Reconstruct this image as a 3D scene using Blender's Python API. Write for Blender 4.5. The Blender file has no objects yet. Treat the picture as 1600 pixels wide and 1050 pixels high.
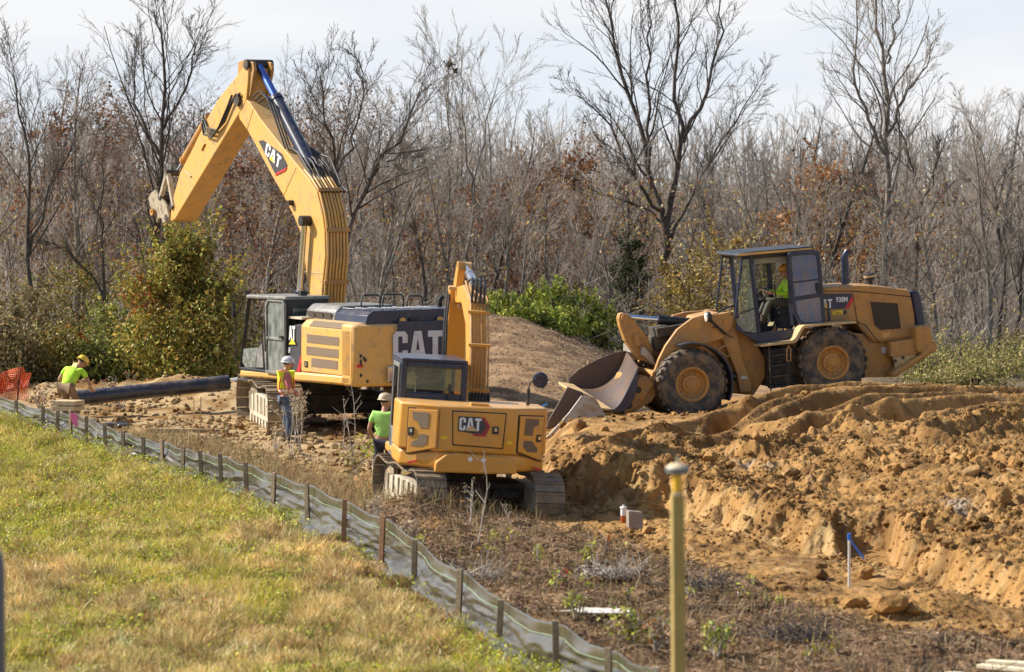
import bpy, bmesh, math, random
import numpy as np
from mathutils import Vector, Matrix, Quaternion
R = math.radians
scene = bpy.context.scene
col = scene.collection
random.seed(7)

# ------------------------------------------------------------------ camera, sky, sun, exposure
CAMZ, FPX, PITCH = 5.6, 4800.0, math.atan(250/4800.0)
cd = bpy.data.cameras.new('camera'); cam = bpy.data.objects.new('camera', cd); col.objects.link(cam)
cam.location = (0, 0, CAMZ); cam.rotation_euler = (math.pi/2-PITCH, 0, 0)
cd.sensor_width = 36; cd.lens = FPX/1600*36; cd.clip_start = .5; cd.clip_end = 5000
cd.dof.use_dof = True; cd.dof.focus_distance = 70; cd.dof.aperture_fstop = 2.3
scene.camera = cam
SUN_AZ = (-.95, .27); SUN_EL = R(38)
w = bpy.data.worlds.new('World'); scene.world = w; w.use_nodes = True
nt = w.node_tree; bg = nt.nodes['Background']; bg.inputs[1].default_value = .1
sky = nt.nodes.new('ShaderNodeTexSky'); sky.sky_type = 'NISHITA'; sky.sun_disc = False
sky.sun_elevation = SUN_EL; sky.sun_rotation = math.atan2(SUN_AZ[0], SUN_AZ[1]); sky.altitude = 200
sky.air_density = 1; sky.dust_density = 1.2
tc = nt.nodes.new('ShaderNodeTexCoord'); sep = nt.nodes.new('ShaderNodeSeparateXYZ')
mp = nt.nodes.new('ShaderNodeMapping'); mp.inputs['Scale'].default_value = (5, 5, 34)
nz = nt.nodes.new('ShaderNodeTexNoise'); nz.inputs['Scale'].default_value = 1.1; nz.inputs['Detail'].default_value = 5
rp = nt.nodes.new('ShaderNodeMapRange'); rp.inputs[1].default_value = .34; rp.inputs[2].default_value = .56; rp.inputs[3].default_value = 0; rp.inputs[4].default_value = 1
re = nt.nodes.new('ShaderNodeMapRange'); re.inputs[1].default_value = .09; re.inputs[2].default_value = .4; re.inputs[3].default_value = 1; re.inputs[4].default_value = .0
cl = nt.nodes.new('ShaderNodeMixRGB'); cl.inputs[1].default_value = (5.2, 5.6, 6.1, 1); cl.inputs[2].default_value = (6.05, 6.1, 6.2, 1)
mx = nt.nodes.new('ShaderNodeMixRGB')
L = nt.links.new
L(tc.outputs['Generated'], mp.inputs[0]); L(mp.outputs[0], nz.inputs[0]); L(nz.outputs[0], rp.inputs[0])
L(tc.outputs['Generated'], sep.inputs[0]); L(sep.outputs[2], re.inputs[0]); L(rp.outputs[0], cl.inputs[0])
L(re.outputs[0], mx.inputs[0]); L(sky.outputs[0], mx.inputs[1]); L(cl.outputs[0], mx.inputs[2]); L(mx.outputs[0], bg.inputs[0])
sd = bpy.data.lights.new('sun', 'SUN'); sd.energy = 5.0; sd.angle = R(.55); sd.color = (1, .93, .82)
so = bpy.data.objects.new('sun', sd); col.objects.link(so); so.location = (-20, -10, 30)
sv = Vector((SUN_AZ[0], SUN_AZ[1], 0)).normalized()*math.cos(SUN_EL)+Vector((0, 0, math.sin(SUN_EL)))
so.rotation_euler = sv.to_track_quat('Z', 'Y').to_euler()
scene.view_settings.view_transform = 'Standard'; scene.view_settings.look = 'None'
scene.view_settings.exposure = 0.62; scene.view_settings.gamma = 1
scene.render.engine = 'CYCLES'; scene.cycles.max_bounces = 5; scene.cycles.transparent_max_bounces = 8
scene.cycles.diffuse_bounces = 2; scene.cycles.glossy_bounces = 2; scene.cycles.use_denoising = True
scene.cycles.caustics_reflective = False; scene.cycles.caustics_refractive = False

# ------------------------------------------------------------------ helpers
def ray(X, Y):
    u, v = X-800., 525.-Y
    return Vector((u, FPX*math.cos(PITCH)+v*math.sin(PITCH), -FPX*math.sin(PITCH)+v*math.cos(PITCH)))
CAM = Vector((0, 0, CAMZ))
def P(X, Y, d):                       # point seen at a photo position, d metres off
    r = ray(X, Y); return CAM+r*(d/r.y)
def tag(o, label=None, cat=None, group=None, kind=None):
    if label: o['label'] = label
    if cat: o['category'] = cat
    if group: o['group'] = group
    if kind: o['kind'] = kind
    return o
def empty(name, M, label=None, cat=None, group=None):
    o = bpy.data.objects.new(name, None); col.objects.link(o)
    if isinstance(M, Matrix): o.matrix_world = M
    else: o.location = M
    o.empty_display_size = .2
    return tag(o, label, cat, group)
def link(name, me, parent=None):
    o = bpy.data.objects.new(name, me); col.objects.link(o); o.parent = parent; return o
def np_mesh(name, V, Q, mat, color=None, smooth=False):
    me = bpy.data.meshes.new(name); V = np.asarray(V, np.float32).reshape(-1, 3); Q = np.asarray(Q, np.int32)
    k = Q.shape[1]; n = len(Q)
    me.vertices.add(len(V)); me.vertices.foreach_set('co', V.ravel())
    me.loops.add(n*k); me.loops.foreach_set('vertex_index', Q.ravel())
    me.polygons.add(n); me.polygons.foreach_set('loop_start', np.arange(0, n*k, k, dtype=np.int32))
    me.polygons.foreach_set('loop_total', np.full(n, k, np.int32))
    me.polygons.foreach_set('use_smooth', np.full(n, smooth, bool))
    me.update(calc_edges=True)
    if color is not None:
        a = me.color_attributes.new('Col', 'FLOAT_COLOR', 'POINT')
        c = np.ones((len(V), 4), np.float32); c[:, :3] = color; a.data.foreach_set('color', c.ravel())
    if mat: me.materials.append(mat)
    return me
class MB:
    def __init__(s): s.v = []; s.f = []; s.mi = []; s.cur = 0; s.pc = []
    def add(s, vs, fs):
        b = len(s.v); s.pc.append((b, len(s.f))); s.v += [tuple(p) for p in vs]
        for f in fs: s.f.append([b+i for i in f]); s.mi.append(s.cur)
        return s
    def box(s, c, d, rot=None):
        vs = []
        for i in (-.5, .5):
            for j in (-.5, .5):
                for k in (-.5, .5):
                    p = Vector((i*d[0], j*d[1], k*d[2]))
                    if rot is not None: p = rot @ p
                    vs.append(p+Vector(c))
        return s.add(vs, [(0, 1, 3, 2), (4, 6, 7, 5), (0, 4, 5, 1), (2, 3, 7, 6), (0, 2, 6, 4), (1, 5, 7, 3)])
    def prism(s, pts, a, b, axis='y', ins=0):
        n = len(pts)
        def q(p, t):
            return (p[0], t, p[1]) if axis == 'y' else ((p[0], p[1], t) if axis == 'z' else (t, p[0], p[1]))
        vs = [q(p, a) for p in pts]+[q(p, b) for p in pts]
        return s.add(vs, [list(range(n)), list(range(2*n-1, n-1, -1))]+[(i, i+n, (i+1) % n+n, (i+1) % n) for i in range(n)])
    def tube(s, pts, rad, n=8, cap=True, flat=None):
        pts = [Vector(p) for p in pts]; k = len(pts)
        if not hasattr(rad, '__len__'): rad = [rad]*k
        vs = []; ref = None
        for i, p in enumerate(pts):
            t = (pts[min(i+1, k-1)]-pts[max(i-1, 0)])
            t = t.normalized() if t.length > 1e-9 else Vector((0, 0, 1))
            if ref is None: ref = t.orthogonal().normalized()
            u = (ref-t*ref.dot(t)); u = u.normalized() if u.length > 1e-6 else t.orthogonal().normalized()
            ref = u; v = t.cross(u)
            for j in range(n):
                a = 2*math.pi*(j+.5)/n; vs.append(p+(u*math.cos(a)+v*math.sin(a))*rad[i])
        fs = [(i*n+j, i*n+(j+1) % n, (i+1)*n+(j+1) % n, (i+1)*n+j) for i in range(k-1) for j in range(n)]
        if cap: fs += [list(range(n-1, -1, -1)), list(range((k-1)*n, k*n))]
        return s.add(vs, fs)
    def lathe(s, prof, o, ax, n=32, cap=False):      # prof: (radius, distance along the axis)
        ax = Vector(ax).normalized(); u = ax.orthogonal().normalized(); v = ax.cross(u); o = Vector(o); vs = []
        for r, t in prof:
            for j in range(n):
                a = 2*math.pi*j/n; vs.append(o+ax*t+(u*math.cos(a)+v*math.sin(a))*max(r, 1e-4))
        k = len(prof)
        fs = [(i*n+j, i*n+(j+1) % n, (i+1)*n+(j+1) % n, (i+1)*n+j) for i in range(k-1) for j in range(n)]
        if cap: fs += [list(range(n-1, -1, -1)), list(range((k-1)*n, k*n))]
        return s.add(vs, fs)
    def ell(s, c, r, n=14, m=10, fn=None):
        vs = []
        for i in range(m+1):
            th = math.pi*i/m
            for j in range(n):
                a = 2*math.pi*j/n
                p = Vector((math.sin(th)*math.cos(a), math.sin(th)*math.sin(a), math.cos(th)))
                q = Vector((p.x*r[0], p.y*r[1], p.z*r[2]))
                if fn: q = fn(p, q)
                vs.append(q+Vector(c))
        return s.add(vs, [(i*n+j, (i+1)*n+j, (i+1)*n+(j+1) % n, i*n+(j+1) % n) for i in range(m) for j in range(n)])
    def xform(s, M):
        s.v = [tuple(M @ Vector(p)) for p in s.v]; return s
    def build(s, name, mats, parent=None, smooth=None, bevel=0, M=None, kind=None, split=False):
        if split and len(s.pc) > 1:                      # every piece an object of its own
            first = None; ends = s.pc[1:]+[(len(s.v), len(s.f))]
            for (a, c), (b, d) in zip(s.pc, ends):
                q = MB(); q.v = s.v[a:b]; q.f = [[i-a for i in f] for f in s.f[c:d]]; q.mi = s.mi[c:d]; q.pc = [(0, 0)]
                o = q.build(name, mats, parent, smooth, bevel, M, kind); first = first or o
            return first
        me = bpy.data.meshes.new(name)
        if M is not None: s.xform(M)
        me.from_pydata(s.v, [], s.f)
        bm = bmesh.new(); bm.from_mesh(me); bmesh.ops.recalc_face_normals(bm, faces=bm.faces); bm.to_mesh(me); bm.free()
        if not isinstance(mats, (list, tuple)): mats = [mats]
        for m in mats: me.materials.append(m)
        if len(mats) > 1: me.polygons.foreach_set('material_index', s.mi)
        if smooth:
            me.polygons.foreach_set('use_smooth', [True]*len(me.polygons))
            me.set_sharp_from_angle(angle=R(smooth))
        o = link(name, me, parent)
        if bevel:
            b = o.modifiers.new('bevel', 'BEVEL'); b.width = bevel; b.segments = 2; b.limit_method = 'ANGLE'; b.angle_limit = R(35)
            b.harden_normals = False
        if kind: o['kind'] = kind
        return o
def copy_tree(o, parent=None):
    c = o.copy(); col.objects.link(c); c.parent = parent
    for ch in list(o.children): copy_tree(ch, c)
    return c

# ------------------------------------------------------------------ noise
def _h(ix, iy, s):
    n = (ix.astype(np.int64)*374761393+iy.astype(np.int64)*668265263+s*1442695041) & 0x7fffffff
    n = ((n ^ (n >> 13))*1274126177) & 0x7fffffff
    return ((n ^ (n >> 16)) & 0xffff)/65535.
def vn(x, y, s=0):
    x = np.asarray(x, float); y = np.asarray(y, float)
    ix = np.floor(x); iy = np.floor(y); fx = x-ix; fy = y-iy
    fx = fx*fx*(3-2*fx); fy = fy*fy*(3-2*fy)
    a = _h(ix, iy, s); b = _h(ix+1, iy, s); c = _h(ix, iy+1, s); d = _h(ix+1, iy+1, s)
    return (a*(1-fx)+b*fx)*(1-fy)+(c*(1-fx)+d*fx)*fy
def fbm(x, y, o=4, s=0):
    r = 0; a = .5; t = 0
    for i in range(o):
        r = r+a*vn(x*2**i+17.3*i, y*2**i-9.1*i, s+i); t += a; a *= .5
    return r/t
def worley(x, y, s=0):
    ix = np.floor(x); iy = np.floor(y); best = np.full(np.shape(x), 9.)
    for i in (-1, 0, 1):
        for j in (-1, 0, 1):
            cx = ix+i; cy = iy+j
            px = cx+_h(cx, cy, s); py = cy+_h(cx, cy, s+5); rr = .3+.7*_h(cx, cy, s+9)
            best = np.minimum(best, ((x-px)**2+(y-py)**2)/rr**2)
    return np.sqrt(best)
def ss(a, b, x):
    t = np.clip((x-a)/(b-a), 0, 1); return t*t*(3-2*t)

# ------------------------------------------------------------------ materials
def mat(name, base, rough=.6, metal=0, spec=.5, second=None, scale=3, lo=.45, hi=.62, bump=0, bscale=40, attr=False, detail=6, rough2=None, third=None, tscale=14, tlo=.58, thi=.66, coord='Object', dust=None, bdist=.03):
    m = bpy.data.materials.new(name); m.use_nodes = True; t = m.node_tree; b = t.nodes['Principled BSDF']
    b.inputs['Roughness'].default_value = rough; b.inputs['Metallic'].default_value = metal
    b.inputs['Specular IOR Level'].default_value = spec
    b.inputs['Base Color'].default_value = (*base, 1)
    N, K = t.nodes.new, t.links.new
    co = N('ShaderNodeTexCoord').outputs[coord]; out = None
    if attr:
        a = N('ShaderNodeVertexColor'); a.layer_name = 'Col'; out = a.outputs[0]
    def noise(sc, l, h, det=detail):
        n = N('ShaderNodeTexNoise'); n.inputs['Scale'].default_value = sc; n.inputs['Detail'].default_value = det; n.inputs['Roughness'].default_value = .62
        K(co, n.inputs[0]); r = N('ShaderNodeMapRange'); r.inputs[1].default_value = l; r.inputs[2].default_value = h; K(n.outputs[0], r.inputs[0]); return r.outputs[0]
    def over(out, c, f, mode='MIX'):
        x = N('ShaderNodeMixRGB'); x.blend_type = mode; K(f, x.inputs[0]) if not isinstance(f, float) else None
        if out: K(out, x.inputs[1])
        else: x.inputs[1].default_value = (*base, 1)
        x.inputs[2].default_value = (*c, 1); return x.outputs[0]
    if second:
        f = noise(scale, lo, hi); out = over(out, second, f)
        if rough2 is not None:
            r = N('ShaderNodeMapRange'); r.inputs[3].default_value = rough; r.inputs[4].default_value = rough2; K(f, r.inputs[0]); K(r.outputs[0], b.inputs['Roughness'])
    if third: out = over(out, third, noise(tscale, tlo, thi))
    if dust:
        ge = N('ShaderNodeNewGeometry'); sp = N('ShaderNodeSeparateXYZ'); K(ge.outputs['Normal'], sp.inputs[0])
        r = N('ShaderNodeMapRange'); r.inputs[1].default_value = .35; r.inputs[2].default_value = .95; r.inputs[3].default_value = .12; r.inputs[4].default_value = .85; K(sp.outputs[2], r.inputs[0])
        mpp = N('ShaderNodeMapping'); mpp.inputs['Scale'].default_value = (7, 7, .9); K(co, mpp.inputs[0]); n2 = N('ShaderNodeTexNoise'); n2.inputs['Scale'].default_value = 1.2; n2.inputs['Detail'].default_value = 6; K(mpp.outputs[0], n2.inputs[0])
        r2 = N('ShaderNodeMapRange'); r2.inputs[1].default_value = .42; r2.inputs[2].default_value = .72; r2.inputs[3].default_value = .15; r2.inputs[4].default_value = 1.3; K(n2.outputs[0], r2.inputs[0])
        mu = N('ShaderNodeMath'); mu.operation = 'MULTIPLY'; mu.use_clamp = True; K(r.outputs[0], mu.inputs[0]); K(r2.outputs[0], mu.inputs[1]); out = over(out, dust, mu.outputs[0])
    if out: K(out, b.inputs['Base Color'])
    if bump:
        n = N('ShaderNodeTexNoise'); n.inputs['Scale'].default_value = bscale; n.inputs['Detail'].default_value = 8; K(co, n.inputs[0])
        bp = N('ShaderNodeBump'); bp.inputs['Strength'].default_value = bump; bp.inputs['Distance'].default_value = bdist
        K(n.outputs[0], bp.inputs['Height']); K(bp.outputs[0], b.inputs['Normal'])
    return m
def glass(name, tint, refl=.12, opac=0., dirt=(.3, .3, .28)):
    m = bpy.data.materials.new(name); m.use_nodes = True; t = m.node_tree; t.nodes.clear(); N, K = t.nodes.new, t.links.new
    o = N('ShaderNodeOutputMaterial'); tr = N('ShaderNodeBsdfTransparent'); tr.inputs[0].default_value = (*tint, 1)
    gl = N('ShaderNodeBsdfGlossy'); gl.inputs['Roughness'].default_value = .03; gl.inputs[0].default_value = (.9, .95, 1, 1)
    fr = N('ShaderNodeFresnel'); fr.inputs[0].default_value = 1.5
    ad = N('ShaderNodeMath'); ad.operation = 'ADD'; ad.inputs[1].default_value = refl; K(fr.outputs[0], ad.inputs[0])
    m1 = N('ShaderNodeMixShader'); K(ad.outputs[0], m1.inputs[0]); K(tr.outputs[0], m1.inputs[1]); K(gl.outputs[0], m1.inputs[2])
    df = N('ShaderNodeBsdfDiffuse'); df.inputs[0].default_value = (*dirt, 1)
    n = N('ShaderNodeTexNoise'); n.inputs['Scale'].default_value = 5; n.inputs['Detail'].default_value = 6
    r = N('ShaderNodeMapRange'); r.inputs[1].default_value = .35; r.inputs[2].default_value = .75; r.inputs[3].default_value = opac*.5; r.inputs[4].default_value = min(1, opac*1.6)
    K(n.outputs[0], r.inputs[0]); m2 = N('ShaderNodeMixShader'); K(r.outputs[0], m2.inputs[0]); K(m1.outputs[0], m2.inputs[1]); K(df.outputs[0], m2.inputs[2])
    K(m2.outputs[0], o.inputs[0]); return m
MUD = (.36, .25, .13)
YEL = mat('yellow_paint', (.75, .40, .085), .42, spec=.5, second=(.57, .345, .13), scale=2.2, lo=.42, hi=.75, third=(.36, .25, .13), tscale=4.5, tlo=.555, thi=.7, rough2=.65, dust=(.55, .43, .28))
YELC = mat('yellow_paint_clean', (.73, .33, .038), .36, second=(.56, .28, .07), scale=2, lo=.45, hi=.8, third=(.42, .28, .14), tscale=5.5, tlo=.58, thi=.74, dust=(.5, .37, .22))
YELD = mat('yellow_paint_dusty', (.53, .255, .052), .55, second=(.33, .19, .075), scale=2.4, lo=.4, hi=.7, third=(.27, .17, .085), tscale=9, tlo=.54, thi=.7, dust=(.42, .28, .15))
TANP = mat('faded_yellow', (.62, .43, .2), .6, second=(.48, .35, .18), scale=4)
NAVY = mat('dark_paint', (.018, .026, .06), .3, second=(.05, .052, .065), scale=3, lo=.5, hi=.8, third=(.13, .11, .09), tscale=16, tlo=.68, thi=.82, dust=(.11, .105, .11))
BLACK = mat('black_plastic', (.016, .017, .02), .45, second=(.06, .055, .045), scale=6, lo=.52, hi=.75)
GREYP = mat('grey_frame_paint', (.17, .17, .165), .5, second=(.28, .26, .22), scale=5)
STEEL = mat('bare_steel', (.5, .5, .52), .25, metal=.9)
CHROME = mat('chrome_rod', (.8, .82, .86), .12, metal=1)
TRACK = mat('track_steel', (.19, .15, .11), .62, metal=.25, second=(.34, .25, .15), scale=5, lo=.4, hi=.65, bump=.4, bscale=30)
MUDM = mat('caked_mud', (.42, .32, .2), .9, second=(.52, .43, .3), scale=6, bump=.6, bscale=18)
PALEF = mat('pale_muddy_frame', (.55, .49, .38), .8, second=(.38, .29, .18), scale=5, lo=.45, hi=.7, bump=.4)
DARKU = mat('dark_underside', (.035, .032, .028), .7, second=(.1, .075, .05), scale=4, bump=.3)
RUB = mat('tyre_rubber', (.05, .047, .045), .75, second=(.2, .14, .08), scale=4.5, lo=.42, hi=.62, bump=.3, bscale=25)
RUBW = mat('tyre_sidewall', (.055, .056, .062), .6, second=(.17, .125, .08), scale=3, lo=.47, hi=.7)
HOSE = mat('rubber_hose', (.015, .015, .016), .5, second=(.05, .045, .04), scale=9)
WHITE = mat('white_letter', (.78, .78, .77), .5, second=(.62, .6, .56), scale=7, lo=.5, hi=.8)
GREYL = mat('grey_letter', (.62, .62, .66), .5, second=(.52, .52, .54), scale=7)
RED = mat('red_decal', (.55, .025, .02), .45)
MAROON = mat('maroon_decal', (.36, .03, .04), .45)
DECY = mat('yellow_decal', (.85, .6, .03), .5)
CHAR = mat('charcoal_decal', (.05, .05, .055), .5)
GLS = glass('window_glass', (.78, .9, .82), .05, .14, (.4, .47, .4))
GLSD = glass('muddy_window_glass', (.6, .75, .66), .06, .42, (.42, .46, .42))
GLSB = glass('sky_painted_door_glass', (.3, .42, .6), .3, .45, (.09, .2, .42))  # blue sky reflection painted into the tint and the dirt colour
MESHV = mat('vent_mesh', (.24, .165, .1), .7, bump=.8, bscale=120)
MESHD = mat('dark_grille', (.07, .05, .035), .7, bump=.8, bscale=90)
DIGIN = mat('worn_bucket_steel', (.105, .078, .07), .5, metal=.15, second=(.16, .095, .055), scale=2.4, lo=.42, hi=.66, third=(.12, .075, .05), tscale=5, tlo=.5, thi=.68, bump=.25, bscale=12)
DIGG = mat('grey_bucket_steel', (.42, .4, .37), .5, metal=.3, second=(.34, .22, .12), scale=4, lo=.47, hi=.66)
INTER = mat('cab_lining', (.3, .31, .25), .8)
SEATM = mat('seat_cloth', (.04, .045, .05), .9)
LAMP = mat('lamp_lens', (.8, .78, .7), .15, spec=.8)

# lettering: blocky condensed capitals as polygons, one unit tall
GLY = {'C': (.62, [[(.13, 0), (.48, 0), (.6, .12), (.6, .38), (.39, .38), (.39, .2), (.36, .16), (.24, .16), (.21, .2), (.21, .8), (.24, .84), (.36, .84), (.39, .8), (.39, .62), (.6, .62), (.6, .88), (.48, 1), (.13, 1), (0, .88), (0, .12)]]),
       'A': (.72, [[(0, 0), (.2, 1), (.35, 1), (.35, .8), (.21, 0)], [(.7, 0), (.49, 0), (.35, .8), (.35, 1), (.5, 1)], [(.245, .2), (.455, .2), (.4235, .38), (.2765, .38)]]),
       'T': (.6, [[(0, 1), (.6, 1), (.6, .8), (.41, .8), (.41, 0), (.19, 0), (.19, .8), (0, .8)]])}
def frame(o, u, up):
    u = Vector(u).normalized(); up = Vector(up); up = (up-u*up.dot(u)).normalized(); n = u.cross(up)
    M = Matrix.Identity(4)
    for i in range(3): M[i][0] = u[i]; M[i][1] = up[i]; M[i][2] = n[i]; M[i][3] = o[i]
    return M
def letters(s, o, u, up, h, wscale=1., gap=.05, thick=.012):
    mb = MB(); x = 0
    for ch in s:
        wd, ps = GLY[ch]
        for p in ps: mb.prism([((x+a)*h*wscale, b*h) for a, b in p], 0, thick, 'z')
        x += wd+gap
    return mb.xform(frame(o, u, up))
def text_mb(s, o, u, up, h, off=.02, thick=.006, wscale=.8):
    c = bpy.data.curves.new('t', 'FONT'); c.body = s; c.size = 1.4; c.offset = off; c.resolution_u = 3
    ob = bpy.data.objects.new('t', c); col.objects.link(ob)
    me = ob.evaluated_get(bpy.context.evaluated_depsgraph_get()).to_mesh()
    mb = MB(); mb.add([(v.co.x*h*wscale, v.co.y*h, thick) for v in me.vertices], [list(p.vertices) for p in me.polygons])
    bpy.data.objects.remove(ob); bpy.data.curves.remove(c)
    return mb.xform(frame(o, u, up))
# ------------------------------------------------------------------ terrain
FENCE = [(-13.2, 75.5), (-11.2, 69.8), (-9.3, 65.3), (-7.67, 61.3), (-6.3, 57.9), (-5.16, 55), (-3.9, 51), (-2.57, 47), (-1.26, 41.6), (-.62, 38.6), (-.07, 36.0), (.56, 33.8), (1.02, 31.4), (1.4, 29.2), (2.0, 25.5)]
_fx = np.array([p[0] for p in FENCE]); _fy = np.array([p[1] for p in FENCE])
def fence_x(y): return np.interp(y, _fy[::-1], _fx[::-1])
_bx = np.array([-3, .75, 2.6, 3.9, 5.3, 6.5, 8.2, 12]); _by = np.array([52.4, 51.5, 49.9, 46.6, 42.9, 39.4, 35, 28])
_cx = np.array([-1, 1, 2.5, 3.9, 4.9, 5.6, 6.6, 8, 9.9, 14]); _cz = np.array([.7, .85, .88, .96, 1.26, 1.37, 1.42, 1.38, 1.3, 1.3])
_ox = np.array([-3, .7, 2.3, 3.1, 3.7, 4.6, 6.05, 9]); _oy = np.array([54, 48.6, 44.6, 42.7, 39.4, 37.2, 36.4, 34.5])
RUTS = [([(4.9, 55.6), (6.3, 57.3), (8.6, 58.6), (11.5, 59.2)], .42), ([(6.6, 54.0), (7.8, 56.0), (9.4, 57.1), (12, 57.6)], .45),
        ([(3.0, 54.5), (4.2, 57.6), (5.6, 59.0), (8, 59.9)], .35), ([(7.6, 52.4), (9, 53.6), (12, 54.3)], .4), ([(1.6, 54.2), (3.2, 56.6), (4.4, 58.2)], .3), ([(4.4, 53.0), (5.6, 54.6), (7.2, 55.3)], .32)]
def seg_dist(x, y, pts):
    best = np.full(np.shape(x), 1e9)
    for (ax, ay), (bx, by) in zip(pts[:-1], pts[1:]):
        dx, dy = bx-ax, by-ay; t = np.clip(((x-ax)*dx+(y-ay)*dy)/(dx*dx+dy*dy), 0, 1)
        best = np.minimum(best, np.hypot(x-ax-t*dx, y-ay-t*dy))
    return best
def pile_parts(x, y):
    wob = (fbm(x*1.3, y*.7, 3, 31)-.5)*.6+(fbm(x*2, y*1.6, 4, 8)-.5)*.3+(fbm(x*10, y*8, 3, 18)-.5)*.16-np.clip(1-worley(x*2.4, y*2.4, 12), 0, 1)*.4*ss(.4, .6, fbm(x*.9, y*.5, 2, 13))
    yb = np.interp(x, _bx, _by)+wob
    hb = np.interp(x, [1, 3, 4.5, 7], [.76, .68, .44, .42])
    cz = np.interp(x, _cx, _cz)
    wd_ = .8+.9*ss(.42, .62, fbm(x*.8, 0*x+3, 3, 19))+.5*ss(4.2, 5.4, x); lump = (fbm(x*6, y*6, 4, 66)-.5)*.3+(np.clip(1-worley(x*3.6, y*3.6, 67), 0, 1)-.35)*.12; t1 = ss(0, 1, (y-yb)/wd_+lump*ss(0, .3, y-yb)*(1-ss(.8, 1.4, (y-yb)/wd_))); t2 = ss(.1, 1, (y-yb-.3)/np.maximum(59.6-yb-.3, 1))
    z = hb*t1+(cz-hb)*t2
    z = z-np.clip(y-59.8, 0, 4.5)*.085-ss(64, 76, y)*(cz-.4)
    left = ss(.1, 1.25, x+(vn(x*.8, y*.8, 3)-.5)*.7+np.clip((y-60)*.0, 0, 1))
    # notch of the cross trench
    nx = 5.15+(y-44)*.06
    nm = (1-ss(.33, .5, np.abs(x-nx)))*(1-ss(45.6, 46.3, y))
    z = z*(1-nm)
    return np.maximum(z, 0)*left, t1*left, nm
def h_base(x, y):
    x = np.asarray(x, float); y = np.asarray(y, float)
    z, t1, nm = pile_parts(x, y)
    # the brown mound behind, the dirt heap by the pipes, the rise towards the photographer
    m = 1.62*np.exp(-(((x+1.0)/3.6)**2)**1.3)*ss(67, 83, y)*(1-ss(88, 100, y))
    z = np.maximum(z, m)
    z = z+(.5*np.exp(-((x+8.3)/2.4)**2-((y-76.5)/1.6)**2)+.3*np.exp(-((x+11.5)/1.2)**2-((y-77)/1)**2))*(.6+.9*(fbm(x*2.4, y*2.4, 4, 95)))+.4*np.exp(-((x+6.6)/1.4)**2-((y-74.5)/1.4)**2)
    z = z+.115*np.clip(34-y, 0, 40)+.35*np.exp(-((x-5.3)/.9)**2-((y-38.8)/.55)**2)
    z = z+.4*np.exp(-((x+1.7)/.8)**2-((y-49.4)/.9)**2)
    return z
def h_fine(x, y):
    z, t1, nm = pile_parts(x, y); b = h_base(x, y)
    yo = np.interp(x, _ox, _oy); och = ss(-.6, .6, y-yo)
    rough = och*(.35+.65*t1)*(1-.8*nm)
    for pts, wd in RUTS:
        d = seg_dist(x, y, pts)/wd
        b = b-.24*np.exp(-d*d*1.6)+.2*np.exp(-((d-1.35)/.42)**2)*(.55+.6*vn(x*1.2, y*1.2, 5))
    wx = (fbm(x*4, y*4, 3, 131)-.5)*.5; wy = (fbm(x*4, y*4, 3, 141)-.5)*.5; x0_, y0_ = x, y; x, y = x+wx, y+wy
    calm = 1-.86*ss(53, 56.5, y)
    c1 = np.clip(1-worley(x*2.2, y*2.2, 2), 0, 1); c2 = np.clip(1-worley(x*5.5, y*5.5, 4), 0, 1); c3 = np.clip(1-worley(x*12, y*12, 6), 0, 1)
    patch = ss(.35, .65, fbm(x*.7, y*.7, 3, 11))
    b = b+rough*calm*(.12*c1*patch+.11*c2**.8*(.3+.7*patch)+.055*c3**.7)+rough*calm*((fbm(x*1.6, y*1.6, 6, 21)-.5)*.26+(np.abs(fbm(x*5, y*5, 4, 23)-.5))*-.22)
    b = b+(1-och)*((fbm(x*2.2, y*2.2, 4, 44)-.5)*.16+(fbm(x*1.1, y*.9, 3, 49)-.5)*.3*ss(.3, 1.2, x-fence_x(y))+.05*np.sqrt(c2)*patch)
    b = b+och*(1-t1)*((fbm(x*2.4, y*2.4, 4, 41)-.5)*.10+.07*np.sqrt(c2)*ss(.5, .7, fbm(x*1.3, y*1.3, 2, 14)))
    # vertical fluting of the cut face
    return b
OCH = np.array([.36, .2, .068]); OCH2 = np.array([.22, .117, .038]); PALE = np.array([.46, .31, .15]); BRN = np.array([.18, .11, .062]); BRN2 = np.array([.27, .175, .1])
GRS = np.array([.17, .15, .05]); TAN = np.array([.42, .3, .16]); LEAFL = np.array([.15, .11, .07]); MOU = np.array([.35, .225, .125]); GRV = np.array([.38, .35, .31])
def mix(a, b, t): return a*(1-t[..., None])+b*t[..., None]
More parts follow.
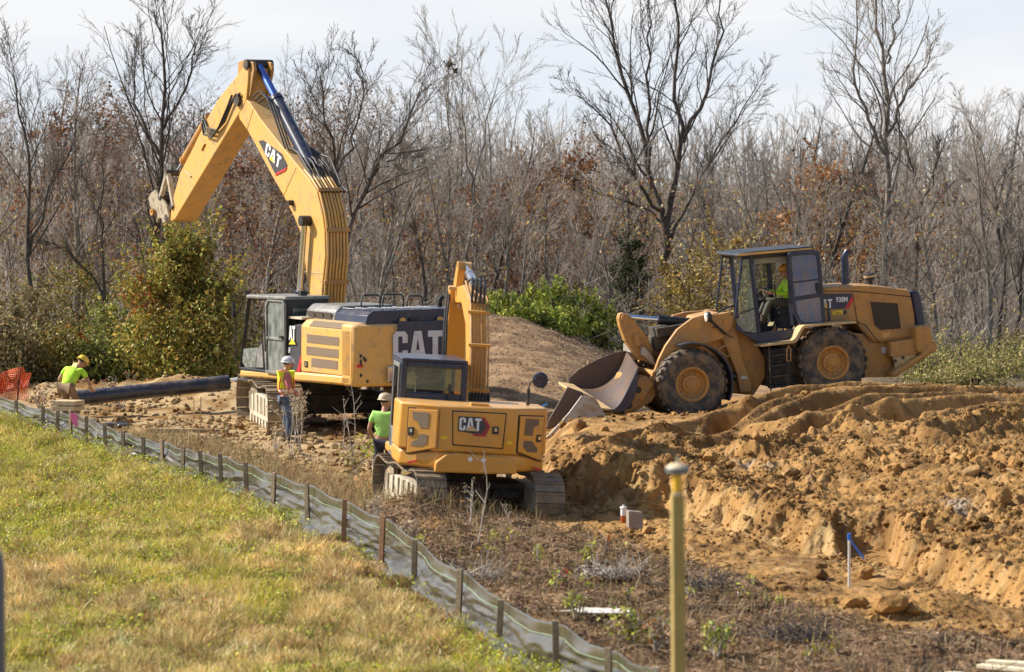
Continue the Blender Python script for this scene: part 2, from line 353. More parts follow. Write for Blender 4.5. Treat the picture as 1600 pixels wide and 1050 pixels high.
def zone_color(x, y):
    z, t1, nm = pile_parts(x, y)
    yo = np.interp(x, _ox, _oy)+(fbm(x, y, 3, 61)-.5)*1.2
    n = fbm(x*.9, y*.9, 4, 71); n2 = fbm(x*6, y*6, 3, 72); n3 = fbm(x*2.3, y*2.3, 4, 73)
    och = mix(np.broadcast_to(OCH, x.shape+(3,)), OCH2, ss(.4, .7, n3)); och = mix(och, PALE, ss(.6, .75, n2)*.5)
    och = mix(och, OCH2*.6, ss(.56, .68, fbm(x*1.7, y*1.7, 5, 76))*.7)
    yb = np.interp(x, _bx, _by); cut = (1-ss(.5, .95, np.abs(y-yb-.15)))*ss(.42, .66, vn(x*3, y*1.2, 77))
    och = mix(och, np.array([.6, .43, .2]), cut*.4*ss(.4, .6, fbm(x*2, y*9, 3, 79)))
    grv = sum(np.exp(-(((x-a)/.42)**2+((y-b)/.75)**2)**2) for a, b in ((4.05, 51.2), (6.5, 45.6)))*ss(.4, .6, fbm(x*3, y*3, 3, 79)); och = mix(och, GRV, np.clip(grv, 0, 1)*.55)
    brn = mix(np.broadcast_to(BRN, x.shape+(3,)), BRN2, ss(.4, .6, n3)); brn = mix(brn, np.array([.1, .062, .038]), ss(.55, .66, fbm(x*1.5, y*1.2, 4, 75))*.8); brn = mix(brn, OCH*.8, ss(.62, .75, n)*.6)
    c = mix(brn, och, ss(-.5, .5, y-yo))
    tan = mix(np.broadcast_to(TAN, x.shape+(3,)), OCH2, ss(.4, .7, n3))
    c = mix(c, tan, ss(55, 60, y)*(1-ss(-.4, .6, x)))
    c = mix(c, mix(np.broadcast_to(MOU, x.shape+(3,)), BRN, ss(.35, .7, n3)), ss(67, 71, y)*ss(-5.5, -4.5, x))
    c = mix(c, LEAFL, ss(84, 90, y)); c = mix(c, LEAFL, ss(66, 70, y)*ss(9, 10, x))
    g = mix(np.broadcast_to(GRS, x.shape+(3,)), BRN2, ss(.45, .7, n)*.7)
    return mix(c, g, ss(-.15, .1, fence_x(y)-x)*(y < 78))
SOIL = mat('soil', (.4, .3, .2), .95, spec=.15, attr=True, bump=.75, bscale=9)
SOILF = mat('worked_soil', (.4, .3, .2), .92, spec=.2, attr=True, bump=1., bscale=8, bdist=.07)
def grid(name, x0, x1, y0, y1, sx, sy, fn, m):
    xs = np.arange(x0, x1+sx/2, sx); ys = np.arange(y0, y1+sy/2, sy); X, Y = np.meshgrid(xs, ys); Z = fn(X, Y)
    V = np.stack([X, Y, Z], -1).reshape(-1, 3); nx, ny = len(xs), len(ys)
    i = np.arange(ny-1)[:, None]*nx+np.arange(nx-1)[None]; Q = np.stack([i, i+1, i+1+nx, i+nx], -1).reshape(-1, 4)
    C = zone_color(X, Y).reshape(-1, 3)
    o = link(name, np_mesh(name, V, Q, m, C, True)); return o
FX0, FX1, FY0, FY1 = -3.2, 13.0, 33.5, 67.0
def inside(x, y, m): return ss(0, m, x-FX0)*ss(0, m, FX1-x)*ss(0, m, y-FY0)*ss(0, m, FY1-y)
def coarse(x, y):
    z = h_base(x, y)+(fbm(x*1.6, y*1.6, 4, 44)-.5)*.14
    mound = ss(67, 71, y)*ss(-6, -4.5, x)*(1-ss(86, 90, y))
    z = z+mound*((fbm(x*.8, y*5, 4, 91)-.5)*.24)+ss(55, 60, y)*(1-ss(68, 72, y))*(x < 0)*((fbm(x*3.5, y*3.5, 4, 93)-.5)*.18)
    return z-.45*ss(0, .4, inside(x, y, 1.2))
def fine(x, y):
    k = inside(x, y, .6)
    z = h_fine(x, y); ke = ss(0, 1, inside(x, y, 1.6))
    zc = h_base(x, y)+(fbm(x*1.6, y*1.6, 4, 44)-.5)*.14
    return zc*(1-ke)+z*ke-.2*(1-k)**3+.012*(k > .1)
terr = grid('ground', -22, 24, 14, 112, .13, .16, coarse, SOIL); terr['kind'] = 'structure'
dirt = grid('worked_ground', FX0, FX1, FY0, FY1, .032, .045, fine, SOILF); dirt['kind'] = 'structure'
def sheet(x, y): return -.35+0*x+.115*np.clip(34-y, 0, 40)*0
far = grid('terrain', -900, 900, -200, 1600, 20, 20, lambda x, y: -.35-.0*x, SOIL); far['kind'] = 'structure'
def gz(x, y):                          # height of the visible surface
    x = np.asarray(x, float); y = np.asarray(y, float); a = coarse(x, y)
    b = np.where((x > FX0) & (x < FX1) & (y > FY0) & (y < FY1), fine(np.clip(x, FX0, FX1), np.clip(y, FY0, FY1)), -9)
    return np.maximum(a, b)
def gzf(x, y): return float(gz(np.array([x]), np.array([y]))[0])

# ------------------------------------------------------------------ clods of soil
bmI = bmesh.new(); bmesh.ops.create_icosphere(bmI, subdivisions=2, radius=1)
ICV = np.array([v.co[:] for v in bmI.verts]); ICF = np.array([[v.index for v in f.verts] for f in bmI.faces]); bmI.free()
rng = np.random.default_rng(5)
def clod_verts(n, size, rg=rng):
    dirs = rg.normal(size=(n, 7, 3)); dirs /= np.linalg.norm(dirs, axis=-1, keepdims=True); off = rg.uniform(.38, .85, (n, 7))
    d = np.einsum('vk,njk->nvj', ICV, dirs); lim = np.where(d > .05, off[:, None, :]/np.maximum(d, .05), 9)
    r = np.minimum(1.05, lim.min(-1))*(1+rg.normal(size=(n, len(ICV)))*.06)
    V = ICV[None]*r[..., None]*np.array(rg.uniform(.7, 1.25, (n, 1, 3)))
    a = rg.uniform(0, 6.28, n); c, s = np.cos(a), np.sin(a)
    X = V[..., 0]*c[:, None]-V[..., 1]*s[:, None]; Y = V[..., 0]*s[:, None]+V[..., 1]*c[:, None]
    return np.stack([X, Y, V[..., 2]*.8], -1)*size[:, None, None]
def clods(name, n, region, smin, smax, pw, keep=None, label=None):
    x = rng.uniform(region[0], region[1], n); y = rng.uniform(region[2], region[3], n)
    _, t1, nm = pile_parts(x, y); yo = np.interp(x, _ox, _oy); och = ss(-.6, .8, y-yo)
    dens = och*(.22+.78*t1)*(.25+.75*ss(.4, .6, fbm(x*.7, y*.7, 3, 11)))*(1-nm)
    yb = np.interp(x, _bx, _by); dens = np.maximum(dens, .8*(1-ss(.5, 1.3, np.abs(y-yb-.4)))); dens = np.maximum(dens, .5*ss(57, 59, y)*(x < 0)); dens = dens*(1-.6*ss(54, 57, y)*(x > 1))
    dens = np.maximum(dens, .5*(1-ss(.3, 1.1, np.abs(y-yo-1.2)))*(x > 1))
    if keep is not None: dens = keep*(x > fence_x(y)+1.2)*(.25+.75*ss(.42, .6, fbm(x*.8, y*.8, 3, 15)))
    k = rng.uniform(size=n) < dens; x, y = x[k], y[k]; n = len(x)
    s = smin+(smax-smin)*rng.uniform(size=n)**pw
    V = clod_verts(n, s)+np.stack([x, y, gz(x, y)+s*.25], -1)[:, None, :]
    F = (ICF[None]+(np.arange(n)*len(ICV))[:, None, None]).reshape(-1, 3)
    base = zone_color(x, y)*rng.uniform(.8, 1.15, (n, 1))
    o = link(name, np_mesh(name, V, F, SOILF, np.repeat(base, len(ICV), 0), False))
    return tag(o, label, 'soil clods', kind='stuff')
clods('soil_clods', 17000, (-9, 11, 36, 66), .015, .085, 2.6, label='loose crumbs of ochre soil scattered over the dug ground')
clods('heap_clods', 12000, (-13, -1.5, 58, 80), .018, .1, 2.2, .8, label='tan lumps of soil round the pipes and the larger digger')
clods('small_clods', 24000, (.2, 9.5, 36, 56), .012, .04, 1.5, label='fine ochre soil crumbs along the bank and bench')
xs_ = rng.uniform(-6, 6, 26000); ys_ = rng.uniform(35, 60, 26000); _, t1_, _n = pile_parts(xs_, ys_); k_ = (xs_ > fence_x(ys_)+.3) & (t1_ < .1) & (ys_ < np.interp(xs_, _ox, _oy)+.5) & (fbm(xs_*1.2, ys_*1.2, 3, 33) > .52)
xs_, ys_ = xs_[k_], ys_[k_]; n_c = len(xs_); s_c = .012+.05*rng.uniform(size=n_c)**2.2; Vc = clod_verts(n_c, s_c)+np.stack([xs_, ys_, gz(xs_, ys_)+s_c*.25], -1)[:, None, :]
tag(link('brown_clods', np_mesh('brown_clods', Vc, (ICF[None]+(np.arange(n_c)*len(ICV))[:, None, None]).reshape(-1, 3), SOILF, np.repeat(zone_color(xs_, ys_)*rng.uniform(.6, 1.1, (n_c, 1)), len(ICV), 0), False)), 'brown crumbs of topsoil behind the silt fence', 'soil clods', kind='stuff')
BIG = [(1350, 905, .2), (1425, 965, .21), (1335, 950, .17), (905, 672, .2), (945, 674, .13), (878, 668, .12), (1000, 657, .14), (1395, 740, .19), (1520, 745, .17), (1110, 725, .17),
       (1045, 722, .18), (1240, 745, .14), (1560, 790, .2), (1480, 765, .16), (1285, 905, .12), (1385, 955, .24), (1300, 875, .1), (1010, 832, .16), (900, 832, .15), (1450, 830, .15), (1585, 730, .16), (1180, 690, .11)]
SP = ['on the flat bench in front of the bank', 'on the berm at lower right', 'on the low berm left of the largest clods', 'below the loader bucket lip, the largest there', 'just right of the biggest clod below the bucket', 'by the right edge of the small digger body', 'on the crest between bucket and front wheel',
      'in the middle of the pile below the rear wheel', 'half way down the pile near the right edge', 'left of centre on the pile slope', 'on the slope left of the pole head', 'below the ruts, centre of the slope', 'near the right edge above the cut face', 'right of centre among the rubble', 'left of the white marker stake', 'crowning the berm at lower right', 'small, beside the trench mouth', 'on the bench right of the cut pipe', 'on the bench beside the small digger track', 'above the cross trench on the slope', 'highest near the right edge', 'on the left slope under the front wheel']
def on_ground(X, Y):
    r = ray(X, Y); d = np.arange(30, 110, .1); x = r.x/r.y*d; z = CAMZ+r.z/r.y*d; k = np.nonzero(z <= gz(x, d))[0]
    return CAM+r*((d[k[0]] if len(k) else 75)/r.y)
for (X, Y, s), sp in zip(BIG, SP):
    p = on_ground(X, Y); V = clod_verts(1, np.array([s]))[0]
    dv = fbm(V[:, 0]*9+X, V[:, 2]*9+V[:, 1]*7, 3, 9)-.5; V = V*(1+dv[:, None]*.5)
    o = link('soil_clod', np_mesh('soil_clod', V, ICF, SOILF, np.tile(zone_color(np.array([p.x]), np.array([p.y])), (len(V), 1)), False))
    o.location = (p.x, p.y, gzf(p.x, p.y)+s*.3); tag(o, 'ochre lump of soil '+sp, 'soil lump', 'large lumps of ochre soil')
# ------------------------------------------------------------------ vegetation
BARK = mat('bark', (.15, .13, .11), .9, second=(.32, .29, .25), scale=6, lo=.4, hi=.65, bump=.5, spec=.2)
BARKD = mat('dark_bark', (.075, .062, .052), .9, second=(.14, .12, .1), scale=6, bump=.5, spec=.2)
TWIG = mat('twigs', (.46, .41, .35), .85, spec=.2, second=(.29, .245, .2), scale=1.4)
TWIGD = mat('dark_twigs', (.13, .11, .095), .85, spec=.2)
LEAF = bpy.data.materials.new('leaves'); LEAF.use_nodes = True
_t = LEAF.node_tree; _t.nodes.clear(); _o = _t.nodes.new('ShaderNodeOutputMaterial'); _a = _t.nodes.new('ShaderNodeVertexColor'); _a.layer_name = 'Col'
_d = _t.nodes.new('ShaderNodeBsdfDiffuse'); _r = _t.nodes.new('ShaderNodeBsdfTranslucent'); _m = _t.nodes.new('ShaderNodeMixShader'); _m.inputs[0].default_value = .33
_g = _t.nodes.new('ShaderNodeBsdfGlossy'); _g.inputs['Roughness'].default_value = .45; _g.inputs[0].default_value = (.5, .5, .45, 1); _m2 = _t.nodes.new('ShaderNodeMixShader'); _m2.inputs[0].default_value = .05
for s_ in (_d, _r): _t.links.new(_a.outputs[0], s_.inputs[0])
_t.links.new(_d.outputs[0], _m.inputs[1]); _t.links.new(_r.outputs[0], _m.inputs[2]); _t.links.new(_m.outputs[0], _m2.inputs[1]); _t.links.new(_g.outputs[0], _m2.inputs[2]); _t.links.new(_m2.outputs[0], _o.inputs[0])
class TB:                                  # many tapering stems gathered into one mesh
    def __init__(s, n): s.n = n; s.p = []; s.t = []; s.r = []; s.L = []
    def add(s, pts, rad):
        p = np.asarray(pts, float); t = np.gradient(p, axis=0); s.p.append(p); s.t.append(t); s.r.append(np.asarray(rad, float)); s.L.append(len(p))
    def mesh(s, name, m, color=None):
        n = s.n; p = np.concatenate(s.p); t = np.concatenate(s.t); r = np.concatenate(s.r)
        t /= np.maximum(np.linalg.norm(t, axis=1, keepdims=True), 1e-9)
        ref = np.where(np.abs(t[:, :1]) < .8, np.array([[1., 0, 0]]), np.array([[0, 1., 0]]))
        u = np.cross(t, ref); u /= np.linalg.norm(u, axis=1, keepdims=True); v = np.cross(t, u)
        a = 2*np.pi*np.arange(n)/n
        V = p[:, None]+(u[:, None]*np.cos(a)[None, :, None]+v[:, None]*np.sin(a)[None, :, None])*r[:, None, None]
        st = np.cumsum([0]+s.L[:-1]); idx = np.concatenate([np.arange(b, b+l-1) for b, l in zip(st, s.L)])
        j = np.arange(n); j2 = (j+1) % n; i = idx[:, None]*n
        Q = np.stack([i+j, i+j2, i+n+j2, i+n+j], -1).reshape(-1, 4)
        return np_mesh(name, V.reshape(-1, 3), Q, m, color, True)
def leaf_quads(c, size, rg, up=.3):
    n = len(c); a = rg.normal(size=(n, 3)); a[:, 2] += up; a /= np.linalg.norm(a, axis=1, keepdims=True)
    b = np.cross(a, rg.normal(size=(n, 3))); b /= np.linalg.norm(b, axis=1, keepdims=True); e = np.cross(a, b)
    s = np.asarray(size)[:, None]*np.ones((n, 1))
    V = np.stack([c-b*s, c-e*s*.55+a*s*.12, c+b*s, c+e*s*.55+a*s*.12], 1)
    return V.reshape(-1, 3), np.arange(n*4).reshape(-1, 4)
def palette(n, cols, rg, jit=.18):
    cols = np.array(cols); i = rg.integers(0, len(cols), n); c = cols[i]*(1+rg.normal(size=(n, 1))*jit)
    return np.clip(c, .005, .9)
def unit(v): return v/max(np.linalg.norm(v), 1e-9)
def stem(p, d, ln, r, k, rg, wig=.12, up=.06, tip=.3):
    pts = [p]; rad = [r]
    for i in range(k):
        d = unit(d+rg.normal(size=3)*wig+np.array([0, 0, up])); p = p+d*ln/k; pts.append(p); rad.append(r*(1-(1-tip)*(i+1)/k))
    return np.array(pts), np.array(rad)
def fork(pts, rad, tb2, tb3, rg, lvl, n, spread, fr, start=.25, tips=None, up=.07, minr=.0075):
    # side branches from a stem, recursively; the finest go to tb3
    tot = np.linalg.norm(pts[-1]-pts[0]); k = len(pts)-1
    for q in range(n):
        f = start+(1-start)*(q+rg.uniform(0, 1))/n; a = min(f*k, k-1e-3); i = int(a); w = a-i
        p = pts[i]*(1-w)+pts[i+1]*w; rr = rad[i]*(1-w)+rad[i+1]*w; d = unit(pts[i+1]-pts[i])
        s = unit(np.cross(d, rg.normal(size=3))); ang = rg.uniform(spread*.7, spread*1.3)
        nd = unit(d*math.cos(ang)+s*math.sin(ang)); ln = tot*fr*(1.15-.6*f)*rg.uniform(.7, 1.25)
        nr = max(minr, rr*rg.uniform(.34, .55))
        bp, br = stem(p, nd, ln, nr, 6 if lvl > 1 else 3, rg, .17, up, .3)
        (tb2 if lvl > 1 else tb3).add(bp, np.maximum(br, minr*.7))
        if tips is not None and lvl <= 2: tips.append(bp[-1]); tips.append(bp[len(bp)//2])
        if lvl > 0: fork(bp, br, tb2, tb3, rg, lvl-1, {3: 9, 2: 7, 1: 6}.get(lvl, 4), spread*.95, .46, .15, tips, up, minr)
def bare_tree_meshes(seed, H, limbs=None, spread=.6, nl=13, r0=None, dark=False, leaves=0, leafcol=None, lsize=.05, lvl=3, start=.28, minr=.0065, fr=.4):
    rg = np.random.default_rng(seed); t1 = TB(7); t2 = TB(5); t3 = TB(3); tips = []
    r0 = r0 or H*.0135
    if limbs is None:
        p, r = stem(np.array([0, 0, -.3]), np.array([rg.normal()*.05, rg.normal()*.05, 1.]), H, r0, 9, rg, .07, .05, .14)
        t1.add(p, r); fork(p, r, t2, t3, rg, lvl, nl, spread, fr, start, tips, .05, minr)
    else:
        for pts, ra, rb, m in limbs:
            pts = np.array(pts); kk = 12; s = np.linspace(0, len(pts)-1, kk)
            pp = np.stack([np.interp(s, np.arange(len(pts)), pts[:, a]) for a in range(3)], 1)
            pp[1:-1] = pp[1:-1]*.6+.2*(pp[:-2]+pp[2:]); pp[1:-1] += rg.normal(size=(kk-2, 3))*.05
            rr = np.linspace(ra*.82, rb*.8, kk); t1.add(pp, rr)
            fork(pp, rr, t2, t3, rg, lvl-1, m+3, spread, fr, start, tips, .05, minr)
    B = BARKD if dark else BARK
    mt = t1.mesh('trunk', B)
    m2 = t2.mesh('limbs', B) if t2.p else None; m3 = t3.mesh('twigs', TWIGD if dark else TWIG)
    ml = None
    if leaves:
        T = np.array(tips); c = T[rg.integers(0, len(T), leaves)]+rg.normal(size=(leaves, 3))*.28
        V, Q = leaf_quads(c, rg.uniform(.6, 1.3, leaves)*lsize, rg); ml = np_mesh('leaves', V, Q, LEAF, np.repeat(palette(leaves, leafcol, rg), 4, 0))
    return mt, m2, m3, ml
def join2(name, A, B):                   # two meshes as one, both materials kept
    bm = bmesh.new(); bm.from_mesh(A); k = len(bm.faces); bm.from_mesh(B); bm.faces.ensure_lookup_table()
    for f in bm.faces[k:]: f.material_index = 1
    me = bpy.data.meshes.new(name); bm.to_mesh(me); bm.free(); me.materials.append(A.materials[0]); me.materials.append(B.materials[0]); return me
def put_tree(ms, p, name, label, cat, group=None, rz=0, sc=1., sz=None):
    t = empty(name, p, label, cat, group); t.rotation_euler = (0, 0, rz); t.scale = (sc, sc, sz or sc)
    link('trunk', ms[0], t); link('crown', ms[1], t)
    if ms[2]: link('foliage', ms[2], t)
    return t
def tree_kit(**k):
    a, b, c, d = bare_tree_meshes(**k); z = np.empty(len(c.vertices)*3, np.float32); c.vertices.foreach_get('co', z); return (a, join2('crown', b, c), d, float(np.percentile(z[2::3], 99.7)))
REDB = [(.2, .075, .035), (.26, .11, .05), (.16, .07, .04), (.3, .15, .07)]
OAKB = [(.24, .11, .045), (.3, .15, .06), (.18, .09, .045)]
YELB = [(.42, .3, .07), (.34, .25, .07), (.3, .18, .06), (.45, .36, .12)]
kits = [tree_kit(seed=11+i, H=10.5+(i % 3), spread=.5+.06*(i % 4), nl=15+i % 4, lvl=2, fr=.42, dark=(i == 1)) for i in range(4)]+[tree_kit(seed=31+i, H=11, spread=.5, nl=24, lvl=2, fr=.25, start=.3, r0=.1+.02*i, dark=(i % 2 == 0)) for i in range(4)]+[tree_kit(seed=24, H=10.5, spread=.55, nl=12)]
kits_red = [tree_kit(seed=40+i, H=9.5, leaves=2400, leafcol=[REDB, OAKB][i], lsize=.07, lvl=2, nl=16) for i in range(2)]
kits_sap = [tree_kit(seed=60+i, H=6.5, r0=.05, nl=14, spread=.45, lvl=2, fr=.35, start=.15, minr=.006) for i in range(4)]
rt = random.Random(3)
n_b = 0
def dz(x, y): return gzf(x, y) if (-21 < x < 23 and 15 < y < 111) else -.35
SKY_T = [(-60, 50), (90, 45), (200, 75), (330, 95), (480, 75), (640, 105), (720, 65), (820, 115), (900, 190), (1000, 180), (1130, 190), (1250, 140), (1330, 180), (1450, 135), (1600, 140), (1700, 190)]
for row, (d0, n, lo, hi, tall) in enumerate([(94, 13, 30, 120, .8), (98, 16, 60, 190, .5), (108, 22, 30, 160, .5), (120, 22, 10, 130, .55), (134, 22, 0, 110, .6)]):
    for i in range(n):
        X = -60+1720*(i+rt.uniform(.1, .9))/n; d = d0+rt.uniform(-4, 5)
        if row < 2 and (1000 < X < 1100 or 1350 < X < 1410): continue
        p = P(X, 500, d); z = dz(p.x, p.y)-.1
        red = rt.random() < (.26 if X < 420 or 560 < X < 960 else .08)
        ms = rt.choice(kits_red if red else kits)
        yt = float(np.interp(X, [a for a, b in SKY_T], [b for a, b in SKY_T]))+(rt.uniform(-25, 60) if rt.random() < tall else rt.uniform(lo, hi))+(50 if red else 0)
        s = (P(X, yt, d).z-z)/ms[3]; sx = min(.95, s*rt.uniform(.9, 1.2))
        if red: lab, nm, g = 'young tree holding rusty brown leaves among the bare trunks', 'oak_tree', 'rusty leaved trees in the wood'
        else: lab, nm, g = 'slender leafless grey tree standing in the dense wood', 'bare_tree', 'bare trees of the wood'
        put_tree(ms, (p.x, p.y, z), nm, lab, 'tree', g, rt.uniform(0, 6.28), sx, s); n_b += 1
for i in range(60):
    X = -40+1690*(i+rt.uniform(0, 1))/60; d = rt.uniform(90, 104); p = P(X, 500, d)
    if 985 < X < 1115: continue
    put_tree(rt.choice(kits_sap), (p.x, p.y, dz(p.x, p.y)-.1), 'sapling', 'thin leafless sapling at the near edge of the wood', 'sapling', 'leafless saplings at the wood edge', rt.uniform(0, 6), rt.uniform(.7, 1.15))
# the few trees that stand out, limbs laid along their own courses
def limb(d, pts, dd=0):
    n = len(pts); return [tuple(P(x, y, d+dd*i/(n-1))) for i, (x, y) in enumerate(pts)]
def big_tree(label, d, limbs, seed, dark=True, base=None, **k):
    o = Vector(P(*base, d)); L_ = [([tuple(Vector(q)-o) for q in limb(d, pts, dd)], ra, rb, m) for pts, dd, ra, rb, m in limbs]
    a, b, c, l = bare_tree_meshes(seed=seed, H=12, limbs=L_, dark=dark, **k)
    t = empty('tall_bare_tree', o, label, 'tree'); link('trunk', a, t); link('crown', join2('crown', b, c), t)
    if l: link('foliage', l, t)
    return t
big_tree('tallest bare tree in the middle, dark trunk forking into a wide V above the hedge', 96,
         [([(1046, 500), (1043, 400), (1040, 350)], 0, .19, .15, 2), ([(1040, 352), (1018, 300), (1010, 240), (988, 170), (965, 100), (950, 20), (945, -40)], 2, .13, .03, 13),
          ([(1040, 352), (1055, 280), (1068, 222), (1055, 130), (1060, 50), (1048, -40)], -1, .13, .03, 12), ([(1068, 222), (1100, 160), (1125, 70), (1130, -30)], 1.5, .09, .02, 9),
          ([(1036, 345), (1015, 310), (980, 250), (950, 190), (905, 150)], -2, .09, .02, 10), ([(1044, 385), (1080, 300), (1110, 250), (1150, 190), (1185, 130)], 2, .07, .015, 9),
          ([(1018, 300), (1012, 180), (1015, 80), (1012, -20)], 1, .08, .02, 9), ([(1038, 350), (1000, 322), (940, 300), (900, 285)], 1, .05, .015, 7)], 301, base=(1046, 505), spread=.5, minr=.007, start=.2)
big_tree('tall bare tree rising behind the loader hood, straight pale trunk', 93,
         [([(1380, 480), (1383, 380), (1384, 300), (1386, 180), (1384, 100), (1370, 40), (1362, -40)], 0, .15, .03, 15), ([(1383, 240), (1350, 180), (1335, 110), (1340, -30)], -1, .08, .02, 9),
          ([(1384, 215), (1410, 160), (1440, 110), (1462, 60)], 1, .07, .015, 9), ([(1386, 100), (1400, 50), (1410, -40)], 0, .05, .015, 5), ([(1384, 340), (1362, 310), (1330, 285)], 0, .045, .015, 5)], 302, dark=False, base=(1380, 560), spread=.48, minr=.006)
big_tree('tall bare tree behind the raised stick of the big digger, highest at left', 92,
         [([(232, 560), (245, 440), (250, 330), (256, 220), (258, 120), (246, 40), (240, 15)], 0, .13, .02, 15), ([(254, 250), (215, 180), (205, 120), (215, 60)], 1, .06, .015, 8),
          ([(256, 200), (290, 140), (305, 90), (300, 50)], -1, .055, .015, 8), ([(250, 330), (290, 240), (320, 170)], 1, .05, .012, 7)], 303, base=(232, 575), spread=.5, minr=.0065)
big_tree('dark bare tree leaning right above the big digger cab roof', 88,
         [([(530, 500), (536, 400), (548, 340), (575, 280), (610, 235), (640, 190), (660, 140)], 0, .12, .02, 13), ([(531, 480), (529, 350), (525, 250), (505, 180), (500, 120)], -2, .09, .02, 12),
          ([(527, 270), (560, 200), (570, 130), (560, 90)], 1, .05, .015, 8), ([(575, 280), (620, 240), (665, 235)], 1, .04, .012, 6)], 304, base=(530, 520), spread=.52, minr=.0065)
big_tree('crooked bare tree at the far left with low spreading limbs', 85,
         [([(62, 560), (48, 460), (42, 330), (50, 260), (30, 180), (20, 110)], 0, .1, .02, 12), ([(46, 400), (75, 300), (110, 230), (130, 150)], 1, .06, .015, 10),
          ([(150, 590), (170, 500), (150, 440), (115, 400), (80, 375)], 0, .07, .02, 7), ([(163, 470), (160, 380), (155, 300), (165, 200)], -1, .06, .012, 9)], 305, base=(100, 595), spread=.55, minr=.0065)
big_tree('bare tree with upright forked stems near the right edge', 92,
         [([(1592, 600), (1590, 500), (1600, 400), (1612, 330), (1600, 240)], 0, .09, .02, 11), ([(1440, 560), (1432, 450), (1438, 330), (1430, 260), (1405, 200), (1395, 170)], 1, .08, .015, 11),
          ([(1438, 340), (1460, 270), (1480, 210)], -1, .05, .012, 7), ([(1556, 560), (1575, 440), (1560, 330), (1545, 250)], 0, .07, .015, 9)], 306, base=(1510, 600), spread=.5, minr=.0065)
big_tree('slim pale tree crossing the centre of the wood, nests near its tip', 95,
         [([(702, 500), (700, 380), (699, 260), (697, 180), (699, 108)], 0, .075, .012, 12), ([(726, 500), (735, 360), (745, 270), (765, 180), (780, 120)], 1, .07, .012, 11),
          ([(740, 320), (722, 210), (723, 95)], -1, .045, .01, 8)], 307, dark=False, base=(715, 510), spread=.42, minr=.006)
# two dark leaf nests in the top twigs
for (X, Y, s, lab) in [(702, 101, .11, 'larger dark squirrel nest at the tip of the slim pale tree'), (711.5, 111, .07, 'smaller dark squirrel nest just below the tip of the slim tree')]:
    rg = np.random.default_rng(int(X)); c = np.array(P(X, Y, 95.))+rg.normal(size=(160, 3))*s*.5
    V, Q = leaf_quads(c, rg.uniform(.4, 1, 160)*s*.6, rg); tag(link('squirrel_nest', np_mesh('nest', V, Q, LEAF, palette(640, [(.03, .022, .018)], rg))), lab, 'nest')

# leafy crowns
def leafy(name, label, cat, X, Yb, Yt, d, wpx, cols, seed, n=9000, ls=.075, shape=None, trunkr=.07, z0=None, group=None, gaps=.5, reds=None):
    rg = np.random.default_rng(seed); base = P(X, Yb, d); z = dz(base.x, base.y)-.05; H = P(X, Yt, d).z-z; W = wpx/FPX*d/2
    t = empty(name, (base.x, base.y, z), label, cat, group)
    tb = TB(5); tips = []
    nst = 1 if trunkr > .05 else 6
    for q in range(nst):
        p, r = stem(np.array([rg.normal()*.15*(nst > 1), rg.normal()*.15, -.1]), np.array([rg.normal()*.35*(nst > 1), rg.normal()*.3*(nst > 1), 1]), H*.93*rg.uniform(.8, 1) if nst > 1 else H*.93, trunkr, 8, rg, .08, .05, .2)
        tb.add(p, r); fork(p, r, tb, tb, rg, 1, 16 if nst == 1 else 6, 1.0, .35, .1, None, .05, .008)
    link('trunk', tb.mesh('trunk', BARKD), t)
    # clumps of leaves in a crown with an uneven outline
    nc = 110; cz = rg.uniform(.04, 1.0, nc)**.9; prof = shape or (lambda f: math.sqrt(max(0, 1-f))*.9+.1)
    cl = []
    for f in cz:
        a = rg.uniform(0, 6.28); rr = W*prof(f)*rg.uniform(.2, 1.22); cl.append((math.cos(a)*rr, math.sin(a)*rr*.9, f*H*.93*rg.uniform(.9, 1.04), f))
    cl = np.array(cl); wts = rg.uniform(.15, 1, nc)**1.5; i = rg.choice(nc, n, p=wts/wts.sum()); pf = np.array([prof(f) for f in cl[:, 3]]); sg = ((W*.2*pf+.04)*rg.uniform(.35, 1.4, nc))[i][:, None]
    c = cl[i, :3]+rg.normal(size=(n, 3))*np.array([[1, 1, .7]])*sg
    ns = n//6; sp = rg.integers(0, nc, ns//18+1)[np.arange(ns)//18]; f_ = (np.arange(ns) % 18)/18.; dr = rg.normal(size=(nc, 3))*.35+np.array([0, 0, 1.]); dr[:, :2] += cl[:, :2]/max(W, .1)*.8; dr /= np.linalg.norm(dr, axis=1, keepdims=True)
    c[:ns] = cl[sp, :3]+dr[sp]*(f_*W*.75)[:, None]+rg.normal(size=(ns, 3))*.035; i[:ns] = sp; c[:, 2] = np.where(c[:, 2] < .05, .05+rg.uniform(0, .3, n), c[:, 2])
    tone = rg.uniform(.5, 1.5, nc)[i]
    colr = palette(n, cols, rg, .15)*tone[:, None]
    if reds is not None:
        rc = rg.uniform(size=nc) < reds[0]; rc &= (cl[:, 0] < reds[2]*W); k = rc[i] & (rg.uniform(size=n) < .75); colr[k] = palette(k.sum(), reds[1], rg)
    V, Q = leaf_quads(c, rg.uniform(.6, 1.3, n)*ls, rg); link('crown', np_mesh('crown', V, Q, LEAF, np.repeat(colr, 4, 0)), t)
    return t
OLIVE = [(.19, .19, .045), (.26, .23, .055), (.13, .14, .035), (.34, .25, .065), (.3, .17, .05)]
GRN = [(.14, .18, .04), (.2, .23, .055), (.09, .12, .03), (.27, .27, .07)]
GYB = [(.5, .52, .09), (.32, .4, .07), (.2, .27, .05), (.6, .56, .12)]
MUT = [(.19, .18, .07), (.27, .23, .09), (.14, .13, .055), (.32, .24, .11)]
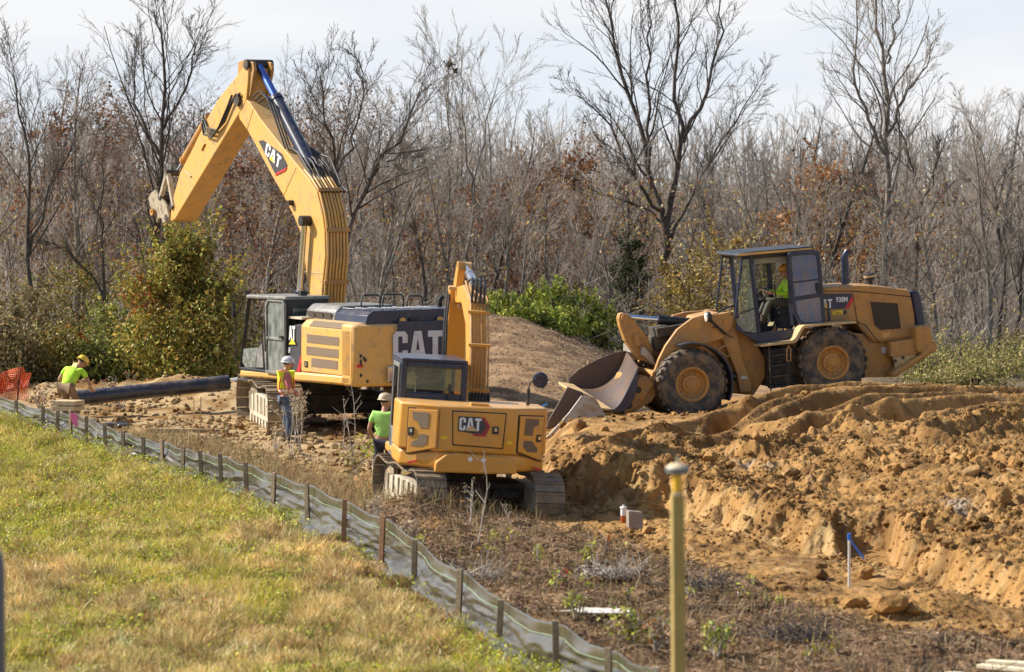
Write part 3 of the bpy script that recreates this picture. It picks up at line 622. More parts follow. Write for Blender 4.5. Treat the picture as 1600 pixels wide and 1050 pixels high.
leafy('maple_tree', 'broad green and orange tree with red tinged left side, beside the big digger cab', 'tree', 283, 600, 350, 79, 250, [(.36, .36, .07), (.44, .39, .08), (.26, .28, .06), (.52, .36, .09), (.2, .21, .055), (.4, .24, .07)], 1, 42000, .056, lambda f: .12+.88*(1-f)**.8,  reds=(.2, [(.36, .1, .03), (.42, .2, .05), (.3, .05, .03)], -.15))
bush = [(40, 600, 440, 82, 150), (120, 600, 400, 86, 170), (180, 606, 470, 80, 110), (5, 606, 490, 78, 110), (90, 610, 510, 79, 110), (150, 612, 530, 79, 90), (345, 606, 440, 83, 110), (30, 625, 540, 79, 90)]
BL = ['tall olive shrub at the far left, paler top', 'largest olive shrub between the left trunks', 'olive shrub left of the orange tinged tree', 'shrub cut by the left edge of the picture', 'low shrub right behind the bent worker', 'low dark shrub right of the bent worker', 'dark shrub seen through the big digger cab', 'lowest shrub behind the orange netting']
for i, (X, yb, yt, d, wp) in enumerate(bush): leafy('shrub', BL[i], 'shrub', X, yb, yt, d, wp, [MUT+[(.36, .26, .15), (.28, .19, .1)], OLIVE, [(.28, .31, .08), (.38, .37, .1), (.2, .23, .06)]][i % 3], 20+i, 5200, .052, lambda f: .5+.5*math.sin(math.pi*min(1, f*.8+.15)), .035)
hedge = [(775, 505, 466, 90, 60), (800, 508, 468, 90, 55), (838, 512, 458, 91, 70), (868, 518, 449, 90, 75), (905, 528, 458, 90, 80), (940, 535, 478, 90, 60), (880, 526, 495, 87, 70), (820, 514, 490, 87, 60)]
HL = ['yellow green bush at the left end of the hedge row by the small digger arm', 'yellow green bush, second from the left end of the hedge row', 'bush with pale yellow shoots left of the tallest hedge bush', 'tallest green bush on the crest of the brown mound', 'dark green bush right of the tallest hedge bush', 'darkest low bush at the right end of the hedge row', 'low yellowish bush in front of the tallest hedge bush', 'low bush in front of the left half of the hedge row']
for i, (X, yb, yt, d, wp) in enumerate(hedge): leafy('bush', HL[i], 'bush', X, yb, yt, d, wp, GYB, 40+i, 3600, .065, lambda f: .45+.55*math.sin(math.pi*min(1, f+.1)), .03, group='hedge bushes on the mound')
leafy('yellow_leaf_tree', 'small tree with sparse yellow leaves between the tall tree and the loader cab', 'tree', 1135, 560, 345, 90, 170, YELB, 70, 4600, .055, lambda f: .45+.55*math.sin(math.pi*f))
leafy('yellow_leaf_tree', 'lower yellow leafed thicket tree behind the loader lift arm', 'tree', 1075, 540, 405, 90, 130, YELB, 71, 3600, .055, lambda f: .5+.5*math.sin(math.pi*f))
leafy('cedar_tree', 'dark green cedar standing left of the tallest bare tree', 'tree', 985, 520, 355, 97, 110, [(.05, .075, .025), (.08, .09, .03)], 72, 6000, .05, lambda f: .2+.8*(1-f))
leafy('oak_tree', 'round brown leaved oak behind the loader cab and hood', 'tree', 1305, 540, 238, 105, 200, [(.34, .17, .07), (.42, .22, .09), (.26, .13, .06)], 73, 15000, .075, lambda f: .55+.5*math.sin(math.pi*min(1, f)), .14)
leafy('oak_tree', 'brown leaved oak left of the tallest tree, low in the wood', 'tree', 870, 520, 235, 105, 170, OAKB+REDB, 74, 6500, .075, lambda f: .5+.5*math.sin(math.pi*f), .12)
leafy('oak_tree', 'reddish oak behind the boom of the big digger', 'tree', 415, 580, 205, 100, 190, REDB, 75, 4800, .07, lambda f: .5+.5*math.sin(math.pi*f), .1)
leafy('oak_tree', 'orange brown oak rising at the upper left of the wood', 'tree', 110, 580, 150, 104, 200, OAKB+REDB, 76, 5200, .075, lambda f: .45+.5*math.sin(math.pi*f), .12)
leafy('oak_tree', 'rusty oak in the middle of the wood above the hedge', 'tree', 740, 520, 270, 103, 210, REDB+OAKB, 77, 5200, .07, lambda f: .6+.4*math.sin(math.pi*f), .1)
rsh = [(1440, 622, 545, 84, 120), (1500, 622, 535, 86, 130), (1560, 625, 548, 85, 120), (1600, 625, 520, 87, 110), (1400, 622, 560, 88, 90), (1530, 622, 570, 80, 110), (1470, 622, 575, 80, 100)]
RL = ['shrub with thin yellow green leaves just right of the loader counterweight', 'tallest shrub of the row right of the loader', 'olive shrub right of the tallest one, near the picture edge', 'shrub cut by the right edge of the picture', 'shrub showing under the loader counterweight', 'low dark shrub in front, third from the right edge', 'low dark shrub closest to the loader']
for i, (X, yb, yt, d, wp) in enumerate(rsh): leafy('shrub', RL[i], 'shrub', X, yb, yt, d, wp, [(.36, .32, .1), (.28, .27, .08), (.2, .2, .07), (.4, .3, .14)], 90+i, 1900, .045, lambda f: .7+.3*math.sin(math.pi*f), .03)
# thicket under the trees: uncountable thin stems and dead leaves
rg = np.random.default_rng(99); tb = TB(3); m = 3000
for i in range(m):
    d = rg.uniform(88, 125); X = rg.uniform(-40, 1640); p = np.array(P(X, 500, d)); p[2] = (0 if d < 111 else -.35)
    hh = rg.uniform(.8, 3.6); a, b = stem(p, np.array([rg.normal()*.3, rg.normal()*.3, 1]), hh, rg.uniform(.008, .018), 4, rg, .16, .02, .35); tb.add(a, b)
    for q in range(3):
        j = rg.integers(1, 4); c, e = stem(a[j], np.array([rg.normal(), rg.normal(), .8]), hh*.35, .0075, 2, rg, .2, .05, .6); tb.add(c, e)
tag(link('thicket', tb.mesh('thicket', TWIG)), 'tangle of thin dead stems under the trees', 'thicket', kind='stuff')
n = 44000; X = rg.uniform(-40, 1640, n); d = rg.uniform(88, 126, n); c = np.stack([(X-800)/FPX*d, d, rg.uniform(0, 1, n)**1.5*5.5], 1); keep = fbm(X*.012, c[:, 2]*.8+d*.05, 3, 5) > .47; c = c[keep]; n = len(c)
V, Q = leaf_quads(c, rg.uniform(.04, .09, n), rg); tag(link('thicket_leaves', np_mesh('thicket_leaves', V, Q, LEAF, np.repeat(palette(n, REDB+OAKB+OAKB+YELB+MUT, rg)*1.15, 4, 0))), 'dead leaves hanging in the thicket', 'leaves', kind='stuff')
# far wood behind: a wide band of stems seen as one mass
tb = TB(3)
for i in range(2300):
    d = rg.uniform(150, 210); X = rg.uniform(-60, 1660); p = np.array(P(X, 500, d)); p[2] = -.35
    a, b = stem(p, np.array([rg.normal()*.08, 0, 1]), rg.uniform(3.5, 9.5), rg.uniform(.04, .11), 5, rg, .07, .04, .2); tb.add(a, b)
    for q in range(8):
        j = rg.integers(1, 5); c, e = stem(a[j], np.array([rg.normal()*.7, rg.normal()*.5, .9]), rg.uniform(1, 3), .022, 2, rg, .15, .08, .4); tb.add(c, e)
tag(link('far_wood', tb.mesh('far_wood', TWIG)), 'far wood of leafless stems behind the nearer trees', 'wood', kind='stuff')

# grass field, left of the silt fence
rg = np.random.default_rng(12)
def blades(x, y, z, h, wd, lean, colr, rg):
    n = len(x); a = rg.uniform(0, 6.28, n); b = rg.uniform(0, 6.28, n); u = np.stack([np.cos(a), np.sin(a), 0*a], 1)*wd[:, None]
    l = np.stack([np.cos(b), np.sin(b), 0*b], 1)*lean[:, None]; p = np.stack([x, y, z], 1); up = np.stack([0*h, 0*h, h], 1)
    m_ = p+up*.55+l*.35*h[:, None]; t_ = p+up*np.sqrt(np.maximum(.15, 1-lean[:, None]**2*.4))+l*h[:, None]
    V = np.stack([p-u, p+u, m_+u*.8, m_-u*.8, t_+u*.15, t_-u*.15], 1).reshape(-1, 3)
    i = np.arange(n)[:, None]*6; Q = np.concatenate([i+np.array([0, 1, 2, 3]), i+np.array([3, 2, 4, 5])])
    return V, Q, np.repeat(colr, 6, 0)
def field(n, ymin=32.5, ymax=74):
    y = ymin+(ymax-ymin)*rg.uniform(size=n*2)**1.15; x = -y/5.6+rg.uniform(size=n*2)*(y*0+9); k = x < fence_x(y)-.02; return x[k][:n], y[k][:n]
GC = {'lime': [(.58, .54, .08), (.48, .48, .07), (.68, .58, .12), (.34, .36, .07)], 'green': [(.34, .37, .09), (.44, .42, .12), (.22, .24, .06)], 'straw': [(0.78, 0.61, 0.26), (0.67, 0.50, 0.20), (0.90, 0.75, 0.38), (0.57, 0.40, 0.17)], 'brown': [(0.39, 0.25, 0.11), (0.48, 0.29, 0.13), (0.30, 0.18, 0.08)]}
def field_cols(x, y, rg):
    n = len(x); dfx = fence_x(y)-x; X = 800+x/y*FPX; a = fbm(x*.55, y*.28, 4, 201); b = fbm(x*1.6, y*.8, 3, 202)
    wl = np.clip(ss(.45, .62, a+.4*ss(600, 100, X)*ss(44, 50, y)), 0, 1); wg = ss(.5, .68, b)*.6+.5*ss(43, 37, y); wb = ss(.55, .7, fbm(x*2.2, y*1.2, 3, 203))*.6+.65*ss(1.1, .1, dfx)
    ws = .72+.7*ss(.42, .6, fbm(x*.8+9, y*.4, 3, 205)); W_ = np.stack([wl*1.3, wg*.8, ws, wb], 1); W_ = (W_+.04)**2.2; W_ /= W_.sum(1, keepdims=True); r = rg.uniform(size=(n, 1)); k = (r > np.cumsum(W_, 1)).sum(1).clip(0, 3); tone = (.35+1.4*fbm(x*3.2, y*1.4, 4, 207))
    out = np.zeros((n, 3))
    for i, nm in enumerate(('lime', 'green', 'straw', 'brown')):
        s = k == i; out[s] = palette(s.sum(), GC[nm], rg, .16)
    return out*tone[:, None]*np.array([.92, .86, .84])
x, y = field(330000); bare = (1-ss(.25, .8, fence_x(y)-x))*.75+.7*(1-ss(.3, 1.1, np.hypot((x+3.5)/.8, (y-47.6)/2.6))); k = rg.uniform(size=len(x)) > bare; x, y = x[k], y[k]; n = len(x); h = rg.uniform(.06, .23, n)*(.1+2.1*fbm(x*2.4, y*1.3, 4, 88)**1.3)*ss(-.2, .9, fence_x(y)-x); V, Q, C = blades(x, y, gz(x, y)-.02, h, rg.uniform(.004, .011, n), rg.uniform(.1, 1.0, n), field_cols(x, y, rg), rg)
tag(link('grass', np_mesh('grass', V, Q, LEAF, C)), 'yellow green grass and straw of the sloping field', 'grass', kind='stuff')
x, y = field(60000); cover = ss(.42, .6, fbm(x*.55, y*.28, 4, 201)+.45*ss(43, 50, y)*ss(-1.5, -5, x)-.08); k = rg.uniform(size=len(x)) < .12+.88*cover; x, y = x[k], y[k]; n = len(x)
V, Q = leaf_quads(np.stack([x, y, gz(x, y)+rg.uniform(.03, .2, n)], 1), rg.uniform(.012, .036, n), rg, .8)
colr = palette(n, [(.55, .58, .05), (.45, .5, .05), (.62, .58, .08), (.3, .36, .05), (.2, .24, .05)], rg); r_ = rg.uniform(size=n) < .035; colr[r_] = palette(r_.sum(), [(.4, .09, .03), (.35, .16, .05)], rg)
tag(link('weeds', np_mesh('weeds', V, Q, LEAF, np.repeat(colr, 4, 0))), 'low leafy weeds in lime green patches over the field', 'weeds', kind='stuff')
# tussocks and dead stalks standing out of the field
x, y = field(1500); k = rg.uniform(size=len(x)) < .25+.75*ss(.45, .6, fbm(x*.9, y*.5, 3, 210)); x, y = x[k], y[k]; m = len(x); j = np.repeat(np.arange(m), 34); n = len(j)
xx = x[j]+rg.normal(size=n)*.05; yt_ = y[j]+rg.normal(size=n)*.05; kk = xx < fence_x(yt_)-.12; xx, yt_, j = xx[kk], yt_[kk], j[kk]; n = len(j); hs = rg.uniform(.14, .3, m)[j]*rg.uniform(.6, 1.1, n); ct = palette(m, GC['straw']+GC['brown']+GC['green'], rg, .2)[j]*rg.uniform(.75, 1.15, (n, 1))
V, Q, C = blades(xx, yt_, gz(xx, yt_)-.02, hs, rg.uniform(.004, .009, n), rg.uniform(.1, 1.1, n), ct, rg); tag(link('tussocks', np_mesh('tussocks', V, Q, LEAF, C)), 'taller straw and green tussocks scattered over the field', 'grass', kind='stuff')
# debris strip between the fence and the dug ground
def strip(n, xr=(-11, 9), yr=(33.5, 66)):
    x = rg.uniform(*xr, n*6); y = rg.uniform(*yr, n*6); _, t1, nm = pile_parts(x, y); yo = np.interp(x, _ox, _oy)
    k = (x > fence_x(y)+.06) & (t1 < .2) & (y < yo+rg.normal(size=n*6)*.35) | ((x < -.3+rg.normal(size=n*6)*.4) & (y > 51) & (x > fence_x(y)+.06) & (x < fence_x(y)+2.3+rg.normal(size=n*6)*.6))
    return x[k][:n], y[k][:n]
x, y = strip(8000); n = len(x); ln = rg.uniform(.08, .5, n)*rg.uniform(.4, 1, n); a = rg.uniform(0, 6.28, n); e = rg.normal(size=n)*.22+.08
d_ = np.stack([np.cos(a)*np.cos(e), np.sin(a)*np.cos(e), np.sin(e)], 1)*ln[:, None]/2; c = np.stack([x, y, gz(x, y)+.02+np.abs(np.sin(e))*ln*.5], 1); rr = rg.uniform(.003, .009, n)
u = np.cross(d_, [0, 0, 1.]); u /= np.linalg.norm(u, axis=1, keepdims=True); v = np.cross(u, d_); v /= np.linalg.norm(v, axis=1, keepdims=True)
ring = [u*math.cos(t)+v*math.sin(t) for t in (0, 2.1, 4.2)]
V = np.stack([c-d_+q*rr[:, None] for q in ring]+[c+d_+q*rr[:, None]*.6 for q in ring], 1).reshape(-1, 3); i = np.arange(n)[:, None]*6
Q = np.concatenate([i+np.array(q) for q in ([0, 1, 4, 3], [1, 2, 5, 4], [2, 0, 3, 5])])
tag(link('twig_litter', np_mesh('twig_litter', V, Q, LEAF, np.repeat(palette(n, [(.3, .2, .13), (.42, .32, .22), (.18, .11, .065), (.12, .075, .045)], rg), 6, 0))), 'broken twigs and roots strewn behind the silt fence', 'litter', kind='stuff')
x, y = strip(42000); n = len(x); V, Q = leaf_quads(np.stack([x, y, gz(x, y)+rg.uniform(0, .05, n)], 1), rg.uniform(.01, .035, n), rg, 1.4)
tag(link('leaf_litter', np_mesh('leaf_litter', V, Q, LEAF, np.repeat(palette(n, [(.24, .14, .075), (.33, .2, .11), (.13, .08, .05), (.42, .27, .14)], rg), 4, 0))), 'fallen brown leaves covering the strip behind the silt fence', 'litter', kind='stuff')
x, y = strip(26000); k = rg.uniform(size=len(x)) < np.where(y > 49, .9, .28); x, y = x[k], y[k]; n = len(x); h = rg.uniform(.1, .42, n)*np.where(y > 49, 1, .6)
V, Q, C = blades(x, y, gz(x, y)-.02, h, rg.uniform(.003, .007, n), rg.uniform(.05, .7, n), palette(n, [(.45, .33, .18), (.36, .24, .13), (.52, .42, .25), (.3, .19, .1), (.36, .33, .1)], rg), rg)
tag(link('dry_grass', np_mesh('dry_grass', V, Q, LEAF, C)), 'tan dry grass along the back of the silt fence', 'grass', kind='stuff')
# straw lines and stubble on the brown mound
n = 26000; x = rg.uniform(-6, 4.5, n); y = rg.uniform(69, 90, n); V, Q = leaf_quads(np.stack([x, y, gz(x, y)+rg.uniform(0, .04, n)], 1), rg.uniform(.012, .04, n), rg, 1.5)
tag(link('mound_litter', np_mesh('mound_litter', V, Q, LEAF, np.repeat(palette(n, [(.42, .32, .2), (.5, .4, .27), (.26, .18, .11), (.2, .13, .08)], rg), 4, 0))), 'straw and root scraps on the brown mound', 'litter', kind='stuff')
# rough growth at the foot of the left wood
n = 22000; x = rg.uniform(-16, -4.5, n); y = rg.uniform(78.5, 85, n); V, Q, C = blades(x, y, gz(x, y)-.02, rg.uniform(.15, .6, n), rg.uniform(.005, .012, n), rg.uniform(.1, .8, n), palette(n, [(.34, .27, .12), (.2, .2, .06), (.4, .32, .17), (.14, .13, .05)], rg), rg)
k = fbm(x*.8, y*.8, 3, 7) > .42; kk = np.repeat(k, 6)
sel = np.nonzero(k)[0]; Vs = V.reshape(-1, 6, 3)[sel].reshape(-1, 3); Cs = C.reshape(-1, 6, 3)[sel].reshape(-1, 3); i = np.arange(len(sel))[:, None]*6
tag(link('rank_grass', np_mesh('rank_grass', Vs, np.concatenate([i+np.array([0, 1, 2, 3]), i+np.array([3, 2, 4, 5])]), LEAF, Cs)), 'rank dry grass at the foot of the left wood', 'grass', kind='stuff')

# single plants that can be told apart
def plant(X, Y, hpx, label, cols, seed, nl=60, ls=.03, stems=3, name='sapling', cat='sapling', spread=.4, stemcol=(.25, .17, .1), leaf_from=.3, d=None):
    rg = np.random.default_rng(seed); p = Vector(P(X, Y, d)) if d else on_ground(X, Y); dd = p.y; H = hpx/FPX*dd
    o = empty(name, (p.x, p.y, (gzf(p.x, p.y) if not d else p.z)-.02), label, cat); tb = TB(4); pts = []
    for q in range(stems):
        a, b = stem(np.zeros(3), np.array([rg.normal()*spread, rg.normal()*spread, 1]), H*rg.uniform(.75, 1.05), .011, 7, rg, .1, .05, .4); tb.add(a, b); pts += list(a[2:])
        for j in range(2, 7):
            c, e = stem(a[j], np.array([rg.normal(), rg.normal(), .8]), H*.22, .006, 2, rg, .15, .05, .6); tb.add(c, e); pts += list(c[1:])
    link('stem', tb.mesh('stem', TWIG), o)
    if nl:
        pts = np.array([q for q in pts if q[2] > H*leaf_from]); c = pts[rg.integers(0, len(pts), nl)]+rg.normal(size=(nl, 3))*.03
        V, Q = leaf_quads(c, rg.uniform(.6, 1.2, nl)*ls, rg, .8); link('leaves', np_mesh('leaves', V, Q, LEAF, np.repeat(palette(nl, cols, rg), 4, 0)), o)
    return o
YG = [(.45, .46, .06), (.34, .4, .06), (.5, .42, .1)]; DRY = [(.45, .36, .24), (.36, .27, .17)]; RD = [(.32, .05, .04), (.4, .1, .05)]
for i, a in enumerate([
    (582, 735, 75, 'leafy yellow green sapling in front of the worker by the small digger', YG, 140, .04, 5), (560, 745, 60, 'lower yellow green sapling left of the worker by the small digger', [(.36, .33, .08), (.4, .3, .12)], 90, .035, 4),
    (842, 882, 34, 'small lime green sapling left of centre on the debris strip', YG, 34, .03, 2), (915, 885, 42, 'taller lime green sapling beside the orange tipped stake', YG, 44, .033, 2), (868, 925, 36, 'lime green seedling just above the silt fence bend', YG, 36, .03, 3),
    (918, 925, 30, 'lime green seedling right of the red leaved plant', YG, 30, .03, 2), (770, 850, 22, 'tiny green seedling behind the fence, left of the others', YG, 22, .028, 2), (880, 918, 32, 'red leaved plant on the debris strip', RD+[(.3, .28, .25)], 60, .035, 4),
    (900, 965, 40, 'yellow leafed sprouts right behind the silt fence', YG, 90, .028, 6), (985, 1010, 60, 'low yellow green undergrowth left of the survey pole', YG+[(.3, .2, .08)], 190, .03, 9), (1120, 1030, 62, 'low yellow green undergrowth right of the survey pole', YG+[(.25, .3, .07)], 160, .03, 8),
    (1025, 1020, 70, 'rusty undergrowth at the foot of the survey pole', [(.4, .2, .08), (.3, .28, .08)], 120, .03, 7), (1215, 905+40, 22, 'small green seedling right of the root pile', YG, 24, .028, 2), (620, 760, 42, 'sparse yellow leafed twig behind the tall fence stakes', YG, 20, .03, 2),
    (335, 695, 20, 'brownish weed at the fence, left of the grade stakes', DRY, 30, .03, 4), (190, 640, 62, 'red stemmed weed between pipe end and fence', RD+DRY, 70, .03, 6), (60, 640, 45, 'dry brown weed behind the fence at far left', DRY+OAKB, 90, .03, 6)]):
    plant(*a[:4], a[4], 500+i, int(a[5]*.8), a[6]*1.5, a[7])
for i, a in enumerate([(552, 712, 112, 'tall dry stalk with a brown plume standing before the big digger', 2), (455, 715, 105, 'pale feathery weed covering the legs of the worker in the vest', 3), (470, 712, 90, 'feathery dry weed right of the worker in the vest', 3), (535, 705, 60, 'thin dry stalk with a round seed head', 1),
                       (747, 850, 160, 'long thin bare stem rising in front of the small digger', 1), (735, 822, 75, 'curved pale stem in front of the small digger left track', 2), (628, 880, 70, 'reddish dry weed on the field side of the fence', 5), (430, 712, 50, 'low dry weed left of the worker in the vest', 5), (585, 830, 60, 'dry brown stalks behind the tall fence stakes', 5), (760, 800, 50, 'brown seed stalk in front of the small digger middle', 1), (797, 820, 40, 'short brown seed stalk before the small digger right track', 1)]):
    plant(a[0], a[1], a[2], a[3], [(.55, .44, .3), (.45, .33, .2)], 700+i, 230 if a[4] > 2 else (26 if a[4] == 2 else 10), .026 if a[4] > 2 else .016, a[4], 'dry_weed', 'weed', .1 if a[4] < 3 else .22, leaf_from=.72)
protos = [plant(700, 905, 17, 'low yellow green seedling scattered among the dead twigs', YG+[(.5, .3, .08)], 900+i, 16, .034, 2, name='seedling', cat='seedling') for i in range(3)]
rp = random.Random(21)
for o in protos: o['group'] = 'seedlings on the debris strip'
for i in range(34):
    X = rp.uniform(640, 1330); Y = rp.uniform(835, 1045); q = on_ground(X, Y)
    if q.x < fence_x(q.y)+.35 or q.y > np.interp(q.x, _ox, _oy)+.3: continue
    c = copy_tree(protos[i % 3]); c.location = (q.x, q.y, q.z-.02); c.rotation_euler = (0, 0, rp.uniform(0, 6)); s = rp.uniform(.6, 1.5); c.scale = (s, s, s)
# heaps of torn roots
for i, (X, Y, wp, lab) in enumerate([(1105, 925, 60, 'heap of torn dark roots right of the survey pole'), (1250, 1000, 60, 'heap of roots and dead grass left of the big soil lumps'), (740, 905, 50, 'tangle of dead roots just behind the silt fence'), (960, 905, 40, 'tangle of grey twigs left of the survey pole')]):
    p = on_ground(X, Y); rg = np.random.default_rng(800+i); tb = TB(4); Wd = wp/FPX*p.y
    for q in range(150):
        s = rg.normal(size=3)*np.array([Wd*.5, Wd*.4, .04]); a, b = stem(s, np.array([rg.normal(), rg.normal(), rg.uniform(-.1, .7)]), rg.uniform(.15, .5), rg.uniform(.004, .013), 4, rg, .4, -.05, .4); a[:, 2] = np.abs(a[:, 2]); tb.add(a, b)
    o = link('root_heap', tb.mesh('root_heap', TWIG if i > 1 else TWIGD)); o.location = (p.x, p.y, gzf(p.x, p.y)); tag(o, lab, 'roots')
# ------------------------------------------------------------------ machines
def MX(x, y, z, yaw, pitch=0, roll=0):
    return Matrix.Translation((x, y, z)) @ Matrix.Rotation(R(yaw), 4, 'Z') @ Matrix.Rotation(R(pitch), 4, 'Y') @ Matrix.Rotation(R(roll), 4, 'X')
def side(M, y, pts):                        # outline seen in the photo laid on the machine's own plane y = const, as (x, z)
    Mi = M.inverted(); o = Mi @ CAM; out = []
    for X, Y in pts:
        r = Mi.to_3x3() @ ray(X, Y); t = (y-o.y)/r.y; p = o+r*t; out.append((p.x, p.z))
    return out
def rear(M, x, pts):                        # the same on a plane x = const, as (y, z)
    Mi = M.inverted(); o = Mi @ CAM; out = []
    for X, Y in pts:
        r = Mi.to_3x3() @ ray(X, Y); t = (x-o.x)/r.x; p = o+r*t; out.append((p.y, p.z))
    return out
def rrect(w, h, r, k=4):
    out = []
    for cx, cy, a0 in ((w/2-r, h/2-r, 0), (-w/2+r, h/2-r, 90), (-w/2+r, -h/2+r, 180), (w/2-r, -h/2+r, 270)):
        for i in range(k+1): a = R(a0+90*i/k); out.append((cx+r*math.cos(a), cy+r*math.sin(a)))
    return out
def offset_frame(mb, outer, k, a, b, axis='y'):     # a frame: outline shrunk towards its centre by k
    n = len(outer); cx = sum(p[0] for p in outer)/n; cz = sum(p[1] for p in outer)/n
    wx = max(abs(p[0]-cx) for p in outer); wz = max(abs(p[1]-cz) for p in outer)
    inner = [(cx+(p[0]-cx)*(1-k/wx), cz+(p[1]-cz)*(1-k/wz)) for p in outer]
    def q(p, t): return (p[0], t, p[1]) if axis == 'y' else (t, p[0], p[1])
    vs = [q(p, a) for p in outer]+[q(p, a) for p in inner]+[q(p, b) for p in outer]+[q(p, b) for p in inner]; fs = []
    for i in range(n):
        j = (i+1) % n
        fs += [(i, j, n+j, n+i), (2*n+i, 3*n+i, 3*n+j, 2*n+j), (i, 2*n+i, 2*n+j, j), (n+i, n+j, 3*n+j, 3*n+i)]
    mb.add(vs, fs); return inner
def track_path(Lh, r, sag, n):
    # closed run of points round two wheels, centre height r
    pts = []; top = [(x, 2*r-sag*math.sin(math.pi*(x+Lh)/(2*Lh)*2)**2) for x in np.linspace(-Lh, Lh, 16)]
    pts += top
    pts += [(Lh+r*math.sin(a), r+r*math.cos(a)) for a in np.linspace(.25, math.pi-.25, 9)]
    pts += [(x, 0) for x in np.linspace(Lh, -Lh, 12)]
    pts += [(-Lh-r*math.sin(a), r-r*math.cos(a)) for a in np.linspace(.25, math.pi-.25, 9)]
    p = np.array(pts+[pts[0]]); s = np.concatenate([[0], np.cumsum(np.hypot(*np.diff(p, axis=0).T))]); q = np.linspace(0, s[-1], n, endpoint=False)
    f = lambda t: np.stack([np.interp(t % s[-1], s, p[:, 0]), np.interp(t % s[-1], s, p[:, 1])], -1)
    return f(q), f(q+.02)-f(q-.02), s[-1]
def make_track(parent, yc, Lh, r, wd, n, sag, fm, out):
    # belt of shoes with grousers, then frame, idler, sprocket and rollers
    pos, tan, tot = track_path(Lh, r, sag, n); mb = MB(); pitch = tot/n
    for (x, z), (tx, tz) in zip(pos, tan):
        a = math.atan2(tz, tx); rot = Matrix.Rotation(-a, 3, 'Y'); nx, nz = -math.sin(a), math.cos(a)
        mb.box((x, yc, z), (pitch*.93, wd, .025), rot); mb.box((x+nx*.022+math.cos(a)*pitch*.3, yc, z+nz*.022+math.sin(a)*pitch*.3), (.018, wd*.985, .035), rot)
        mb.box((x-nx*.055, yc, z-nz*.055), (pitch*.8, wd*.26, .08), rot)
    mb.build('track_belt', TRACK, parent)
    g = MB(); prof = [(-Lh*.88, .22*r*2), (-Lh*.8, .62*r*2), (-Lh*.3, .7*r*2), (Lh*.35, .7*r*2), (Lh*.78, .6*r*2), (Lh*.9, .3*r*2), (Lh*.7, .2*r*2), (-Lh*.75, .2*r*2)]
    g.prism(prof, yc-wd*.26, yc+wd*.26)
    for sx in (-.72, -.45, -.18, .1, .4, .7): g.box((Lh*sx, yc+out*wd*.3, r*1.0), (.05, .03, r*.75))
    g.build('track_frame', fm, parent, bevel=.015)
    for sx, nm, rr in ((Lh, 'idler_wheel', r*.86), (-Lh, 'drive_sprocket', r*.84)):
        k = MB(); k.lathe([(0, -wd*.14), (rr*.5, -wd*.16), (rr*.55, -wd*.1), (rr*.9, -wd*.1), (rr, -wd*.06), (rr, wd*.06), (rr*.9, wd*.1), (rr*.55, wd*.1), (rr*.5, wd*.16), (0, wd*.14)], (sx, yc, r), (0, 1, 0), 28); k.build(nm, TRACK, parent, smooth=40)
    for i in range(8):
        k = MB(); k.lathe([(0, -wd*.24), (r*.24, -wd*.24), (r*.26, -wd*.2), (r*.2, 0), (r*.26, wd*.2), (r*.24, wd*.24), (0, wd*.24)], (-Lh*.82+Lh*1.64*i/7, yc, r*.3), (0, 1, 0), 14); k.build('track_roller', fm, parent, smooth=40)
def ram(parent, name, a, b, rb, rr, f, bm_, rm, boss=1.25):
    # hydraulic cylinder: barrel from a for a fraction f, rod on to b
    a, b = Vector(a), Vector(b); m_ = a.lerp(b, f); mb = MB(); mb.cyl = None
    mb.tube([a, m_], rb, 18); mb.tube([m_-(b-a).normalized()*.09, m_+(b-a).normalized()*.02], rb*1.13, 18)
    o = mb.build(name, bm_, parent, smooth=40)
    k = MB(); k.tube([m_, b], rr, 14); k.build('rod', rm, o, smooth=40)
    return o
def pins(mb, pts, y0, y1, r):
    for x, z in pts: mb.lathe([(0, y0), (r, y0), (r, y1), (0, y1)], (x, 0, z), (0, 1, 0), 16)
def louvres(mb, pts, y, th, n):
    (x0, z0), (x1, z1) = pts
    for i in range(n): z = z0+(z1-z0)*(i+.5)/n; mb.box(((x0+x1)/2, y, z), (abs(x1-x0), th, abs(z1-z0)/n*.45))

# ---------- the big digger
M1 = MX(-3.78, 68.42, -.02, 120)
E1 = empty('excavator', M1, 'larger yellow tracked digger with its stick raised high, bent worker and pipe at its left', 'excavator')
def S1(y, pts): return side(M1, y, pts)
UC = empty('undercarriage', Matrix.Translation((-4.2, 69.0, 0)) @ Matrix.Rotation(R(-77-180), 4, 'Z'))
UC.parent = E1; UC.matrix_parent_inverse = M1.inverted()
# undercarriage is a part; its mesh is the car body between the tracks
def undercarriage(root, worldM, rootM, half, Lh, r, wd, n, sag, fm, ringr, ringz):
    mb = MB(); mb.box((0, 0, r*1.05), (1.5*half/1.3, half*2-.2, r*.8)); mb.box((0, half*.55, r*1.0), (Lh*1.0, half*.5, r*.35)); mb.box((0, -half*.55, r*1.0), (Lh*1.0, half*.5, r*.35))
    mb.lathe([(0, r*1.4), (ringr, r*1.4), (ringr, ringz), (0, ringz)], (0, 0, 0), (0, 0, 1), 32)
    u = mb.build('undercarriage', DARKU, root, bevel=.02); u.matrix_parent_inverse = rootM.inverted(); u.matrix_world = worldM
    for sgn in (1, -1): make_track(u, sgn*half, Lh, r, wd, n, sag, fm, sgn)
    return u
bpy.data.objects.remove(UC)
undercarriage(E1, Matrix.Translation((-4.18, 68.95, -.04)) @ Matrix.Rotation(R(103), 4, 'Z'), M1, 1.295, 1.95, .54, .8, 48, .1, PALEF, .7, 1.2)
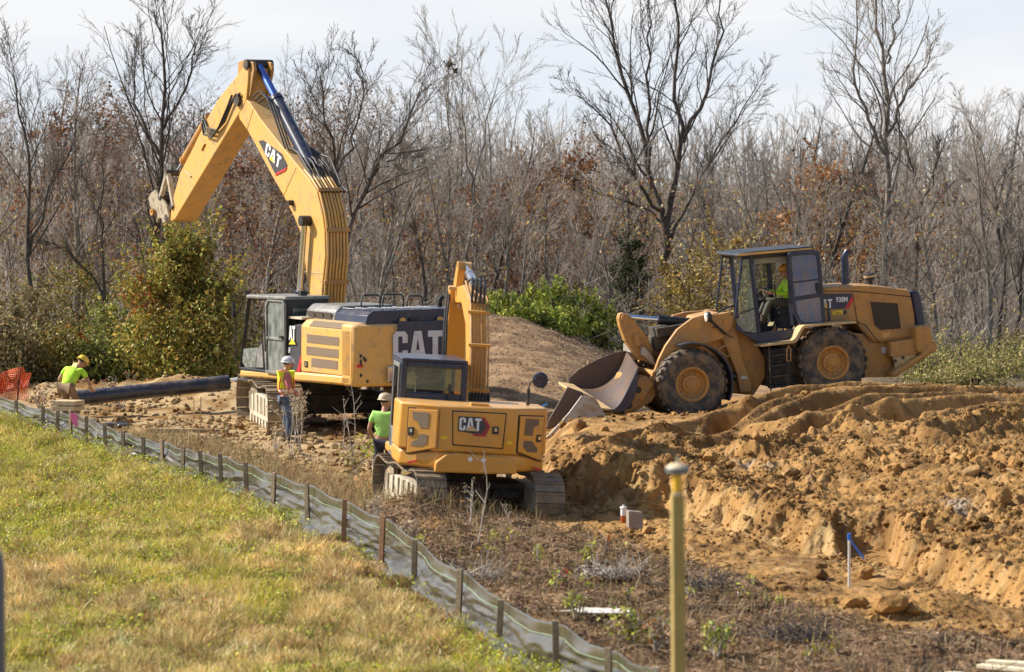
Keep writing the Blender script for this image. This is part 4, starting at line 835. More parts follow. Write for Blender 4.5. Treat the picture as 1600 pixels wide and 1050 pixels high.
# upper frame skirt
sk = S1(1.5, [(374, 577), (374, 589), (412, 592), (470, 597), (519, 601), (548, 604), (548, 587), (470, 581)])
mb = MB(); mb.prism(sk, 1.5, .3); mb.prism([(p[0], p[1]) for p in sk], -1.5, -.3); mb.box((-.4, 0, 1.32), (4.6, 2.5, .22)); mb.build('upper_frame', YEL, E1, smooth=35, bevel=.06, split=True)
mb = MB(); st = S1(1.52, [(380, 593), (405, 601)]); mb.box((st[0][0]-.3, 1.4, 1.02), (1.1, .3, .05)); mb.build('step', DARKU, E1, bevel=.01)
# engine side housing: bright louvred door behind a dark decal panel
x0 = S1(1.5, [(470, 540)])[0][0]; x1 = S1(1.5, [(549, 540)])[0][0]; zt = S1(1.5, [(500, 510)])[0][1]; zb = S1(1.5, [(500, 584)])[0][1]
mb = MB(); prof = [(1.5, zb), (1.5, zt-.02), (1.36, zt+.11), (1.1, zt+.14), (-1.1, zt+.14), (-1.36, zt+.11), (-1.5, zt-.02), (-1.5, zb)]
mb.prism(prof, x0, x1, 'x'); house = mb.build('engine_housing', YEL, E1, smooth=35, bevel=.03)
for q, (a, b) in enumerate([((483, 509), (533, 519)), ((480, 526), (530, 538)), ((479, 545), (529, 557)), ((487, 563), (528, 575))]):
    pa, pb = S1(1.5, [a, b]); cx, cz = (pa[0]+pb[0])/2, (pa[1]+pb[1])/2+.01
    mb = MB(); w_, h_ = abs(pa[0]-pb[0]), .185
    if q == 0: mb.box((cx, 1.44, zt+.045), (w_, .012, .17), Matrix.Rotation(R(47), 3, 'X'))
    else: mb.box((cx, 1.502, cz), (w_, .012, h_))
    mb.build('vent', MESHV, house)
mb = MB(); la = S1(1.5, [(475.5, 565), (482, 573)]); mb.box(((la[0][0]+la[1][0])/2, 1.505, (la[0][1]+la[1][1])/2), (.16, .015, .13)); mb.cur = 1; mb.box(((la[0][0]+la[1][0])/2-.01, 1.515, (la[0][1]+la[1][1])/2), (.07, .012, .08)); mb.build('latch', [BLACK, CHROME], house)
# dark panel beside the cab door, slanted lower edge with a red band
pz = S1(1.46, [(449, 510), (471, 506), (471, 583), (449, 583)])
mb = MB(); mb.prism([(p[0], p[1]) for p in pz], 1.47, -1.47); front = mb.build('battery_housing', CHAR, E1, bevel=.02)
mb = MB(); mb.prism(S1(1.475, [(463, 583), (471, 553), (471, 563), (469, 583)]), 1.473, 1.482); mb.build('red_stripe', RED, front)
o1 = S1(1.48, [(449, 540), (471, 540)]); uX = Vector((-1, 0, 0))
pA = S1(1.48, [(452.5, 531)])[0]; letters('AT', (pA[0], 1.484, pA[1]), (-1, 0, 0), (0, 0, 1), .31, .72, .03).build('lettering', WHITE, front)
pA = S1(1.48, [(451, 551)])[0]; text_mb('6F', (pA[0]+.02, 1.482, pA[1]), (-1, 0, 0), (0, 0, 1), .12).build('model_number', WHITE, front)
mb = MB(); tr_ = S1(1.49, [(452, 538), (462.5, 538), (457.5, 528.5)]); mb.prism(tr_, 1.498, 1.502); mb.cur = 1; c_ = (sum(p[0] for p in tr_)/3, sum(p[1] for p in tr_)/3); mb.prism([(c_[0]+(p[0]-c_[0])*1.3, c_[1]+(p[1]-c_[1])*1.3) for p in tr_], 1.485, 1.495); mb.build('warning_triangle', [DECY, BLACK], front)
mb = MB(); tb_ = S1(1.3, [(452, 508), (470, 498), (482, 498), (470, 506)]); mb.box((pz[0][0]*.5+pz[1][0]*.5, 1.2, zt+.13), (abs(pz[0][0]-pz[1][0]), .5, .05)); mb.build('tread_cover', PALEF, front)
# counterweight: yellow shoulders with a dark middle carrying big letters
XR = x1-.2; cw = [(x1+.0, 1.5), (x1-.1, 1.38), (XR, .62)]; zc = S1(1.5, [(547, 603)])[0][1]; zct = zt+.1
mb = MB(); pl = [(x1+.5, 1.5)]+cw+[(XR, -1.0), (x1-.1, -1.42), (x1, -1.5), (x1+.5, -1.5)]
mb.prism(pl, zc-.02, zct, 'z'); cwt = mb.build('counterweight', YEL, E1, smooth=40, bevel=.09)
r1 = rear(M1, XR-.02, [(604, 505), (600, 540), (607, 603), (750, 612), (750, 508)])
zr0, zr1 = min(p[1] for p in r1[:3])+.28, r1[0][1]+.03
mb = MB(); mb.prism([(.5, zr1), (.53, zr1-.5), (.44, zr0), (-.95, zr0), (-1.0, zr1-.5), (-.98, zr1)], XR+.02, XR-.035, 'x'); pnl = mb.build('dark_panel', NAVY, cwt, bevel=.012)
pa, pb = rear(M1, XR-.04, [(612, 567), (692, 567)]); pt = rear(M1, XR-.04, [(612, 519)])[0]
hh = pt[1]-pa[1]; wd_ = abs(pa[0]-pb[0]); letters('CAT', (XR-.038, pa[0]-.03, pa[1]+.01), (0, -1, 0), (0, 0, 1), hh, wd_/hh/2.05*.97).build('lettering', GREYL, pnl)
mb = MB()
for X, Y in [(553, 557), (552, 565), (572, 563), (554, 587), (575, 596), (570, 560), (550, 569)]:
    q = rear(M1, XR+.05, [(X, Y)])[0]; yy = min(1.33, max(.66, q[0])); xx = x1-.1-(1.38-yy)/.76*.1
    mb.ell((xx-.002, yy, q[1]), (.012, .035, .04), 8, 6)
mb.build('scrape_mark', DARKU, cwt, split=True)
q = rear(M1, XR+.05, [(566, 572)])[0]; mb = MB(); mb.box((x1-.1-(1.38-q[0])/.76*.1-.004, q[0], q[1]), (.012, .24, .06), Matrix.Rotation(R(7.5), 3, 'Z')); mb.build('red_reflector', RED, cwt)
# mirror on the counterweight edge
q = rear(M1, XR-.08, [(612, 585)])[0]; mb = MB(); mb.box((XR-.08, q[0], q[1]), (.05, .2, .34)); mb.build('rear_mirror', CHROME, cwt, bevel=.02)
# engine hood, dark, with grey louvred air intake at its front and grab rails
hz0, hz1 = zct-.02, S1(.9, [(590, 478)])[0][1]
hood = MB(); hood.prism([(1.2, hz0), (1.16, hz0+.2), (1.02, hz0+.3), (-1.3, hz0+.32), (-1.36, hz0)], XR+.12, -2.0, 'x')
for k in range(8): hood.box((-2.7, 1.02-.3*k, hz0+.315), (1.3, .03, .02))
hood = hood.build('engine_hood', NAVY, E1, smooth=35, bevel=.07)
mb = MB(); mb.prism([(1.2, hz0), (1.16, hz0+.24), (1.02, hz0+.36), (-.3, hz0+.36), (-.34, hz0)], -1.99, -.55, 'x'); ai = mb.build('air_intake', GREYP, E1, smooth=35, bevel=.05)
for k in range(3): mb = MB(); mb.box((-.87-.4*k, 1.2, hz0+.13), (.34, .02, .15), Matrix.Rotation(R(-10), 3, 'X')); mb.build('intake_grille', MESHD, ai)
for k, yy in enumerate((.35, -.55)):
    mb = MB(); mb.lathe([(0, -.03), (.07, -.03), (.07, .03), (0, .03)], (XR+.06, yy, hz0+.08), (1, 0, 0), 14); mb.build('lifting_eye', YEL, cwt, smooth=40)
    mb = MB(); mb.box((XR+.1, yy-.28, hz0+.1), (.06, .2, .07)); mb.build('hood_latch', BLACK, hood)
mb = MB()
for a, b, t in ((.62, .15, 466), (.1, -.42, 466), (-.5, -.9, 470)):
    zz = hz0+.32; hgt = .26 if t < 468 else .22; mb.tube([(-2.1, a, zz-.02), (-2.1, a-.03, zz+hgt-.04), (-2.1, a-.08, zz+hgt), (-2.1, b+.06, zz+hgt), (-2.1, b, zz+hgt-.05), (-2.1, b, zz-.02)], .018, 8)
mb.build('grab_rail', BLACK, E1, smooth=50, split=True)
mb = MB(); mb.tube([(-2.6, -1.05, hz0+.2), (-2.6, -1.05, hz0+.45), (-2.66, -1.09, hz0+.55)], [.06, .06, .055], 14); mb.build('exhaust_pipe', BLACK, E1, smooth=50)
# cab
cabz0 = S1(1.5, [(374, 578)])[0][1]; cabz1 = S1(1.5, [(400, 461)])[0][1]
cx0 = S1(1.5, [(373, 578)])[0][0]; cxT = S1(1.5, [(386, 461)])[0][0]; cxR = S1(1.5, [(447, 500)])[0][0]
Y0, Y1 = 1.5, .45
fr_ = [(cx0, cabz0), (cx0, cabz0+.15), (cxT, cabz1), (cxR, cabz1), (cxR, cabz0)]
cab = MB(); cab.prism([(cx0, cabz0), (cx0, cabz0+.07), (cxR, cabz0+.07), (cxR, cabz0)], Y0, Y1)
def bar(mb, a, b, w, y): 
    a = Vector((a[0], y, a[1])); b = Vector((b[0], y, b[1])); mb.tube([a, b], w, 4)
for y in (Y0-.05, Y1+.05):
    bar(cab, (cx0-.03, cabz0+.03), (cxT-.03, cabz1-.05), .055, y)
    bar(cab, (cxT-.05, cabz1-.06), (cxR, cabz1-.06), .06, y); bar(cab, (cxR+.08, cabz0), (cxR+.08, cabz1-.05), .1, y)
bar(cab, (cx0-.95, cabz0), (cx0-.95, cabz1-.08), .055, Y1+.05); cab.box((cxT-.08, (Y0+Y1)/2, cabz1-.06), (.1, Y0-Y1, .1))
cab.box((cxR+.05, (Y0+Y1)/2, cabz0+.75), (.08, Y0-Y1, 1.45)); cab.box((cxR+.05, (Y0+Y1)/2, cabz1-.14), (.08, Y0-Y1, .24))
cab = cab.build('cab', BLACK, E1, bevel=.015)
mb = MB(); mb.prism([(cxT+.03, cabz1-.09), (cxT-.02, cabz1), (cxR-.02, cabz1+.02), (cxR-.02, cabz1-.06)], Y0+.03, Y1-.03); mb.build('cab_roof', GREYP, cab, bevel=.03)
mb = MB(); q = S1(1.5, [(468, 472), (500, 500)]); mb.box((cxR-.0, .95, cabz1-.42), (.02, .78, .34)); mb.build('rear_window', GLS, cab)
dx0 = S1(1.53, [(416, 540)])[0][0]; dx1 = S1(1.53, [(446, 540)])[0][0]; dz1 = S1(1.53, [(430, 469)])[0][1]; dz0 = cabz0+.02; dzm = S1(1.53, [(430, 529)])[0][1]
mb = MB(); dm = [(dx0, dz0), (dx1, dz0), (dx1, dz1-.08), (dx1+.08, dz1), (dx0-.1, dz1), (dx0, dz1-.12)]
ctr = offset_frame(mb, dm, .06, 1.50, 1.56); mb.box(((dx0+dx1)/2, 1.53, dzm), (abs(dx0-dx1)-.1, .055, .06)); door = mb.build('door', GREYP, cab, bevel=.01)
mb = MB(); mb.box(((dx0+dx1)/2, 1.52, (dz0+dz1)/2), (abs(dx0-dx1)-.1, .012, dz1-dz0-.1)); mb.build('door_glass', GLSD, door)
mb = MB(); mb.box((dx1+.1, 1.585, dzm+.05), (.13, .05, .06)); mb.tube([(dx0-.1, 1.6, dzm-.3), (dx0-.1, 1.62, dzm+.4)], .018, 6); mb.build('door_handle', BLACK, door, split=True)
lg = S1(1.47, [(379, 545), (403, 543), (400, 560), (399, 574), (384, 574), (379, 566)])
mb = MB(); mb.prism(lg, 1.46, 1.47); mb.build('lower_side_glass', GLSD, cab)
mb = MB(); q = [(cxT-.1, cabz1-.12), (cx0-.06, cabz0+.1), (dx0+.02, cabz0+.1), (dx0+.02, cabz1-.12)]; mb.prism(q, .47, .475); mb.build('right_window', GLS, cab)
mb = MB(); q = S1(1.5, [(404, 546), (411, 536), (413, 574), (402, 574)]); mb.prism(q, 1.48, 1.53); mb.tube([(dx0+.03, 1.52, cabz0+.25), (dx0+.1, 1.52, cabz0+.8), (dx0+.02, 1.52, cabz0+1.2), (dx0+.0, 1.52, cabz0+1.5)], .03, 6); mb.build('door_pillar', GREYP, cab)
mb = MB(); mb.box((cx0-1.0, 1.0, cabz0+.45), (.5, .5, .16)); mb.box((cx0-1.22, 1.0, cabz0+.85), (.15, .48, .7)); mb.box((cx0-1.26, 1.0, cabz0+1.3), (.1, .25, .2)); mb.build('operator_seat', SEATM, cab, bevel=.05)
mb = MB(); mb.tube([(cx0+.03, 1.5, cabz0+.02), (cx0+.05, 1.56, cabz0+.3), (cx0-.02, 1.58, cabz1-.5), (cxT, 1.5, cabz1-.02)], .015, 6)
for z in (cabz1-.45, cabz1-.27): mb.box((cx0+.0, 1.62, z), (.05, .1, .15), Matrix.Rotation(R(25), 3, 'Z'))
mb.lathe([(0, 0), (.06, 0), (.06, .06), (0, .06)], (cxT, 1.5, cabz1+.02), (0, 0, 1), 12); mb.build('mirror', BLACK, cab)
mb = MB(); mb.box((cxR+.3, .95, cabz1+.06), (.16, .16, .14)); mb.build('beacon', BLACK, cab, bevel=.01)
# boom, traced in its own plane, real thickness
BW = .30
def plate(name, pts, y0, y1, m, parent=None, bevel=.015, M=M1, ys=None):
    mb = MB(); mb.prism(side(M, ys if ys is not None else max(y0, y1), pts), y0, y1); return mb.build(name, m, parent, bevel=bevel)
boomL = [(372, 172), (374, 186), (386, 203), (407, 241), (425, 275), (443, 306), (459, 338), (469, 362), (475, 395), (479, 435), (484, 465), (492, 478), (502, 470), (504, 440), (508, 400), (507, 360), (503, 332), (495, 300), (484, 282), (472, 267), (440, 228), (407, 186), (390, 160), (380, 152), (372, 160)]
boom = plate('boom', boomL, BW, -BW, YEL, E1, .02)
mb = MB()
for a, b in (((443, 306), (463, 262)), ((386, 203), (396, 170)), ((476, 425), (504, 427))):
    q = S1(BW, [a, b]); mb.tube([(q[0][0], BW+.002, q[0][1]), (q[1][0], BW+.002, q[1][1])], .008, 4)
mb.build('weld_seam', TANP, boom, split=True)
q = S1(BW+.01, [(404, 220), (411, 219), (440, 240), (449, 258), (445, 267), (431, 274), (428, 268)])
bd = MB(); bd.prism(q, BW+.003, BW+.012); bd = bd.build('decal', CHAR, boom)
mb = MB(); mb.prism(S1(BW+.01, [(430, 271), (431, 274.5), (446, 267), (448.5, 261), (444, 264)]), BW+.012, BW+.018); mb.build('red_stripe', RED, bd)
c0 = S1(BW+.012, [(414, 240)])[0]; c1 = S1(BW+.012, [(437, 264)])[0]; cu = Vector((c1[0]-c0[0], 0, c1[1]-c0[1])); hgt = S1(BW+.012, [(423, 229)])[0]
upv = Vector((hgt[0]-c0[0], 0, hgt[1]-c0[1]))
upn = (upv-cu.normalized()*upv.dot(cu.normalized())); letters('CAT', (c0[0], BW+.016, c0[1]), cu, upn, upn.length*1.05, cu.length/upn.length/2.15, thick=.006).build('lettering', WHITE, bd)
tri = MB(); tri.prism([(.66*1, 0), (1.25, 0), (.96, .42)], 0, .009, 'z'); kk = upn.length*1.05; ws_ = cu.length/upn.length/2.15; tri.xform(frame((c0[0], BW+.016, c0[1]), cu, upn) @ Matrix.Diagonal((kk*ws_, kk, 1, 1))); tri.build('yellow_triangle', DECY, bd)
# back of the boom: steel pipes clamped in rows
backc = S1(0, [(540, 476), (538, 440), (538, 390), (536, 345), (528, 312), (516, 286), (500, 262)])
backL = S1(BW, [(508, 474), (510, 440), (512, 395), (510, 352), (505, 322), (494, 294), (478, 268), (440, 226)])
mb = MB(); k = 7
bx_ = S1(BW, [(502, 474), (504.5, 440), (508, 400), (507, 360), (503, 332), (495, 300), (484, 282), (472, 267)])
for i in range(k):
    yy = BW-.06-(2*BW-.12)*i/(k-1); e = .03+(.012 if i % 2 else 0)
    pts = []
    for j, (x, z) in enumerate(bx_):
        a = bx_[max(j-1, 0)]; b = bx_[min(j+1, len(bx_)-1)]; t = Vector((b[0]-a[0], b[1]-a[1])).normalized(); pts.append((x-t.y*e, yy, z+t.x*e) if t.y > 0 else (x+t.y*e, yy, z-t.x*e))
    mb.tube(pts, .03, 8)
mb.build('hydraulic_pipe', YEL, boom, smooth=50, split=True)
mb = MB()
for j in (1, 3, 5):
    x, z = bx_[j]; a = bx_[j-1]; b = bx_[min(j+1, len(bx_)-1)]; t = Vector((b[0]-a[0], b[1]-a[1])).normalized(); mb.box((x-t.y*.075, 0, z+t.x*.075), (.05, 2*BW+.0, .1), Matrix.Rotation(-math.atan2(t.y, t.x)+R(90), 3, 'Y'))
mb.build('pipe_clamp', YELD, boom, bevel=.01, split=True)
mb = MB(); rgq = random.Random(4)
tp = S1(0, [(503, 300), (492, 262), (478, 240), (466, 222)])
for i in range(8):
    yy = BW-.1-.09*i; a = bx_[5]; pts = [(a[0]-.1, yy, a[1]), (tp[0][0]-.12, yy, tp[0][1]+.15), (tp[1][0]+.1*rgq.random(), yy+.03, tp[1][1]+.18*rgq.random()+.05), (tp[2][0]+.05, yy*.8, tp[2][1]), (tp[3][0]+.05, yy*.8, tp[3][1]-.12)]
    mb.tube(pts, .026, 7)
hp = S1(.2, [(400, 160), (412, 150), (425, 163), (440, 205), (452, 240)])
for i in range(3): mb.tube([(x, .12+.09*i, z+.06*i) for x, z in hp], .022, 7)
mb.build('hydraulic_hose', HOSE, boom, smooth=50, split=True)
# boom rams, one each side
bt = S1(BW+.1, [(478, 345)])[0]; bb = S1(BW+.1, [(466, 466)])[0]
for sg in (1, -1): ram(E1, 'boom_ram', (bb[0], sg*(BW+.13), bb[1]-.55), (bt[0], sg*(BW+.13), bt[1]), .1, .07, .3, NAVY, CHROME)
mb = MB(); pins(mb, [bt], -BW-.24, BW+.24, .12); pp = S1(BW, [(457, 317)])[0]; mb.box((pp[0], BW+.06, pp[1]), (.12, .12, .12)); mb.build('boom_pin', BLACK, boom, smooth=40)
# stick and its ram
SW = .31
stk = [(386, 98), (362, 128), (339, 157), (321, 190), (298, 238), (281, 270), (268, 318), (266, 346), (272, 344), (300, 296), (335, 238), (371, 180), (381, 198), (384, 158), (387, 140), (388, 112)]
stickp = [(386, 98), (362, 128), (339, 157), (321, 190), (298, 238), (281, 270), (268, 318), (266, 346), (273, 343), (300, 298), (335, 240), (371, 181), (384, 158), (387, 130), (388, 108)]
stick = plate('stick', stickp, SW, -SW, YEL, E1, .02)
mb = MB(); ear = [(388, 97), (399, 93), (411, 98), (413, 108), (406, 150), (396, 165), (384, 160), (386, 128)]
mb.prism(S1(.0, ear), .26, .19); mb.prism(S1(.0, ear), -.19, -.26); mb.build('stick_lug', YELD, stick, bevel=.01, split=True)
mb = MB(); tpin = S1(0, [(404, 101)])[0]; piv = S1(BW, [(374, 156)])[0]; pins(mb, [tpin], -.34, .34, .12); pins(mb, [piv], -BW-.09, BW+.09, .15); mb.build('pivot_pin', DARKU, stick, smooth=40, split=True)
b0 = S1(0, [(487, 262)])[0]; ram(E1, 'stick_ram', (b0[0], 0, b0[1]), (tpin[0], 0, tpin[1]), .15, .095, .66, NAVY, mat('blue_sheen_rod', (.12, .2, .55), .2, metal=.8))
mb = MB()
for i, off in enumerate((0, 5, 10)):
    q = S1(SW+.03, [(376-off, 146+off*.3), (364-off*.6, 160+off), (352-off*.7, 190+off), (340-off*.5, 204+off), (325-off*.3, 200+off), (319, 183+off)]); mb.tube([(x, SW+.05+.02*i, z) for x, z in q], .028, 7)
mb.build('stick_hose', HOSE, stick, smooth=50, split=True)
mb = MB()
for a, b, c in (((314, 218), (320, 225), (315, 235)), ((289, 268), (298, 276), (298, 276))):
    q = S1(SW+.02, [a, b, c]); mb.tube([(x, SW+.015, z) for x, z in q], .025, 4)
mb.build('bracket', YELD, stick, split=True)
ba = S1(.05, [(325, 182)])[0]; bb2 = S1(.05, [(272, 275)])[0]; ram(E1, 'bucket_ram', (ba[0], 0, ba[1]), (bb2[0], 0, bb2[1]), .12, .07, .74, YELD, CHROME)
# linkage and quick coupler
COUP = mat('worn_coupler', (.42, .35, .25), .7, second=(.22, .16, .1), scale=6, bump=.4)
for sg in (1, -1):
    mb = MB(); 
    for a, b, w in (((262, 270), (252, 308), .07), ((263, 272), (272, 322), .065)):
        p, q = S1(.3, [a, b]); mb.tube([(p[0], sg*.3, p[1]), (q[0], sg*.3, q[1])], w, 6)
    mb.build('bucket_link', PALEF, stick)
    mb = MB(); mb.prism(S1(.3, [(237, 302), (244, 296), (248, 304), (254, 309), (262, 322), (266, 338), (263, 346), (256, 349), (254, 341), (249, 342), (247, 349), (243, 334), (236, 322), (234, 310)]), sg*.34, sg*.26); mb.build('coupler_plate', COUP, stick, bevel=.02)
mb = MB(); pins(mb, S1(.3, [(262, 270), (252, 308), (270, 322), (262, 340), (240, 330)]), -.36, .36, .08); mb.prism(S1(0, [(254, 312), (264, 300), (270, 318), (264, 344), (256, 340)]), -.2, .2); mb.build('coupler_pin', DARKU, stick, smooth=40, split=True)
mb = MB(); ql = S1(.4, [(238, 331)])[0]; mb.lathe([(.03, -.02), (.09, -.03), (.09, .03), (.03, .02)], (ql[0], .4, ql[1]), (0, 1, 0), 14); mb.build('coupler_hook', YELD, stick, smooth=40)

# ---------- the compact digger seen from behind
M2 = MX(-.9, 51.45, 0, 98, 0, 3.4)
E2 = empty('excavator', M2, 'smaller yellow tracked digger seen from behind, arm folded up, cab at its left', 'excavator')
def S2(y, pts): return side(M2, y, pts)
def R2(x, pts): return rear(M2, x, pts)
undercarriage(E2, Matrix.Translation((-.80, 51.5, -.06)) @ Matrix.Rotation(R(104), 4, 'Z') @ Matrix.Rotation(R(3.4), 4, 'X'), M2, .99, 1.42, .4, .5, 44, .06, PALEF, .5, .98)
xr = -1.55
TOPL, BOTL = R2(xr, [(632, 629), (621, 728)]); TOPR, BOTR = R2(xr, [(858, 642), (851, 742)])
zt2, zb2 = (TOPL[1]+TOPR[1])/2, (BOTL[1]+BOTR[1])/2; yl, yr = 1.21, -1.24
zb2 -= .02
# body shell in plan: flat middle, chamfered ends
plan = [(-.2, yl), (-1.15, yl), (xr, .62), (xr, -.68), (-1.15, yr), (-.2, yr), (1.35, yr), (1.35, -.45), (.1, -.45), (.1, .35), (-.2, .35)]
mb = MB(); mb.prism([(-.2, yl), (-1.15, yl), (xr, .62), (xr, -.68), (-1.15, yr), (-.2, yr)], zb2+.3, zt2, 'z'); body = mb.build('body_shell', YELC, E2, smooth=40, bevel=.035)
mb = MB(); lo = [(.0, yl-.02), (-1.1, yl-.02), (xr-.0, .6), (xr-.0, -.66), (-1.1, yr+.02), (.0, yr+.02)]
mb.prism(lo, zb2+.02, zb2+.295, 'z'); cw2 = mb.build('counterweight', YELC, E2, smooth=40, bevel=.05)
mb = MB(); bp = R2(xr-.12, [(679, 738), (681, 722), (696, 711), (712, 708), (795, 716), (806, 728), (808, 741), (760, 741)]); mb.prism(bp, xr+.05, xr-.12, 'x'); mb.build('bumper', YELC, cw2, bevel=.03)
mb = MB(); mb.box((.55, -.85, (zt2+zb2)/2-.02), (1.55, .76, zt2-zb2-.1)); mb.box((.6, 0, zb2+.12), (1.7, 2.3, .16)); mb.build('side_housing', YELC, E2, bevel=.04)
for X, Y in ((734.5, 718), (755.5, 719.5)):
    q = R2(xr-.12, [(X, Y)])[0]; mb = MB(); mb.lathe([(.042, -.0), (.038, .015), (.028, .02), (0, .022)], (xr-.12, q[0], q[1]), (-1, 0, 0), 18); mb.build('tail_lamp', LAMP, cw2, smooth=40)
# doors: middle one proud on the flat, outer ones on the chamfers
def on_face(pts, xo):                      # lay rear-view points on the chamfered rear, pushed out by xo
    out = []
    for y, z in pts:
        if y > .62: x = xr+(y-.62)/(yl-.62)*(xr*-1-1.15)
        elif y < -.68: x = xr+(-.68-y)/(-.68-yr)*(-1.15-xr)
        else: x = xr
        out.append(Vector((x, y, z)))
    n = ((out[1]-out[0]).cross(out[2]-out[0])).normalized()
    if n.x > 0: n = -n
    return out, n
def panel(name, px, t0, t1, m, parent, bevel=.01):
    # iterate so that points sit on the real face
    ys = R2(xr, px); k = []
    for i, (y, z) in enumerate(ys):
        for _ in range(4):
            x = on_face([(y, z)]*1+[(y+.01, z), (y, z+.01)], 0)[0][0].x; y, z = R2(x, [px[i]])[0]; y = max(min(y, yl-.012), yr+.012)
        k.append((y, z))
    o, n = on_face(k, 0); c = MB(); N_ = len(o)
    c.add([p+n*t0 for p in o]+[p+n*t1 for p in o], [list(range(N_)), list(range(2*N_-1, N_-1, -1))]+[(i, i+N_, (i+1) % N_+N_, (i+1) % N_) for i in range(N_)])
    return c.build(name, m, parent, bevel=bevel), o, n
DL, o_, n_ = panel('left_door', [(640, 638), (686, 641), (682, 700), (636, 708)], .004, .03, YELC, body, .012)
panel('door_gap', [(638, 636), (688, 639), (684, 702), (634, 710)], .001, .004, BLACK, body, 0)
panel('vent', [(646, 643), (672, 645), (670, 668), (657, 668), (655, 659), (647, 655)], .031, .036, MESHV, DL, 0)
panel('vent', [(656, 678), (669, 679), (668, 693), (659, 697), (643, 696), (645, 690), (655, 686)], .031, .036, MESHV, DL, 0)
panel('latch', [(639.5, 667), (648.5, 667), (648, 680), (639, 680)], .031, .045, BLACK, DL, .004)
panel('keyhole', [(642.5, 670), (646, 670), (646, 675), (642.5, 675)], .046, .052, CHROME, DL, 0)
DC, o_, n_ = panel('centre_door', [(708, 643), (790, 647), (784, 700), (708, 694)], .004, .03, YELC, body, .012)
panel('door_gap', [(706.5, 641), (792, 645.5), (786, 702), (706.5, 696)], .001, .004, BLACK, body, 0)
DR, o_, n_ = panel('right_door', [(812, 650), (849, 651), (844, 720), (808, 706)], .004, .03, YELC, body, .012)
panel('door_gap', [(810, 648), (851, 649.5), (845.5, 722.5), (806, 708)], .001, .004, BLACK, body, 0)
panel('vent', [(820, 654), (840, 655), (840, 663), (832, 668), (830, 681), (817, 680)], .031, .036, MESHV, DR, 0)
panel('vent', [(817, 688), (829, 689), (838, 702), (836, 707), (822, 706), (815, 698)], .031, .036, MESHV, DR, 0)
panel('latch', [(836.5, 679), (843.5, 679), (842.5, 690.5), (835.5, 690.5)], .031, .045, BLACK, DR, .004)
panel('keyhole', [(838, 682), (841.5, 682), (841, 687), (838, 687)], .046, .052, CHROME, DR, 0)
panel('latch', [(769, 666), (779, 666.5), (778.5, 678.5), (768.5, 678)], .031, .045, BLACK, DC, .004)
panel('keyhole', [(772, 669), (776, 669), (776, 674), (772, 674)], .046, .052, CHROME, DC, 0)
hx, _, _ = panel('logo_hexagon', [(736, 651), (757, 652), (766, 666), (758, 682), (740, 681), (735, 674), (748, 673)], .031, .036, MAROON, DC, 0)
hx2, _, _ = panel('logo_backing', [(716, 650), (752, 652), (760, 667), (752, 677), (738, 677), (715, 673)], .037, .041, CHAR, DC, 0)
q0, q1, q2 = R2(xr-.045, [(717, 672), (752, 674), (717, 652)]); h_ = q2[1]-q0[1]
letters('CAT', (xr-.045, q0[0], q0[1]), (0, q1[0]-q0[0], q1[1]-q0[1]), (0, 0, 1), h_, abs(q1[0]-q0[0])/h_/2.08, thick=.006).build('lettering', WHITE, DC)
mb = MB(); q = R2(xr-.053, [(727, 673), (747, 674), (736.5, 664)]); mb.prism(q, xr-.053, xr-.056, 'x'); mb.build('yellow_triangle', TANP, DC)
panel('warning_label', [(688.5, 681), (699, 682), (699, 686), (688.5, 685.5)], .002, .005, DECY, body, 0)
panel('warning_label', [(792, 689), (801, 690), (801, 694.5), (792, 694)], .002, .005, DECY, body, 0)
panel('reflector', [(827, 728), (843, 732), (841, 736), (837, 735)], .032, .036, RED, cw2, 0)
panel('reflector', [(637, 721), (655, 718), (652, 722), (640, 724)], .032, .036, RED, cw2, 0)
q = R2(-1.3, [(748, 637)])[0]; mb = MB(); mb.box((-1.35, q[0], zt2+.02), (.2, .3, .06)); mb.build('hinge', YELC, body, bevel=.01)
# cab of the compact digger
cz1 = R2(-.1, [(680, 561)])[0][1]; cz0 = zb2+.05; YL2, YR2 = 1.12, .0
mb = MB()
def post(x, y, z0, z1, w=.1, d=.1): mb.box((x, y, (z0+z1)/2), (w, d, z1-z0))
post(-.14, YL2-.05, zt2-.1, cz1-.04); post(-.14, YR2+.05, zt2-.1, cz1-.04); post(1.35, YL2-.05, cz0, cz1-.04, .07, .06); post(1.35, YR2+.05, cz0, cz1-.04, .07, .06)
mb.box((-.14, (YL2+YR2)/2, zt2+.04), (.1, YL2-YR2-.2, .12)); mb.box((-.14, (YL2+YR2)/2, cz1-.1), (.1, YL2-YR2-.2, .1)); mb.box((.5, YL2-.04, cz0+.2), (1.7, .06, .5)); mb.box((.6, YR2+.03, cz0+.3), (1.5, .05, .6))
mb.box((.6, YL2-.04, cz1-.1), (1.6, .07, .1)); mb.box((1.35, (YL2+YR2)/2, cz1-.1), (.06, 1, .1))
cab2 = mb.build('cab', NAVY, E2, bevel=.02)
mb = MB(); mb.prism([(-.2, YL2), (1.4, YL2), (1.4, YR2), (-.2, YR2)], cz1-.05, cz1+.0, 'z'); mb.build('cab_roof', NAVY, cab2, bevel=.03)
mb = MB(); mb.box((-.15, (YL2+YR2)/2, (zt2+cz1)/2+.03), (.012, YL2-YR2-.19, cz1-zt2-.24)); mb.build('rear_window', GLS, cab2)
mb = MB(); mb.box((1.36, (YL2+YR2)/2, (zt2+cz1)/2-.1), (.012, YL2-YR2-.15, cz1-zt2)); mb.build('windscreen', GLS, cab2)
